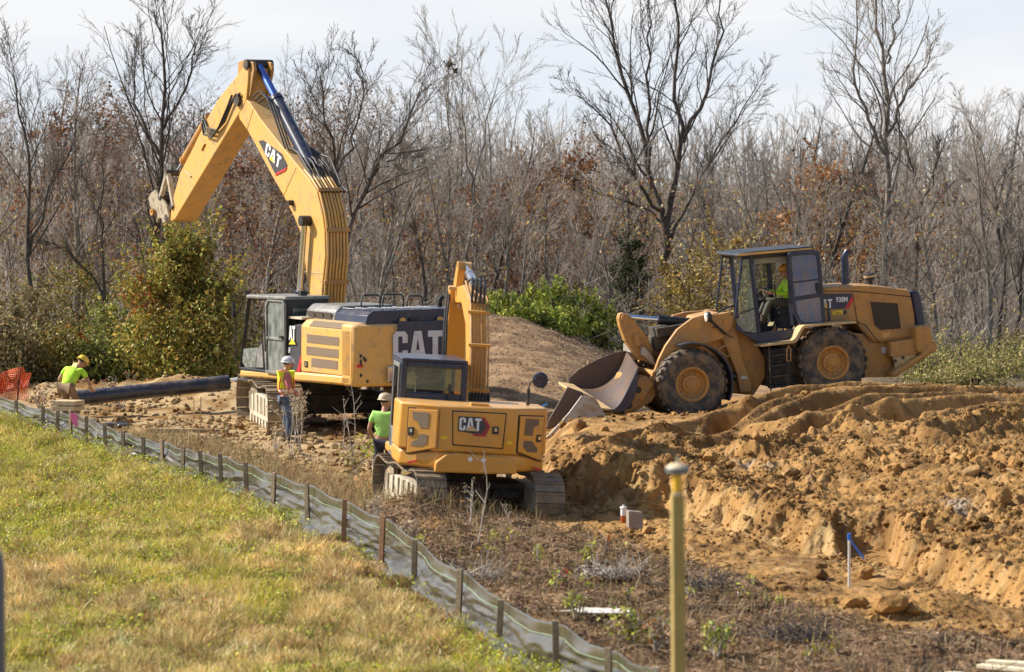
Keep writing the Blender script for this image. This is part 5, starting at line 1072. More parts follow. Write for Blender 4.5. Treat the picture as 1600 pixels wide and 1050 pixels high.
mb = MB(); mb.prism([(p[0]*1.0, p[1]) for p in rrect(.62, cz1-cz0-.25, .08)], 0, .012); mb.xform(Matrix.Translation((.02, YL2, (cz0+cz1)/2+.05))); mb.v = []; mb.f = []; mb.pc = []; offset_frame(mb, [(-.1, cz0), (.8, cz0), (.8, cz1-.1), (-.1, cz1-.1)], .07, YL2+.0, YL2+.03); mb.box((.35, YL2+.015, cz0+.45), (.8, .02, .05)); mb.box((.35, YL2+.01, cz0+.25), (.8, .012, .45)); d2 = mb.build('door', GREYP, cab2, bevel=.01)
mb = MB(); q = R2(-.2, [(636, 573), (632, 580), (631, 594), (637, 603)]); mb.tube([(-.25, YL2+.08, z) for y, z in q], .016, 6); mb.build('grab_handle', BLACK, cab2)
mb = MB(); q = R2(-.4, [(703.5, 606)])[0]; mb.tube([(-.35, q[0], zt2), (-.35, q[0], zt2+.27)], .026, 10); mb.build('exhaust_pipe', BLACK, E2, smooth=40)
mb = MB(); ys_ = (YL2+YR2)/2; mb.box((.35, ys_+.05, zt2-.05), (.45, .48, .15)); mb.box((.12, ys_+.05, zt2+.12), (.12, .46, .4)); mb.ell((.1, ys_+.06, zt2+.42), (.08, .26, .15), 12, 8); mb.build('operator_seat', SEATM, cab2, bevel=.04)
# boom of the compact digger
bw, by = .15, -.27
def S2b(pts): return side(M2, by+bw, pts)
mb = MB(); bprof = [(.35, 1.1), (.9, 1.15), (.95, 1.7), (1.15, 2.5), (1.45, 3.05), (2.2, 3.4), (3.4, 3.35), (3.5, 3.5), (3.35, 3.62), (2.1, 3.72), (1.2, 3.5), (.72, 2.75), (.5, 1.9)]
mb.prism(bprof, by+bw, by-bw); boom2 = mb.build('boom', YELC, E2, bevel=.02)
mb = MB()
for i in range(6):
    yy = by+bw-.02-i*.058; path = [(.33-.02*(i % 2), 1.25), (.44, 1.9), (.65, 2.75), (1.1, 3.5)]
    mb.tube([(x-.05, yy, z) for x, z in path]+[(1.9, yy, 3.79)], .021 if i in (0, 3) else .016, 8)
mb.build('hydraulic_pipe', YELD, boom2, smooth=50, split=True)
mb = MB()
for z, x in ((2.0, .42), (2.75, .59), (3.3, .9)): mb.box((x, by, z), (.05, .38, .05), Matrix.Rotation(R(-15), 3, 'Y'))
mb.build('pipe_clamp', YELC, boom2, bevel=.005, split=True)
mb = MB(); rq = random.Random(8)
for i in range(7):
    yy = by+bw-.0-i*.055; mb.tube([(.3, yy, 1.3), (.22, yy+rq.uniform(-.03, .03), 1.55), (.3, yy, 1.72), (.37, yy, 1.95)], .024, 7)
mb.tube([(.3, by-bw-.05, 1.7), (.2, by-bw-.12, 1.6), (.15, by-bw-.22, 1.35), (.2, by-bw-.3, 1.2)], .022, 7)
for i in range(4): yy = by+.12-i*.07; mb.tube([(1.0, yy, 3.45), (1.0, yy, 3.72), (1.25, yy-.02, 3.86), (1.6, yy, 3.8)], .022, 7)
mb.tube([(3.2, by+.28, 3.55), (2.7, by+.36, 3.1), (2.6, by+.36, 2.3), (2.8, by+.34, 1.6)], .022, 7); mb.tube([(3.2, by+.24, 3.5), (2.8, by+.31, 3.1), (2.7, by+.31, 2.3), (2.9, by+.3, 1.6)], .022, 7)
mb.build('hydraulic_hose', HOSE, boom2, smooth=50, split=True)
ram(E2, 'boom_ram', (1.45, by, 1.2), (1.6, by, 3.0), .07, .045, .55, YELC, CHROME)
ram(E2, 'stick_ram', (1.35, by+.02, 3.72), (3.05, by+.0, 4.02), .075, .045, .6, STEEL, CHROME)
mb = MB(); mb.prism([(3.15, 3.62), (3.46, 3.66), (3.62, 3.3), (3.85, 2.2), (3.95, 1.1), (3.8, 1.05), (3.55, 1.6), (3.3, 2.6), (3.12, 3.3)], by+.24, by-.1); mb.prism([(3.0, 4.1), (3.15, 4.1), (3.46, 3.72), (3.46, 3.58), (3.15, 3.58), (2.95, 3.95)], by+.15, by+.02); stick2 = mb.build('stick', YELC, E2, bevel=.015)
mb = MB(); pins(mb, [(3.07, 4.03)], by-.1, by+.15, .07); pins(mb, [(3.35, 3.48)], by-.2, by+.24, .07); mb.build('pivot_pin', TANP, stick2, smooth=40, split=True)
mb = MB(); mb.box((3.0, by+.03, 3.62), (.1, .52, .06)); mb.box((2.98, by+.08, 3.40), (.03, .06, .3)); mb.build('pipe_bracket', TANP, stick2, bevel=.01)
ram(E2, 'bucket_ram', (3.7, by+.0, 3.2), (4.1, by, 1.7), .06, .035, .6, YELC, CHROME)
# bucket of the compact digger, hidden down in the cut
mb = MB(); mb.prism([(3.6, 1.1), (4.1, 1.15), (4.4, .8), (4.35, .35), (4.0, .12), (3.6, .25), (3.9, .35), (4.15, .6), (4.05, .9), (3.7, .95)], by+.45, by-.45); mb.build('bucket', DIGG, E2, bevel=.01)
# mirror on a bent arm
q = S2(-1.05, [(807, 640), (806, 628), (809, 606), (817, 598), (826, 596)])
mb = MB(); mb.tube([(-.6, -.98, zt2-.02), (-.6, -.98, zt2+.28)], .03, 8); mb.tube([(-.6, -.98, zt2+.28), (-.62, -1.0, zt2+.38), (-.62, -1.08, zt2+.45), (-.62, -1.17, zt2+.46)], .013, 8); mb.build('mirror_arm', BLACK, E2, smooth=40)
mb = MB(); mb.lathe([(0, -.02), (.1, -.03), (.135, 0), (.135, .02), (0, .03)], (-.6, -1.17, zt2+.43), (1, .1, .1), 24); mb.build('mirror', NAVY, E2, smooth=40)

# ---------- the wheel loader on the heap
M3 = MX(4.95, 64.35, .80, 192.5, 8.2, 0)
E3 = empty('wheel_loader', M3, 'dusty yellow wheel loader nose down on the soil heap, cab door open', 'loader')
YW = 1.12
def S3(y, pts): return side(M3, y, pts)
def wheel(X, Y, parent, steer=0, far=False):
    c = S3(YW, [(X, Y)])[0]; res = []
    for sg in (1, -1):
        yc = sg*(YW-.26); Mw = Matrix.Translation((c[0], yc, c[1])) @ Matrix.Rotation(R(steer), 4, 'Z')
        h = MB(); hw = .26; r = .745
        h.lathe([(.33, -hw*.8), (.42, -hw*.95), (.55, -hw*1.05), (.66, -hw*.98), (.715, -hw*.75), (.725, -hw*.3), (.73, 0), (.725, hw*.3), (.715, hw*.75), (.66, hw*.98), (.55, hw*1.05), (.42, hw*.95), (.33, hw*.8)], (0, 0, 0), (0, 1, 0), 56)
        nl = 26
        for i in range(nl):
            a = 2*math.pi*i/nl
            for s2 in (1, -1):
                a2 = a+(math.pi/nl if s2 < 0 else 0); cc = Vector((math.cos(a2)*.722, s2*hw*.5, math.sin(a2)*.722))
                rot = Matrix.Rotation(-a2, 3, 'Y') @ Matrix.Rotation(R(24*s2), 3, 'X'); h.box(cc, (.04, hw*.96, .085), rot)
        t = h.build('wheel', RUB, parent, smooth=35, M=Mw)
        k = MB(); d_ = sg
        k.lathe([(.335, hw*.78*d_), (.36, hw*.86*d_), (.335, hw*.9*d_), (.3, hw*.78*d_), (.295, hw*.45*d_), (.27, hw*.36*d_), (.2, hw*.34*d_), (.19, hw*.48*d_), (.12, hw*.52*d_), (.11, hw*.62*d_), (.065, hw*.64*d_), (.06, hw*.7*d_), (0, hw*.7*d_)], (0, 0, 0), (0, 1, 0), 40)
        for i in range(12): a = 2*math.pi*i/12; k.lathe([(.016, 0), (.016, .03), (0, .03)], (math.cos(a)*.24, hw*.35*d_, math.sin(a)*.24), (0, d_, 0), 6)
        k.build('rim', YELD, t, smooth=40, M=Mw); res.append(t)
    return c
wr = wheel(1303, 567, E3); wf = wheel(1083, 601, E3)
def P3(name, px, y0, y1, m, parent=E3, bevel=.015, mirror=False, ys=None, smooth=None):
    pts = side(M3, max(y0, y1) if ys is None else ys, px); mb = MB(); mb.prism(pts, y0, y1)
    if mirror: mb.prism(pts, -y1, -y0)
    return mb.build(name, m, parent, bevel=bevel, smooth=smooth, split=mirror)
# rear frame and hood
frame3 = P3('rear_frame', [(1200, 545), (1215, 600), (1250, 606), (1290, 560), (1345, 590), (1396, 589), (1392, 545), (1398, 524), (1330, 520), (1250, 512), (1245, 535)], .58, -.58, YELD)
hood3 = P3('engine_hood', [(1284, 449), (1340, 445), (1372, 446), (1423, 453), (1430, 490), (1434, 529), (1392, 534), (1367, 537), (1345, 516), (1338, 505), (1284, 505)], .66, -.66, YELD, bevel=.07)
mb = MB(); L1 = side(M3, .67, [(1290, 455), (1335, 455), (1423, 463.5)]); L2_ = side(M3, .67, [(1332, 457), (1340, 505), (1341, 510), (1360, 536)]); L3_ = side(M3, .67, [(1338, 502), (1352, 508), (1374, 536)])
for l in (L1, L2_, L3_): mb.tube([(x, .663, z) for x, z in l], .008, 4)
mb.build('panel_gap', BLACK, hood3, split=True)
wn = P3('side_grille', [(1359, 471), (1403, 473.5), (1408, 513), (1375, 516), (1366, 507)], .655, .668, MESHD, hood3, 0)
mb = MB(); offset_frame(mb, side(M3, .67, [(1357.5, 469.5), (1404.5, 472), (1410, 514.5), (1374, 517.5), (1364, 508)]), .03, .66, .675); mb.build('grille_frame', YELD, hood3)
dec = P3('decal', [(1286, 459), (1330, 458.5), (1333, 470), (1324, 482), (1288, 484)], .662, .668, NAVY, hood3, 0)
P3('red_stripe', [(1332, 461.5), (1334, 469), (1326, 481.5), (1320, 481.5)], .669, .672, RED, dec, 0)
q0 = side(M3, .67, [(1287, 481.5)])[0]; q1 = side(M3, .67, [(1303, 481)])[0]; uu = Vector((q1[0]-q0[0], 0, q1[1]-q0[1]))
letters('AT', (q0[0]+.03, .67, q0[1]), uu, (0, 0, 1), .19, .85, .03, .005).build('lettering', WHITE, dec)
q0 = side(M3, .67, [(1306, 472)])[0]; text_mb('938M', (q0[0], .6705, q0[1]), uu, (0, 0, 1), .105, .035, .004, .78).build('model_number', WHITE, dec)
P3('yellow_triangle', [(1289, 481), (1296, 480.7), (1291, 472)], .677, .68, DECY, dec, 0)
P3('maker_plate', [(1301, 486), (1317, 485), (1317, 491), (1301, 492)], .661, .667, DECY, hood3, 0); P3('plate_badge', [(1317, 485), (1323, 484.7), (1323, 490.7), (1317, 491)], .661, .667, NAVY, hood3, 0)
q0 = side(M3, .67, [(1304, 491)])[0]; text_mb('Ohio', (q0[0], .6675, q0[1]), uu, (0, 0, 1), .055, .01, .003, .9).build('plate_lettering', BLACK, hood3)
P3('warning_label', [(1379, 520), (1391, 519), (1391, 527), (1379, 528)], .662, .667, YEL, hood3, 0)
rg3 = P3('rear_grille', [(1424, 453), (1437, 456), (1440, 466), (1447, 509), (1434, 512), (1428, 480)], .665, -.665, NAVY, E3, .04)
mb = MB()
for k in range(7): q = side(M3, .6, [(1437+k*1.3, 462+k*7)])[0]; mb.box((q[0]-.03, 0, q[1]), (.08, 1.15, .05))
mb.build('rear_slats', GREYP, rg3, split=True)
P3('tail_block', [(1431, 514), (1436, 509), (1453, 508), (1456, 516), (1458, 530), (1459, 540), (1452, 547), (1438, 553), (1432, 548)], 1.0, .55, YELD, E3, .05, True)
P3('tail_frame', [(1391, 535), (1431, 529), (1432, 548), (1437, 553), (1392, 558)], .9, -.9, YELD, E3, .02)
P3('tail_bracket', [(1395, 556), (1428, 551), (1432, 556), (1420, 563), (1400, 577)], .86, .76, TANP, E3, .01, True)
mb = MB(); pins(mb, side(M3, .87, [(1399, 564), (1411, 559)]), .85, .875, .035); mb.build('bracket_hole', BLACK, E3, split=True)
P3('tow_guard', [(1462, 531), (1467, 543), (1463, 549), (1440, 563), (1402, 589), (1391, 588), (1398, 579), (1438, 555), (1446, 545)], 1.02, -1.02, YELD, E3, .05)
P3('white_label', [(1377, 543), (1391, 541.5), (1391, 551), (1378, 552)], .592, .6, GREYL, E3, 0)
mb = MB(); q = side(M3, .3, [(1325.5, 444), (1325.5, 412), (1324, 402), (1329, 392)]); mb.tube([(x, .1, z) for x, z in q], [.085, .085, .08, .06], 18); mb.build('exhaust_stack', NAVY, E3, smooth=50)
q = side(M3, 0, [(1360, 442)])[0]; mb = MB(); mb.lathe([(.05, -.1), (.05, .05), (.11, .07), (.12, .1), (.12, .12)], (q[0], 0, q[1]), (0, 0, 1), 20); mb.lathe([(.125, .12), (.125, .17)], (q[0], 0, q[1]), (0, 0, 1), 20); mb.lathe([(.13, .17), (.12, .2), (0, .21)], (q[0], 0, q[1]), (0, 0, 1), 20); mb.build('air_precleaner', [BLACK], E3, smooth=40)
mb = MB(); mb.lathe([(.127, .12), (.127, .168)], (q[0], 0, q[1]), (0, 0, 1), 20); mb.build('precleaner_band', TANP, E3, smooth=40)
# rear fender, platform and steps
mb = MB(); fp = side(M3, 1.1, [(1187, 539), (1240, 532), (1244, 528), (1251, 512), (1256, 508), (1284, 505), (1338, 502), (1338, 505), (1284, 509), (1258, 512), (1254, 516), (1247, 531), (1242, 536), (1188, 542)])
mb.prism(fp, 1.12, .62); mb.prism(fp, -1.12, -.62); mb.build('platform', TANP, E3, bevel=.01, split=True)
mb = MB()
for Y in (556, 572, 589, 606): q = side(M3, 1.0, [(1203, Y), (1231, Y+2)]); mb.box(((q[0][0]+q[1][0])/2, .98, q[0][1]), (abs(q[0][0]-q[1][0]), .26, .03)); 
for X in (1202, 1232): q = side(M3, 1.1, [(X, 541), (X+3, 612)]); mb.tube([(q[0][0], 1.08, q[0][1]), (q[1][0], 1.08, q[1][1])], .02, 6)
mb.box((side(M3, .8, [(1217, 570)])[0][0], .82, side(M3, .8, [(1217, 575)])[0][1]), (.36, .06, .8)); mb.build('steps', DARKU, E3)
mb = MB(); q = side(M3, 1.12, [(1229, 564), (1229, 545), (1232, 540), (1235, 545), (1235, 564), (1229, 564)]); mb.tube([(x, 1.14, z) for x, z in q], .014, 6); mb.build('grab_handle', YELD, E3)
P3('fuel_tank', [(1200, 545), (1240, 540), (1250, 560), (1245, 606), (1206, 606)], .75, -.75, DARKU, E3, .03)
# cab
cb = side(M3, .74, [(1158, 404), (1150, 495), (1150, 520), (1187, 537), (1188, 540), (1243, 530), (1252, 510), (1284, 506), (1272, 393)])
cab3 = MB(); CY = .74
for y in (CY-.03, -CY+.03):
    F = lambda a, yy=y: [(x, yy, z) for x, z in side(M3, CY, a)]
    cab3.tube(F([(1173, 398), (1182, 480), (1187, 538)]), .062, 4); cab3.tube(F([(1160, 402), (1149, 498)]), .03, 4); cab3.tube(F([(1232, 396), (1237, 470), (1240, 508)]), .06, 4)
    cab3.tube(F([(1160, 402), (1272, 392)]), .06, 4); cab3.tube(F([(1270, 394), (1281, 506)]), .05, 4); cab3.tube(F([(1149, 497), (1160, 488), (1180, 481)]), .025, 4)
low = side(M3, CY, [(1150, 515), (1187, 537), (1243, 530), (1251, 512), (1284, 506), (1283, 500), (1245, 504), (1240, 514), (1186, 520), (1165, 520), (1151, 505)])
cab3.prism(low, CY+.01, CY-.05); cab3.prism(low, -CY-.01, -CY+.05)
fl = side(M3, 0, [(1150, 512), (1187, 533), (1243, 526), (1284, 504), (1284, 507), (1243, 530), (1187, 537), (1150, 517)]); cab3.prism(fl, CY-.05, -CY+.05)
rw_ = side(M3, 0, [(1279, 470), (1276, 470), (1280, 506), (1283, 506)]); cab3.prism(rw_, CY-.05, -CY+.05)
cab3 = cab3.build('cab', NAVY, E3, bevel=.012)
P3('cab_roof', [(1153, 400), (1156, 396), (1176, 393), (1271, 384.5), (1273, 391), (1260, 394), (1160, 402)], .82, -.82, BLACK, cab3, .02)
P3('roof_trim', [(1152, 399), (1156, 396.5), (1176, 394.5), (1270, 387), (1270, 389.5), (1176, 398), (1158, 400)], .825, .835, YEL, cab3, 0)
P3('roof_lining', [(1175, 402), (1232, 397), (1233, 408), (1182, 413), (1177, 416)], .6, -.6, INTER, cab3, .02)
P3('quarter_window', [(1151, 500), (1160, 492), (1180, 484), (1184, 519), (1162, 518), (1153, 509)], CY-.01, CY-.02, GLSD, cab3, 0)
P3('front_side_window', [(1161, 405), (1171, 402), (1180, 481), (1160, 488), (1152, 495)], CY-.01, CY-.02, GLS, cab3, 0)
P3('right_window', [(1176, 403), (1232, 398), (1238, 500), (1186, 515)], -CY+.01, -CY+.02, glass('clear_glass', (.8, .85, .85), .0, .12), cab3, 0)
mb = MB(); dpl = side(M3, .9, [(1231, 397), (1234, 394), (1276, 391), (1281, 394), (1284, 425), (1290, 504), (1288, 508), (1256, 510), (1248, 506), (1240, 490), (1234, 440)])
inn = offset_frame(mb, dpl, .085, .86, .91); q = side(M3, .9, [(1240, 440.5), (1282, 437), (1243, 463.5), (1285, 463.5)]); mb.box(((q[0][0]+q[1][0])/2, .885, (q[0][1]+q[1][1])/2), (.6, .04, .035), Matrix.Rotation(R(-2), 3, 'Y')); mb.box(((q[2][0]+q[3][0])/2, .885, (q[2][1]+q[3][1])/2), (.62, .045, .09)); door3 = mb.build('open_door', NAVY, cab3, bevel=.01)
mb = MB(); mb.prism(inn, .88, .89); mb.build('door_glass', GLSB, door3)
P3('door_handle', [(1275, 442), (1281, 442), (1284, 455), (1278, 458), (1275, 452)], .91, .95, BLACK, door3, .01, ys=.91)
mb = MB(); hk = side(M3, .3, [(1193, 430), (1201, 448), (1199, 472), (1190, 470)]); q = side(M3, 0, [(1196, 470), (1186, 449), (1203, 466), (1200, 440), (1197, 512)])
mb.tube([(q[4][0]+.3, 0, q[4][1]), (q[0][0], 0, q[0][1]-.05), (q[1][0]+.02, 0, q[1][1]-.08)], .05, 8)
sw = (q[1][0]-.08, q[2][1]+.12)
ring_ = [Vector((sw[0]+.10*math.cos(a)*-.9, .2*math.sin(a), sw[1]+.12*math.cos(a))) for a in np.linspace(0, 2*math.pi, 21)]
mb.tube(ring_, .016, 6, False); mb.tube([(q[3][0], .42, q[2][1]-.1), (q[3][0], .42, q[3][1])], .014, 6); mb.build('steering_wheel', BLACK, cab3, smooth=50)
q = side(M3, 0, [(1225, 478), (1228, 470), (1222, 508)]); mb = MB(); sx, sz = q[0]; mb.box((sx-.05, 0, sz-.08), (.5, .5, .16)); mb.box((sx-.32, 0, sz+.3), (.14, .5, .7)); mb.box((sx-.02, 0, sz-.3), (.4, .44, .32)); mb.build('operator_seat', SEATM, cab3, bevel=.05)
P3('console', [(1180, 452), (1190, 452), (1203, 482), (1205, 515), (1187, 524)], -.2, -.6, SEATM, cab3, .03, ys=0)
# front frame, lift arms, fender, linkage
P3('front_frame', [(1063, 585), (1066, 540), (1090, 495), (1122, 488), (1160, 500), (1196, 560), (1196, 590), (1178, 618), (1120, 612), (1080, 600)], .42, -.42, YELD, E3, .03)
P3('lift_tower', [(1123, 496), (1126, 489), (1144, 487), (1148, 505), (1160, 560), (1175, 600), (1174, 612), (1157, 614), (1152, 585), (1136, 545), (1127, 525), (1134, 517)], .62, .5, YELD, E3, .02, True)
arm = P3('lift_arm', [(1140, 487), (1129, 490), (1100, 492), (1082, 497), (1058, 515), (1040, 540), (1030, 560), (1022, 582), (1008, 600), (990, 618), (966, 633), (966, 646), (988, 645), (1018, 628), (1035, 605), (1048, 580), (1072, 552), (1100, 538), (1128, 530), (1142, 512), (1146, 498)], .78, .66, YELD, E3, .02, True)
bell = P3('bell_crank', [(980, 492), (986, 490.5), (996, 495), (1006, 507), (1022, 528), (1034, 550), (1024, 568), (1014, 566), (1000, 552), (988, 534), (980, 512), (978, 500)], .12, -.12, YELD, E3, .02, ys=.7)
mb = MB(); q = S3(.7, [(988, 499), (1006, 530), (1009, 538), (1134, 503), (1023, 585), (979, 636)]); pins(mb, q[:3], -.16, .16, .09); pins(mb, q[3:], -.8, .8, .08); mb.build('pivot_pin', YELD, E3, smooth=40, split=True)
mb = MB(); q = S3(.8, [(1003, 527), (1008, 527), (1015, 538), (1011, 545), (1005, 541)]); mb.prism(q, .12, .2); mb.build('pin_keeper', YELD, bell, bevel=.01)
a, b = S3(.7, [(1100, 507), (990, 497)]); ram(E3, 'tilt_ram', (a[0], 0, a[1]), (b[0], 0, b[1]), .095, .055, .52, BLACK, CHROME)
for sg in (1, -1):
    a, b = S3(.56, [(1150, 590), (1072, 545)]); ram(E3, 'lift_ram', (a[0], sg*.52, a[1]), (b[0], sg*.52, b[1]), .075, .045, .6, BLACK, CHROME)
mb = MB(); q = S3(.2, [(1050, 525), (1040, 520), (1090, 512)]); mb.box((q[0][0], 0, q[0][1]+.12), (.7, .7, .2)); mb.box((q[0][0]+.2, 0, q[0][1]-.1), (.4, .5, .3)); mb.build('hydraulic_valve', DARKU, E3, bevel=.02)
mb = MB()
for i in range(4): q = S3(.3, [(1128, 500), (1108, 512), (1085, 518), (1052, 524), (1035, 548)]); mb.tube([(x, .3-.13*i, z+.03*math.sin(i*2)) for x, z in q], .022, 6)
mb.tube([(x, .8, z) for x, z in S3(.8, [(1113, 511), (1125, 512), (1131, 521), (1146, 528)])], .012, 6)
mb.build('hydraulic_hose', HOSE, E3, smooth=50, split=True)
q = S3(.85, [(1086, 490), (1103, 488), (1111, 503), (1133, 521)])
mb = MB(); mb.tube([(q[3][0], .82, q[3][1]), (q[2][0], .95, q[2][1])], .03, 8); mb.tube([(q[2][0], .95, q[2][1]), (S3(.9, [(1106, 497)])[0][0], .95, S3(.9, [(1106, 497)])[0][1])], .035, 8); mb.build('lamp_arm', BLACK, E3, smooth=40)
q = S3(.95, [(1107, 495)])[0]; mb = MB(); mb.ell((q[0], .95, q[1]), (.07, .11, .11), 16, 10); mb.build('work_lamp', BLACK, E3, smooth=40); mb = MB(); mb.lathe([(.095, 0), (.09, .03), (0, .04)], (q[0]+.04, .95, q[1]), (1, 0, 0), 18); mb.build('lamp_glass', LAMP, E3, smooth=40)
mb = MB(); fc = wf; pts = []; 
for i in range(15):
    a = R(-32+i*9.5); pts.append((fc[0]-math.cos(a)*.83*1.0, fc[1]+math.sin(a)*.83))
pts2 = [(fc[0]+(x-fc[0])*1.045, fc[1]+(z-fc[1])*1.045) for x, z in pts]; poly = pts+pts2[::-1]
mb.prism(poly, 1.12, .62); mb.prism(poly, -1.12, -.62); mb.build('front_fender', NAVY, E3, smooth=35, bevel=.008, split=True)
mb = MB(); q = S3(1.1, [(1125, 548), (1137, 541), (1145, 545), (1148, 552), (1140, 559)]); mb.tube([(x, .9, z) for x, z in q+[q[0]]], .02, 6); mb.build('fender_handle', YELD, E3)
mb = MB(); q = S3(.63, [(1158, 588), (1167, 588), (1167, 592), (1158, 592)]); mb.prism(q, .622, .628); mb.build('lift_label', GREYL, E3)
mb = MB(); q = S3(.5, [(1130, 484), (1130, 477), (1138, 475), (1138, 484)]); mb.tube([(x, .3, z) for x, z in q], .012, 6); mb.build('hose_guard', BLACK, E3)
# bucket: curled shell lofted between its two ends, mouth up and forward
NP = S3(1.25, [(951, 640), (962, 643), (976, 632), (986, 612), (992, 593), (996, 574)]); NP[0] = (NP[0][0]+.02, NP[0][1])
FP = side(M3, -1.25, [(888, 600), (905, 606), (928, 606), (950, 596), (968, 576), (979, 549)])
def curve(P_, n=18):
    q = np.array(P_); s = np.linspace(0, len(q)-1, n); o = np.stack([np.interp(s, np.arange(len(q)), q[:, k]) for k in (0, 1)], 1)
    for _ in range(3): o[1:-1] = (o[:-2]+2*o[1:-1]+o[2:])/4
    return o
cn, cf = curve(NP), curve(FP); mb = MB(); ny = 14; vs = []; n_ = len(cn)
for sh in (0, 1):
    for j in range(ny+1):
        f = j/ny; y = 1.25-2.5*f; c = cn*(1-f)+cf*f; t = np.gradient(c, axis=0); t /= np.linalg.norm(t, axis=1, keepdims=True)
        for (x, z), (tx, tz) in zip(c, t): vs.append((x+(tz*-.035 if sh else 0), y, z+(tx*.035*-1*-1 if sh else 0)))
K = (ny+1)*n_; fs = []
for sh in (0, 1):
    for j in range(ny):
        for i in range(n_-1): a = sh*K+j*n_+i; fs.append((a, a+1, a+n_+1, a+n_))
for j in range(ny):
    a = j*n_; fs.append((a, a+n_, a+n_+K, a+K)); a = j*n_+n_-1; fs.append((a, a+n_, a+n_+K, a+K))
for i in range(n_-1): a = i; fs.append((a, a+1, a+1+K, a+K)); a = ny*n_+i; fs.append((a, a+1, a+1+K, a+K))
mb.add(vs, fs); bucket3 = mb.build('bucket', DIGIN, E3, smooth=60)
mb = MB(); far_rim = side(M3, -1.25, [(979, 548), (960, 551), (935, 561), (905, 577), (890, 590)]); mb.prism([tuple(p) for p in cf]+far_rim, -1.25, -1.29); mb.build('end_plate', DIGIN, bucket3)
near_rim = [tuple(cn[i]+np.array([.07, .05])*math.sin(math.pi*i/(n_-1))) for i in range(n_-1, -1, -1)]
mb = MB(); mb.prism([tuple(p-np.array([.09, .07])*math.sin(math.pi*i/(n_-1))) for i, p in enumerate(cn)]+near_rim, 1.25, 1.29); mb.build('end_plate', NAVY, bucket3)
A, B = Vector((cn[0][0], 1.27, cn[0][1])), Vector((cf[0][0], -1.3, cf[0][1])); u_ = (B-A); up_ = Vector((.9, 0, .25)).normalized(); F_ = frame(A.lerp(B, .5), u_, up_)
mb = MB(); mb.box((0, .06, 0), (u_.length, .3, .05)); mb.build('cutting_edge', TANP, bucket3, M=F_, bevel=.008)
mb = MB(); mb.box((0, .0, -.09), (u_.length*.99, .2, .07)); mb.build('wear_plate', YELD, bucket3, M=F_, bevel=.008)
sp = side(M3, -1.0, [(979, 549), (979, 537), (983, 538), (994, 551), (1000, 566)]); mb = MB(); mb.prism(sp, -1.28, .3); mb.build('spill_guard', DIGG, bucket3)
mb = MB(); q = S3(.9, [(998, 590), (1010, 587), (1022, 600), (1002, 630), (976, 650), (962, 648), (982, 628)]); mb.prism(q, .9, .5); mb.prism(q, -.9, -.5); mb.build('bucket_hinge', YELD, bucket3, bevel=.02, split=True)
mb = MB()
for X, Y, r_ in ((997, 609, .07), (981, 632, .09), (972, 643, .05)): p = S3(.91, [(X, Y)])[0]; mb.lathe([(0, .9), (r_, .9), (r_, .93), (0, .93)], (p[0], 0, p[1]), (0, 1, 0), 14)
mb.build('hinge_pin', DARKU, bucket3, split=True)
mb = MB(); p = S3(.91, [(1002, 624)])[0]; mb.ell((p[0], .93, p[1]), (.035, .02, .035), 10, 8); mb.build('marker_lamp', mat('orange_lens', (.8, .25, .03), .3), bucket3)
# ------------------------------------------------------------------ people
SKIN = mat('skin', (.48, .26, .17), .55, second=(.42, .2, .13), scale=8)
LIME = mat('lime_shirt', (.5, .85, .04), .85, second=(.42, .72, .05), scale=7, bump=.3, bscale=9)
LIMEG = mat('green_lime_shirt', (.42, .8, .18), .85, second=(.35, .68, .16), scale=7, bump=.3, bscale=9)
PINK = mat('washed_red_hoodie', (.5, .17, .17), .9, second=(.38, .12, .13), scale=7, bump=.4, bscale=10)
JEAN = mat('blue_jeans', (.06, .08, .13), .9, second=(.16, .19, .24), scale=5, bump=.3, bscale=20)
DPANT = mat('dark_trousers', (.02, .022, .035), .9, second=(.05, .05, .06), scale=6)
KHAKI = mat('brown_work_trousers', (.3, .2, .12), .9, second=(.22, .15, .09), scale=6, bump=.3)
OLIVEP = mat('olive_trousers', (.09, .085, .06), .9)
HATW = mat('white_hard_hat', (.68, .66, .66), .4, second=(.35, .33, .34), scale=16, lo=.5, hi=.6)
HATT = mat('tan_hard_hat', (.62, .5, .33), .45, second=(.35, .27, .17), scale=14, lo=.5, hi=.62)
HATY = mat('yellow_hard_hat', (.85, .55, .05), .4)
HATO = mat('orange_hard_hat', (.75, .34, .05), .4)
HAIR = mat('dark_hair', (.03, .02, .015), .8)
VESTY = mat('vest_yellow', (.75, .85, .03), .7); VESTO = mat('vest_orange', (.85, .2, .04), .7); SILVER = mat('reflective_tape', (.7, .7, .7), .4)
BOOT = mat('work_boot', (.09, .06, .04), .8); GLOVE = mat('glove', (.05, .05, .06), .8)
def skin(nodes, edges, root, sub=2):
    names = list(nodes); me = bpy.data.meshes.new('s'); me.from_pydata([nodes[n][0] for n in names], [(names.index(a), names.index(b)) for a, b in edges], [])
    ob = bpy.data.objects.new('s', me); col.objects.link(ob); m = ob.modifiers.new('s', 'SKIN'); m.use_smooth_shade = True
    sk_ = me.skin_vertices[0].data
    for i, n in enumerate(names):
        r = nodes[n][1]; sk_[i].radius = (r, r) if not isinstance(r, tuple) else r; sk_[i].use_root = (n == root)
    u = ob.modifiers.new('u', 'SUBSURF'); u.levels = sub; u.render_levels = sub
    dg = bpy.context.evaluated_depsgraph_get(); e = ob.evaluated_get(dg).to_mesh(); V = [v.co.copy() for v in e.vertices]; F = [list(p.vertices) for p in e.polygons]
    bpy.data.objects.remove(ob); bpy.data.meshes.remove(me); mb = MB(); mb.add(V, F); return mb
def V3(*a): return Vector(a)
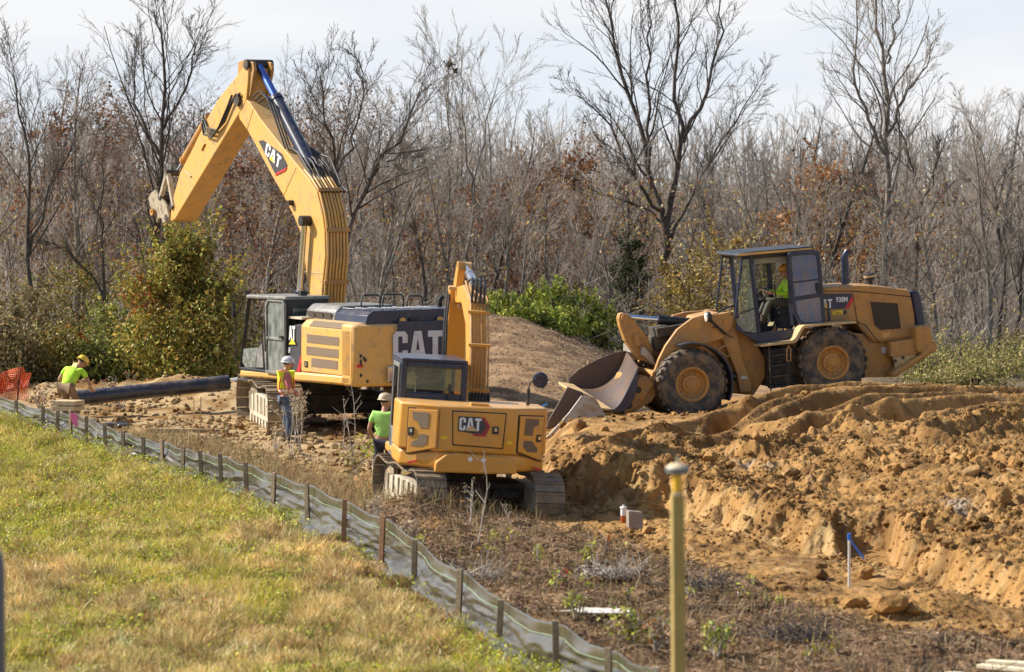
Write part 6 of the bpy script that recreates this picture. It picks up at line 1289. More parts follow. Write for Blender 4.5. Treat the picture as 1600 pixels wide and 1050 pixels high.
def person(M, label, J, shirt, pants, hat, sleeves='short', vest=False, look=0, nod=0, brim=True, glove=False, hair=True, hood=False):
    # J: joints in metres, x forward, y left, z up
    o = empty('person', M, label, 'person'); g = lambda k: Vector(J[k])
    N = {'pel': (g('pel'), (.14, .105)), 'wst': (g('pel').lerp(g('che'), .4), (.13, .1)), 'che': (g('che'), (.165, .115)), 'nb': (g('che').lerp(g('nek'), .75), .075), 'nek': (g('nek'), .058), 'hd': (g('hed').lerp(g('nek'), .25), .06)}
    E = [('pel', 'wst'), ('wst', 'che'), ('che', 'nb'), ('nb', 'nek'), ('nek', 'hd')]
    for s in 'lr':
        N.update({'sh'+s: (g('sh'+s), .062), 'el'+s: (g('el'+s), .042), 'wr'+s: (g('wr'+s), .028), 'hp'+s: (g('hp'+s), .095), 'kn'+s: (g('kn'+s), .06), 'an'+s: (g('an'+s), .042)})
        E += [('che', 'sh'+s), ('sh'+s, 'el'+s), ('el'+s, 'wr'+s), ('pel', 'hp'+s), ('hp'+s, 'kn'+s), ('kn'+s, 'an'+s)]
    body = skin(N, E, 'pel')
    # head with brow, nose, chin and ears; hands with fingers
    hc = g('hed'); Rh = Matrix.Rotation(look, 3, 'Z') @ Matrix.Rotation(nod, 3, 'Y')
    def hf(p, q):
        x, y, z = q
        if p.z < 0: x *= 1-.12*(-p.z); y *= 1-.3*(-p.z)**1.5; x += .02*(-p.z)
        if p.x > .75 and abs(p.y) < .3 and -.35 < p.z < .2: x += .026
        if p.x > .6 and .15 < p.z < .35: x += .006
        return Rh @ Vector((x, y, z))
    body.ell(hc, (.098, .078, .122), 20, 16, hf)
    for s in (1, -1): body.ell(hc+Rh @ V3(-.005, s*.078, -.01), (.018, .012, .03), 8, 6)
    for s in 'lr':
        w_, e_ = g('wr'+s), g('el'+s); d = (w_-e_).normalized(); t = Vector(J.get('hd'+s, d)).normalized(); sd = t.cross(Vector((0, 0, 1))); sd = sd.normalized() if sd.length > .1 else V3(0, 1, 0)
        nn = t.cross(sd); pc = w_+t*.05; body.ell(pc, (.001, .001, .001), 4, 2)
        body.tube([w_-d*.01, w_+t*.03, w_+t*.085], [.026, .037, .034], 8)
        for i, ln in enumerate((.06, .075, .07, .052)):
            b = w_+t*.08+sd*(.03-.02*i); body.tube([b, b+t*ln*.5-nn*.008, b+t*ln*.8-nn*.03, b+t*ln*.85-nn*.05], [.0095, .009, .008, .006], 6)
        b = w_+t*.025+sd*.032; body.tube([b, b+sd*.025+t*.02-nn*.01, b+sd*.03+t*.05-nn*.03], [.012, .011, .008], 6)
    b = body.build('body', [SKIN], o, smooth=60)
    # clothing
    C = {'pel': (g('pel')+V3(0, 0, -.03), (.175, .14)), 'wst': (N['wst'][0], (.16, .125)), 'che': (g('che'), (.185, .14)), 'nb': (g('che').lerp(g('nek'), .72), .085)}
    CE = [('pel', 'wst'), ('wst', 'che'), ('che', 'nb')]
    for s in 'lr':
        C['sh'+s] = (g('sh'+s), .078); CE.append(('che', 'sh'+s)); e = g('el'+s)
        if sleeves == 'short': C['ue'+s] = (g('sh'+s).lerp(e, .62), .066); CE.append(('sh'+s, 'ue'+s))
        else: C['el'+s] = (e, .056); C['wr'+s] = (g('wr'+s).lerp(e, .08), .042); CE += [('sh'+s, 'el'+s), ('el'+s, 'wr'+s)]
    skin(C, CE, 'che').build('shirt', [shirt], o, smooth=60)
    T = {'pel': (g('pel')+V3(0, 0, -.02), (.16, .13))}; TE = []
    for s in 'lr':
        T['hp'+s] = (g('hp'+s), .112); T['kn'+s] = (g('kn'+s), .083); T['an'+s] = (g('an'+s), .07); TE += [('pel', 'hp'+s), ('hp'+s, 'kn'+s), ('kn'+s, 'an'+s)]
    skin(T, TE, 'pel').build('trousers', [pants], o, smooth=60)
    for s in 'lr':
        a = g('an'+s); k = MB(); k.tube([a+V3(0, 0, .1), a+V3(0, 0, -.02)], [.06, .055], 10); k.ell(a+V3(.06, 0, -.05), (.15, .052, .05), 12, 8); k.build('boot', BOOT, o, smooth=50)
    if hat:
        h = MB(); Rm = Matrix.Translation(hc+Rh @ V3(-.005, 0, .05)) @ (Matrix.Rotation(look, 4, 'Z') @ Matrix.Rotation(nod, 4, 'Y'))
        h.lathe([(.142, -.012), (.15, -.005), (.128, .012), (.124, .05), (.108, .09), (.075, .117), (.03, .128), (0, .13)], (0, 0, 0), (0, 0, 1), 24)
        h.lathe([(.142, -.012), (.11, -.004), (.11, .0)], (0, 0, 0), (0, 0, 1), 24)
        for dx in (-.03, 0, .03): h.tube([(-.1, dx, .075), (-.05, dx, .118), (0, dx, .134), (.05, dx, .118), (.1, dx, .075)], .007, 5)
        h.v = [(x*1.12+(.012 if z < .01 and x > .05 else 0), y*.93, z) for x, y, z in h.v]; h.xform(Rm); h.build('hard_hat', hat, o, smooth=45)
    if hair: h = MB(); h.ell(hc+Rh @ V3(-.016, 0, .03), (.09, .08, .08), 14, 10, lambda p, q: Rh @ (q if p.x < .35 or p.z > .4 else q*.8)); h.build('hair', HAIR, b, smooth=60)
    return o, b
# standing worker in the safety vest, facing right
gx = -4.98; gy = 66.6
px_, py_ = (446-800)/FPX*64.6, 64.6; z_ = gzf(px_, py_)-.02
MP = Matrix.Translation((px_, py_, z_)) @ Matrix.Rotation(R(12), 4, 'Z')
o1_, b1_ = person(MP, 'standing worker in white hard hat, pink hoodie and orange edged yellow safety vest',
       dict(pel=(0, 0, .98), che=(-.0, 0, 1.3), nek=(.0, 0, 1.49), hed=(.05, 0, 1.62), shl=(0, .19, 1.42), shr=(0, -.19, 1.42), ell=(.02, .25, 1.12), elr=(.03, -.25, 1.12), wrl=(.24, .12, 1.02), wrr=(.25, -.1, 1.0), hdl=(1, -.5, .1), hdr=(1, .4, .1),
            hpl=(0, .09, .88), hpr=(0, -.09, .88), knl=(.03, .11, .5), knr=(.06, -.1, .5), anl=(-.04, .12, .1), anr=(.04, -.12, .1)), PINK, JEAN, HATW, 'long', nod=.12)
v = skin({'p': (V3(0, 0, .98), (.175, .15)), 'w': (V3(0, 0, 1.12), (.175, .145)), 'c': (V3(0, 0, 1.32), (.19, .152)), 'n': (V3(-.0, 0, 1.44), (.13, .1))}, [('p', 'w'), ('w', 'c'), ('c', 'n')], 'c')
vest = v.build('safety_vest', [VESTY], o1_, smooth=60)
for zz, rr, m_ in ((1.085, .168, SILVER), (1.115, .17, VESTO), (1.055, .17, VESTO)):
    k = MB(); k.lathe([(rr, -.018 if m_ is SILVER else -.012), (rr+.005, 0), (rr, .018 if m_ is SILVER else .012)], (0, 0, zz), (0, 0, 1), 28); k.v = [(x*.93+.0, y*1.06, z) for x, y, z in k.v]; k.build('vest_stripe', m_, vest)
for s in (1, -1):
    for dx, m_ in ((0, VESTO),):
        k = MB(); k.tube([(.15, s*.1, 1.08), (.155, s*.1, 1.3), (.09, s*.1, 1.45), (-.03, s*.1, 1.475), (-.11, s*.1, 1.42), (-.155, s*.11, 1.25), (-.155, s*.1, 1.1)], .02, 4); k.build('vest_stripe', m_, vest)
k = MB(); k.ell((-.09, 0, 1.47), (.09, .11, .055), 12, 8); k.build('hood', PINK, o1_, smooth=60)
k = MB(); k.ell((.105, 0, 1.56), (.035, .05, .045), 10, 8); k.build('beard', HAIR, b1_, smooth=60); k = MB(); k.box((.145, 0, 1.645), (.02, .12, .03)); k.build('glasses', BLACK, b1_)
# worker with his back to the camera beside the compact digger
p2x, p2y = (600-800)/FPX*56.5, 56.5
zt_ = P(606, 614, p2y).z-1.81
MP = Matrix.Translation((p2x, p2y, zt_)) @ Matrix.Rotation(R(78), 4, 'Z')
person(MP, 'worker in tan hard hat and green lime shirt standing beside the smaller digger cab',
       dict(pel=(0, 0, .98), che=(.02, 0, 1.3), nek=(.03, 0, 1.5), hed=(.06, -.01, 1.63), shl=(.0, .19, 1.42), shr=(.02, -.2, 1.45), ell=(-.02, .29, 1.14), elr=(.2, -.34, 1.45), wrl=(.14, .24, .94), wrr=(.42, -.3, 1.5), hdl=(1, -.3, 0), hdr=(1, 0, .3),
            hpl=(0, .1, .88), hpr=(0, -.1, .88), knl=(.04, .12, .5), knr=(.0, -.12, .5), anl=(.0, .13, .1), anr=(-.02, -.13, .1)), LIMEG, DPANT, HATT, look=-.75, nod=.1)
# bent worker guiding the black pipe
p3x, p3y = (107-800)/FPX*70.0, 70.0; z3 = gzf(p3x, 70.0)-.03
MP = Matrix.Translation((p3x, p3y, z3)) @ Matrix.Rotation(R(62), 4, 'Z')
o3_, b3_ = person(MP, 'worker in yellow hard hat and brown trousers bending over the dark pipe end',
       dict(pel=(-.12, 0, .84), che=(.12, .0, 1.1), nek=(.29, -.03, 1.26), hed=(.4, -.06, 1.34), shl=(.18, .2, 1.22), shr=(.2, -.22, 1.18), ell=(.08, .36, .96), elr=(.3, -.34, .9), wrl=(.22, .3, .78), wrr=(.44, -.28, .72), hdl=(1, -.3, -.4), hdr=(1, 0, -.4),
            hpl=(-.1, .1, .8), hpr=(-.1, -.1, .8), knl=(.1, .14, .46), knr=(.14, -.12, .46), anl=(-.12, .14, .1), anr=(-.1, -.14, .1)), LIME, KHAKI, HATY, look=-.5, nod=.65)
k = MB(); k.prism([(-.06, .0), (.06, 0), (.09, -.26), (.02, -.3), (-.03, -.24), (-.08, -.28)], 0, .012, 'x'); k.xform(Matrix.Translation((.25, .0, 1.35)) @ Matrix.Rotation(R(40), 4, 'Y')); k.build('neck_cloth', HATY, o3_)
# loader driver
q = side(M3, 0, [(1224, 478)])[0]; sx, sz = q
MP = M3 @ Matrix.Translation((sx-.02, .05, sz-.88)) @ Matrix.Rotation(R(-6), 4, 'Y')
person(MP, 'driver in orange hard hat sitting at the steering wheel in the loader cab',
       dict(pel=(0, 0, .95), che=(-.02, 0, 1.27), nek=(.0, 0, 1.46), hed=(.06, 0, 1.58), shl=(0, .19, 1.38), shr=(0, -.19, 1.38), ell=(.12, .24, 1.13), elr=(.15, -.24, 1.15), wrl=(.4, .15, 1.17), wrr=(.42, -.15, 1.2), hdl=(1, 0, -.1), hdr=(1, 0, -.1),
            hpl=(.05, .1, .92), hpr=(.05, -.1, .92), knl=(.46, .14, 1.0), knr=(.46, -.14, 1.0), anl=(.62, .14, .62), anr=(.62, -.14, .62)), LIME, OLIVEP, HATO, 'long', nod=.1)

# ------------------------------------------------------------------ silt fence
FAB = mat('silt_fabric', (.07, .062, .045), .2, spec=.95, second=(.1, .09, .07), scale=1.6, rough2=.28, third=(.2, .165, .11), tscale=5, tlo=.6, thi=.75, bump=.12, bscale=60)
STK = mat('weathered_stake', (.34, .26, .165), .85, second=(.24, .18, .115), scale=9, bump=.4)
STK2 = mat('reddish_stake', (.38, .2, .11), .85, second=(.28, .16, .09), scale=9, bump=.4)
LUMB = mat('lumber', (.6, .46, .27), .75, second=(.5, .36, .2), scale=7, bump=.2); LUMW = mat('fresh_lumber', (.8, .7, .5), .7, second=(.7, .58, .38), scale=6)
fence = empty('silt_fence', (-4, 51, 0), 'long sagging olive grey silt fence on wooden stakes along the edge of the field', 'silt fence'); Fi = Matrix.Translation((4, -51, 0))
yy = np.linspace(75.4, 29.6, 620); fx_ = fence_x(yy)+.05*np.sin(yy*.9); dxy = np.stack([np.gradient(fx_), np.gradient(yy)], 1); dxy /= np.linalg.norm(dxy, axis=1, keepdims=True); nrm = np.stack([dxy[:, 1], -dxy[:, 0]], 1)   # towards the field
s_ = np.concatenate([[0], np.cumsum(np.hypot(np.diff(fx_), np.diff(yy)))])
STX = [28, 70, 92, 113, 138, 168, 197, 228, 257, 290, 318, 350, 390, 433, 485, 543, 604, 655, 725, 790, 880, 962]; STT = [625, 634, 641, 641, 650, 664, 673, 682, 687, 697, 704, 708, 722, 738, 754, 780, 806, 843, 889, 937, 970, 1012]
def fence_at(X):
    i = int(np.argmin(np.abs(800+fx_/yy*FPX-X))); return i
SI = [fence_at(X) for X in STX]; sS = s_[SI]
top = np.interp(s_, sS, [P(X, t, yy[i]).z-.05 for X, t, i in zip(STX, STT, SI)])
gr = gz(fx_, yy); top = np.clip(top, gr+.38, gr+.75)
dmin = np.min(np.abs(s_[:, None]-sS[None]), 1); gapw = np.interp(s_, sS[:-1], np.diff(sS)); sag = np.clip(dmin/np.maximum(gapw*.5, .3), 0, 1)
nv = 22; v_ = np.linspace(0, 1, nv); rows = []
for k, t in enumerate(v_):
    h = gr-.04+(top-.055*sag-gr+.04)*(1-t)
    off = -.03+.03*np.sin(math.pi*t)*sag+ss(.6, 1, t)*.25*(.35+.65*vn(s_*.9, 0*s_, 3))+(fbm(s_*.8+t*1.2, t*2.2+0*s_, 3, 7)-.5)*.2*ss(0, .35, t)*(.4+.6*sag)+(np.abs(fbm(s_*.42+3, t*5+0*s_, 3, 27)-.5)-.12)*-.6*ss(.2, .5, t)*(1-.5*ss(.85, 1, t))+(fbm(s_*3.5+t*3, t*5+0*s_, 3, 29)-.5)*.03*ss(.4, .8, t)
    rows.append(np.stack([fx_+nrm[:, 0]*-off*-1, yy+nrm[:, 1]*off, h], 1))
if nrm[100, 1] > 0:
    pass
W = np.stack(rows, 1); 
# make sure folds go to the field side (smaller x)
if nrm[100, 0] > 0: W[:, :, 0] = 2*fx_[:, None]-W[:, :, 0]; W[:, :, 1] = 2*yy[:, None]-W[:, :, 1]
W -= np.array([-4, 51, 0]); n_ = len(yy); i = np.arange(n_-1)[:, None]*nv+np.arange(nv-1)[None]; Q = np.stack([i, i+1, i+nv+1, i+nv], -1).reshape(-1, 4)
fb = link('fabric', np_mesh('fabric', W.reshape(-1, 3), Q, FAB, None, True), fence); so_ = fb.modifiers.new('t', 'SOLIDIFY'); so_.thickness = .004
gc = mat('green_thread', (.3, .42, .25), .6); k = MB(); mid = W[:, 5, :]; sd_ = -1
k.tube([(p[0]-.012, p[1]-.01, p[2]) for p in mid[::2]], .0045, 4, False); k.build('marking_thread', gc, fb)
rs = random.Random(5)
nx_ = -abs(nrm[100, 0])
for X, t, ii in zip(STX, STT, SI):
    x, y = fx_[ii]+nx_*.075, yy[ii]-abs(nrm[ii, 1])*.05; zt_ = P(X, t, y).z; zb_ = float(gr[ii])-.1; k = MB(); ln = zt_-zb_; rz = Matrix.Rotation(rs.uniform(-.3, .3)-.3, 3, 'Z') @ Matrix.Rotation(R(rs.uniform(-3, 3)), 3, 'Y')
    k.box((0, 0, ln/2), (.072, .05, ln), rz); k.xform(Matrix.Translation((x+4, y-51, zb_))); k.build('stake', STK2 if X in (543, 604) else STK, fence, bevel=.003)
# pink ribbon tied to a stake
PINKR = mat('pink_ribbon', (.95, .18, .38), .5); i = SI[4]; k = MB(); z = P(112, 647, yy[i]).z
p = P(113, 647, yy[SI[3]]-.12); k.add([p+V3(-.04, 0, .03), p+V3(.09, -.02, .02), p+V3(.13, -.03, -.14), p+V3(.1, -.03, -.27), p+V3(.02, -.01, -.22), p+V3(-.03, 0, -.12)], [(0, 1, 2, 3, 4, 5)]); r_ = k.build('ribbon', PINKR); m_ = r_.modifiers.new('t', 'SOLIDIFY'); m_.thickness = .004; tag(r_, 'bright pink ribbon tied on a silt fence stake at left', 'ribbon')

# ------------------------------------------------------------------ survey pole
pd_ = 20.; pt = P(1063, 773, pd_); gzp = gzf(pt.x, pd_); pole = empty('survey_pole', (pt.x, pd_, gzp), 'square wooden post carrying a round grey and yellow survey receiver, near right of centre', 'survey post'); H_ = pt.z-gzp
WOODP = mat('greenish_post_wood', (.42, .31, .10), .8, third=(.26, .17, .07), tscale=8, tlo=.58, thi=.7, second=(.34, .245, .085), scale=2.5, bump=.2, bscale=30)
k = MB(); k.box((0, 0, H_/2), (.08, .08, H_), Matrix.Rotation(R(8), 3, 'Z')); k.xform(Matrix.Rotation(R(-.6), 4, 'Y')); k.build('post', WOODP, pole, bevel=.004)
tpx = -math.sin(R(.6))*H_
YG_ = mat('receiver_yellow', (.75, .45, .04), .4); GG_ = mat('receiver_grey', (.16, .17, .19), .45); TG_ = mat('receiver_top', (.62, .52, .34), .5)
k = MB(); k.lathe([(0, 0), (.022, 0), (.022, .02), (0, .02)], (tpx, 0, H_), (0, 0, 1), 16, True); k.build('mount', STEEL, pole, smooth=40)
k = MB(); k.lathe([(0, .0), (.028, .0), (.031, .03), (.031, .115), (0, .115)], (tpx, 0, H_+.02), (0, 0, 1), 20); rc = k.build('receiver_neck', YG_, pole, smooth=40)
k = MB(); k.lathe([(0, 0), (.06, 0), (.075, .012), (.078, .04), (.07, .045)], (tpx, 0, H_+.135), (0, 0, 1), 32); k.build('receiver', GG_, pole, smooth=40)
k = MB(); k.lathe([(.074, 0), (.066, .014), (.03, .028), (.008, .031), (.006, .075), (0, .076)], (tpx, 0, H_+.178), (0, 0, 1), 32); k.build('receiver_cap', TG_, pole, smooth=40)
# ------------------------------------------------------------------ pipes, timber, netting, markers
PIPE = mat('black_plastic_pipe', (.02, .024, .045), .32, spec=.7, second=(.13, .1, .075), scale=2.2, lo=.48, hi=.68, rough2=.6, dust=(.16, .14, .13))
def pipe(name, a, b, ro, m, label, ring=True, parent=None, corr=False):
    a, b = Vector(a), Vector(b); ax = (b-a).normalized(); L_ = (b-a).length; k = MB(); prof = [(ro*.86, .01), (ro*.86, L_-.01), (ro, L_), (ro, L_*.5+.16), (ro*1.0, L_*.5+.15)]
    if corr:
        n = int(L_/.16); out = []
        for i in range(n+1): t = L_-L_*i/n; out += [(ro, t), (ro, max(0, t-.07)), (ro*.93, max(0, t-.09)), (ro*.93, max(0, t-.15))]
        prof = [(ro*.84, 0), (ro*.84, L_)]+out+[(ro*.84, 0)]
    else: prof = [(ro*.86, 0), (ro*.86, L_), (ro*1.06, L_), (ro*1.06, L_-.5), (ro, L_-.55), (ro, L_*.48+.02), (ro*1.02, L_*.48), (ro, L_*.48-.02), (ro, 0), (ro*.86, 0)]
    k.lathe(prof, a, ax, 32); o = k.build(name, m, parent, smooth=40)
    if label: tag(o, label, 'pipe')
    return o
PIPEX = dict()
pipe('pipe', P(120, 622, 71.2), P(357, 598, 72.6), .175, PIPE, 'long dark blue black pipe held level above the ground by the bent worker')
PIPEG = mat('grey_pipe', (.3, .31, .33), .3, spec=.7, second=(.2, .19, .18), scale=3); pipe('pipe', P(265, 622, 76.5), P(352, 629, 74.2), .17, PIPEG, 'grey corrugated pipe lying under the dark pipe beside the digger track', corr=True)
# row of white culvert ends seen between cab and track
for i, X in enumerate((344, 371, 396, 423)):
    p = P(X, 606, 75.5+i*.1); pipe('culvert_pipe', (p.x, p.y, max(p.z, .2)), (p.x+1.6, p.y+4, max(p.z, .2)), .2, mat('pale_pipe_%d' % i, (.62, .64, .68), .4), ['left end', 'second from left', 'third from left', 'right end'][i]+' of the pale culvert row glimpsed above the larger digger track')
for i, (X, Y, d) in enumerate([(665, 640, 74), (560, 611, 76)]):
    p = P(X, Y, d); pipe('culvert_pipe', (p.x-1.2, p.y, .55), (p.x+1.2, p.y+.1, .55), .15, PIPEG, ['pale pipe seen under the counterweight, right piece', 'pale pipe seen under the counterweight, left piece'][i])
for o in [x for x in col.objects if x.name.startswith('culvert_pipe')]: o['group'] = 'pale culvert pipes behind the digger'
# lumber stack the worker leans over
sx_, sy_ = 108, 70.6; zc_ = 0
for i, (X, Y, ln, lab) in enumerate([(107, 629, .95, 'upper right board of the stack before the bent worker'), (107, 637.5, .95, 'lower right board of the stack before the bent worker'), (98, 633, .6, 'short pale board end at left of the stack before the bent worker')]):
    p = P(X, Y, 69.2+(i == 2)*.3); k = MB(); k.box((0, 0, 0), (ln*.6, .5, .1), Matrix.Rotation(R(-18), 3, 'Z')); o = k.build('board', LUMB, None, bevel=.006); o.location = p; tag(o, lab, 'board', 'boards in the small stack')
p = P(112, 648, 69.3); k = MB(); k.box((0, 0, 0), (.3, .4, .3)); k.box((.0, 0, -.2), (.16, .3, .3)); o = k.build('timber_block', STK, None, bevel=.01); o.location = p; tag(o, 'dark timber block carrying the small board stack', 'block')
# orange safety netting
NET = mat('orange_net', (.85, .16, .06), .6, second=(.95, .25, .1), scale=5)
net = empty('safety_netting', tuple(P(15, 622, 73.5)), 'crumpled orange plastic safety netting at the left edge, behind the silt fence', 'netting')
rn = np.random.default_rng(3); k = MB(); c0_ = P(15, 622, 73.5)
def npt(u, v):
    X = -25+70*u; Yt = 578+6*math.sin(u*5)+ (10 if u > .85 else 0); Yb = 624+2*u; Y = Yt+(Yb-Yt)*v+math.sin(u*9+v*4)*1.5; X += math.sin(v*6+u*8)*1.5-(8*(u-.5)*(v-.5))
    return P(X, Y, 73.5+.12*math.sin(u*14+v*3)+.07*math.sin(v*11+u*5))-c0_
for i in range(27): k.tube([npt(i/26, v) for v in np.linspace(0, 1, 12)], .0085, 4, False)
for j in range(20): k.tube([npt(u, j/19) for u in np.linspace(0, 1, 20)], .0085, 4, False)
k.build('net', NET, net)
for X in (31, -4): k = MB(); a = P(X, 566, 73.45)-c0_; b_ = P(X-4, 632, 73.45)-c0_; k.tube([a, b_], .018, 6); k.build('steel_post', DARKU, net)
# white marker stakes and grade stakes
def stake(name, X, Yt, Yb, d, w, m, label, tip=None, grp=None, lean=0):
    a = P(X, Yt, d); b_ = P(X-lean, Yb, d); b_.z = min(b_.z, gzf(b_.x, b_.y)-.03); k = MB(); ax = (b_-a); k.box((0, 0, 0), (w, w*.6, ax.length)); q = ax.to_track_quat('-Z', 'Y').to_matrix().to_4x4()
    e = empty(name, b_, label, 'stake', grp); k.xform(Matrix.Translation(a.lerp(b_, .5)-b_) @ q); k.build('shaft', m, e)
    if tip: t = MB(); t.box((0, 0, 0), (w*1.15, w*.8, .09)); t.xform(Matrix.Translation(a-b_-V3(0, 0, .04)) @ q); t.build('painted_tip', tip, e)
    return e
WSTK = mat('white_stake', (.75, .72, .65), .7); BLUE = mat('blue_ribbon', (.03, .2, .75), .45); ORG = mat('orange_paint', (.75, .2, .03), .6)
p = on_ground(1325, 918); stake('marker_stake', 1327, 834, 918, p.y, .05, WSTK, 'white marker stake with a blue ribbon, in front of the cross trench', tip=BLUE)
d_ = p.y
def ribbon(pts, d, wd, m, label):
    k = MB(); P_ = [P(x, y, d) for x, y in pts]; vs = []; 
    for i, q in enumerate(P_): vs += [q+V3(0, .01*i, wd/2), q+V3(0.01, .01*i, -wd/2)]
    k.add(vs, [(2*i, 2*i+2, 2*i+3, 2*i+1) for i in range(len(P_)-1)]); o = k.build('ribbon', m); mm_ = o.modifiers.new('t', 'SOLIDIFY'); mm_.thickness = .004; return tag(o, label, 'ribbon')
ribbon([(1327, 839), (1331, 848), (1338, 858), (1344, 866), (1350, 873)], d_-.03, .06, BLUE, 'blue ribbon blowing from the white marker stake')
BLUEL = mat('light_blue_ribbon', (.12, .4, .85), .45)
for pts, d, lab in [([(728, 775), (727, 785), (728, 793)], 50.1, 'left of two blue ribbon tails under the smaller digger'), ([(731, 776), (733, 786), (738, 799)], 50.1, 'right of two blue ribbon tails under the smaller digger'), ([(774, 629), (778, 632), (785, 637)], 56, 'light blue ribbon just right of the smaller digger boom foot'),
                    ([(826, 630), (829, 637), (830, 641)], 57, 'small blue ribbon under the round mirror of the smaller digger'), ([(839, 640), (846, 635), (855, 631)], 57, 'blue ribbon right of the round mirror of the smaller digger')]:
    ribbon(pts, d, .045, BLUEL, lab)
stake('grade_stake', 780, 622, 690, 56.2, .03, LUMB, 'thin pale stake behind the smaller digger near its boom'); stake('grade_stake', 822, 626, 690, 57.1, .03, LUMB, 'thin pale stake behind the round mirror of the smaller digger'); stake('grade_stake', 848, 636, 690, 57.1, .04, STK2, 'short brown stake right of the round mirror')
stake('grade_stake', 314, 620, 678, 66.8, .035, LUMB, 'taller grade stake left of the larger digger track', lean=1); stake('grade_stake', 303, 624, 660, 70, .03, LUMB, 'shorter grade stake left of the taller one, before the grey pipe')
p = on_ground(948, 870); stake('marker_stake', 951, 836, 872, p.y, .05, STK, 'leaning orange tipped stake on the debris strip', tip=ORG, lean=7)
# cut concrete block and spray can on the bench
p = on_ground(992, 824); CONC = mat('old_timber_block', (.26, .22, .18), .85, second=(.34, .3, .25), scale=7, bump=.4)
k = MB(); k.prism([(-.12, 0), (-.125, .3), (.1, .27), (.115, .25), (.11, 0)], -.09, .09); o = k.build('stump_block', CONC, None, bevel=.012); o.location = (p.x, p.y, gzf(p.x, p.y)-.03); o.rotation_euler = (0, 0, .2); tag(o, 'grey brown cut block standing on the bench in front of the bank', 'block')
p = on_ground(974, 818); e = empty('spray_can', (p.x, p.y, gzf(p.x, p.y)), 'white and red paint can standing beside the cut block', 'paint can')
k = MB(); k.lathe([(0, 0), (.042, 0), (.045, .01), (.045, .11)], (0, 0, 0), (0, 0, 1), 16); k.build('can_base', mat('can_red', (.45, .1, .03), .4), e, smooth=40); k = MB(); k.lathe([(.046, .11), (.046, .22), (.06, .235), (.05, .25), (.02, .25), (.018, .28), (0, .28)], (0, 0, 0), (0, 0, 1), 16); k.build('can_top', WHITE, e, smooth=40)
# fresh boards at the lower right corner
for i, (a, b_, lab) in enumerate([((1483, 1041), (1540, 1062), 'left short end of fresh lumber at the lower right corner'), ((1530, 1038), (1640, 1070), 'middle fresh board at the lower right corner'), ((1544, 1030), (1680, 1062), 'topmost fresh board at the lower right corner')]):
    dd = 34.2+i*.25; A_, B_ = P(*a, dd), P(*b_, dd-.4*0); A_.z = gzf(A_.x, A_.y)+.06+.04*i; B_.z = gzf(B_.x, B_.y-.6)+.05+.03*i; B_.y -= .6; ax = B_-A_; k = MB(); k.box((0, 0, ax.length/2), (.14, .04, ax.length)); k.xform(ax.to_track_quat('Z', 'Y').to_matrix().to_4x4()); o = k.build('board', LUMW, None, bevel=.004); o.location = A_; tag(o, lab, 'board', 'fresh boards at the corner')
# pale sheet scrap behind the fence
p = on_ground(935, 972); k = MB(); k.prism([(-.5, 0), (-.2, .22), (.35, .2), (.45, -.02), (0, -.06)], 0, .012, 'z'); o = k.build('plastic_scrap', mat('pale_scrap', (.75, .72, .68), .5, second=(.6, .5, .38), scale=6), None); o.location = (p.x, p.y, gzf(p.x, p.y)+.07); o.rotation_euler = (.1, .02, 0); tag(o, 'flat pale scrap of sheet lying just behind the silt fence', 'scrap')
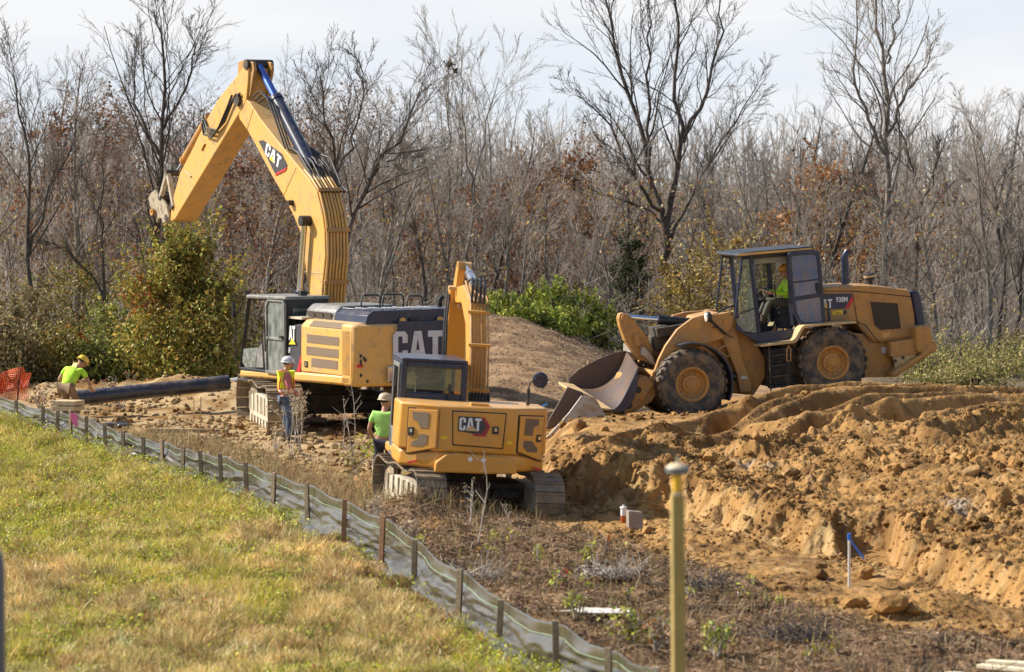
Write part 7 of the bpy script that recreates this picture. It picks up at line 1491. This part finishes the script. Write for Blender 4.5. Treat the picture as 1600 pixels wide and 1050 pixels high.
# edging timber lying left of the larger digger
a, b_ = P(230, 672, 66.8), P(357, 674, 66.6); a.z = gzf(a.x, a.y)+.05; b_.z = gzf(b_.x, b_.y)+.05; k = MB(); k.box((0, 0, 0), ((b_-a).length, .09, .1)); o = k.build('timber', STK, None, bevel=.006); o.location = a.lerp(b_, .5); o.rotation_euler = (0, 0, math.atan2(b_.y-a.y, b_.x-a.x)); tag(o, 'long grey timber lying on the ground left of the digger track', 'timber')
p = P(183, 663, 68); k = MB(); rg = np.random.default_rng(4)
for i in range(5): k.ell((rg.normal()*.25, rg.normal()*.1, .03), (rg.uniform(.1, .25), .08, .04), 10, 6)
o = k.build('tarpaulin', NAVY, None, smooth=60); o.location = (p.x, p.y, gzf(p.x, p.y)); tag(o, 'crumpled dark sheet on the ground behind the fence at left', 'tarpaulin')
# dark rounded thing cut by the left edge in the foreground
gd = 19.0; c = P(-22, 905, gd); k = MB(); gb = gzf(c.x, gd); k.lathe([(0, 0), (.1, 0), (.115, .03), (.115, c.z-gb+.08), (.105, c.z-gb+.15), (.07, c.z-gb+.2), (0, c.z-gb+.215)], (0, 0, 0), (0, 0, 1), 28); o = k.build('marker_post', mat('slate_plastic', (.1, .11, .14), .5), None, smooth=40); o.location = (c.x, gd, gb); tag(o, 'blurred slate grey round topped post cut by the left edge', 'post')
# worn digging bucket lying under the loader bucket
gb_ = empty('digging_bucket', tuple(P(905, 672, 62.2)), 'worn grey steel digging bucket on the soil under the raised loader bucket', 'bucket'); c0_ = P(905, 672, 62.2)
def bp(X, Y, d): q = P(X, Y, d)-c0_; return q
fpl = [(886, 604), (872, 630), (857, 655), (850, 680), (870, 690), (905, 680), (915, 640), (908, 612)]; npl = [(908, 618), (888, 645), (868, 667), (852, 684), (905, 700), (945, 690), (946, 650), (930, 622)]
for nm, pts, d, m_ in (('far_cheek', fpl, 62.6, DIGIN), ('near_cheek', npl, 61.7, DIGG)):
    k = MB(); v1 = [bp(X, Y, d) for X, Y in pts]; v2 = [p+V3(.01, -.05, 0) for p in v1]; n_ = len(v1); k.add(v1+v2, [list(range(n_)), list(range(2*n_-1, n_-1, -1))]+[(i, i+n_, (i+1) % n_+n_, (i+1) % n_) for i in range(n_)]); k.build('cheek_plate', m_, gb_, bevel=.006)
k = MB(); A_ = [bp(*p, 62.6) for p in fpl[3:]]; B_ = [bp(*p, 61.7) for p in npl[3:]]
for i in range(4): a_, b2_, c_, d2 = A_[i], A_[i+1], B_[i+1], B_[i]; e_ = V3(.03, 0, -.04); k.add([a_, b2_, c_, d2, a_+e_, b2_+e_, c_+e_, d2+e_], [(0, 1, 2, 3), (4, 7, 6, 5), (0, 4, 5, 1), (1, 5, 6, 2), (2, 6, 7, 3), (3, 7, 4, 0)])
k.build('shell', DIGIN, gb_)
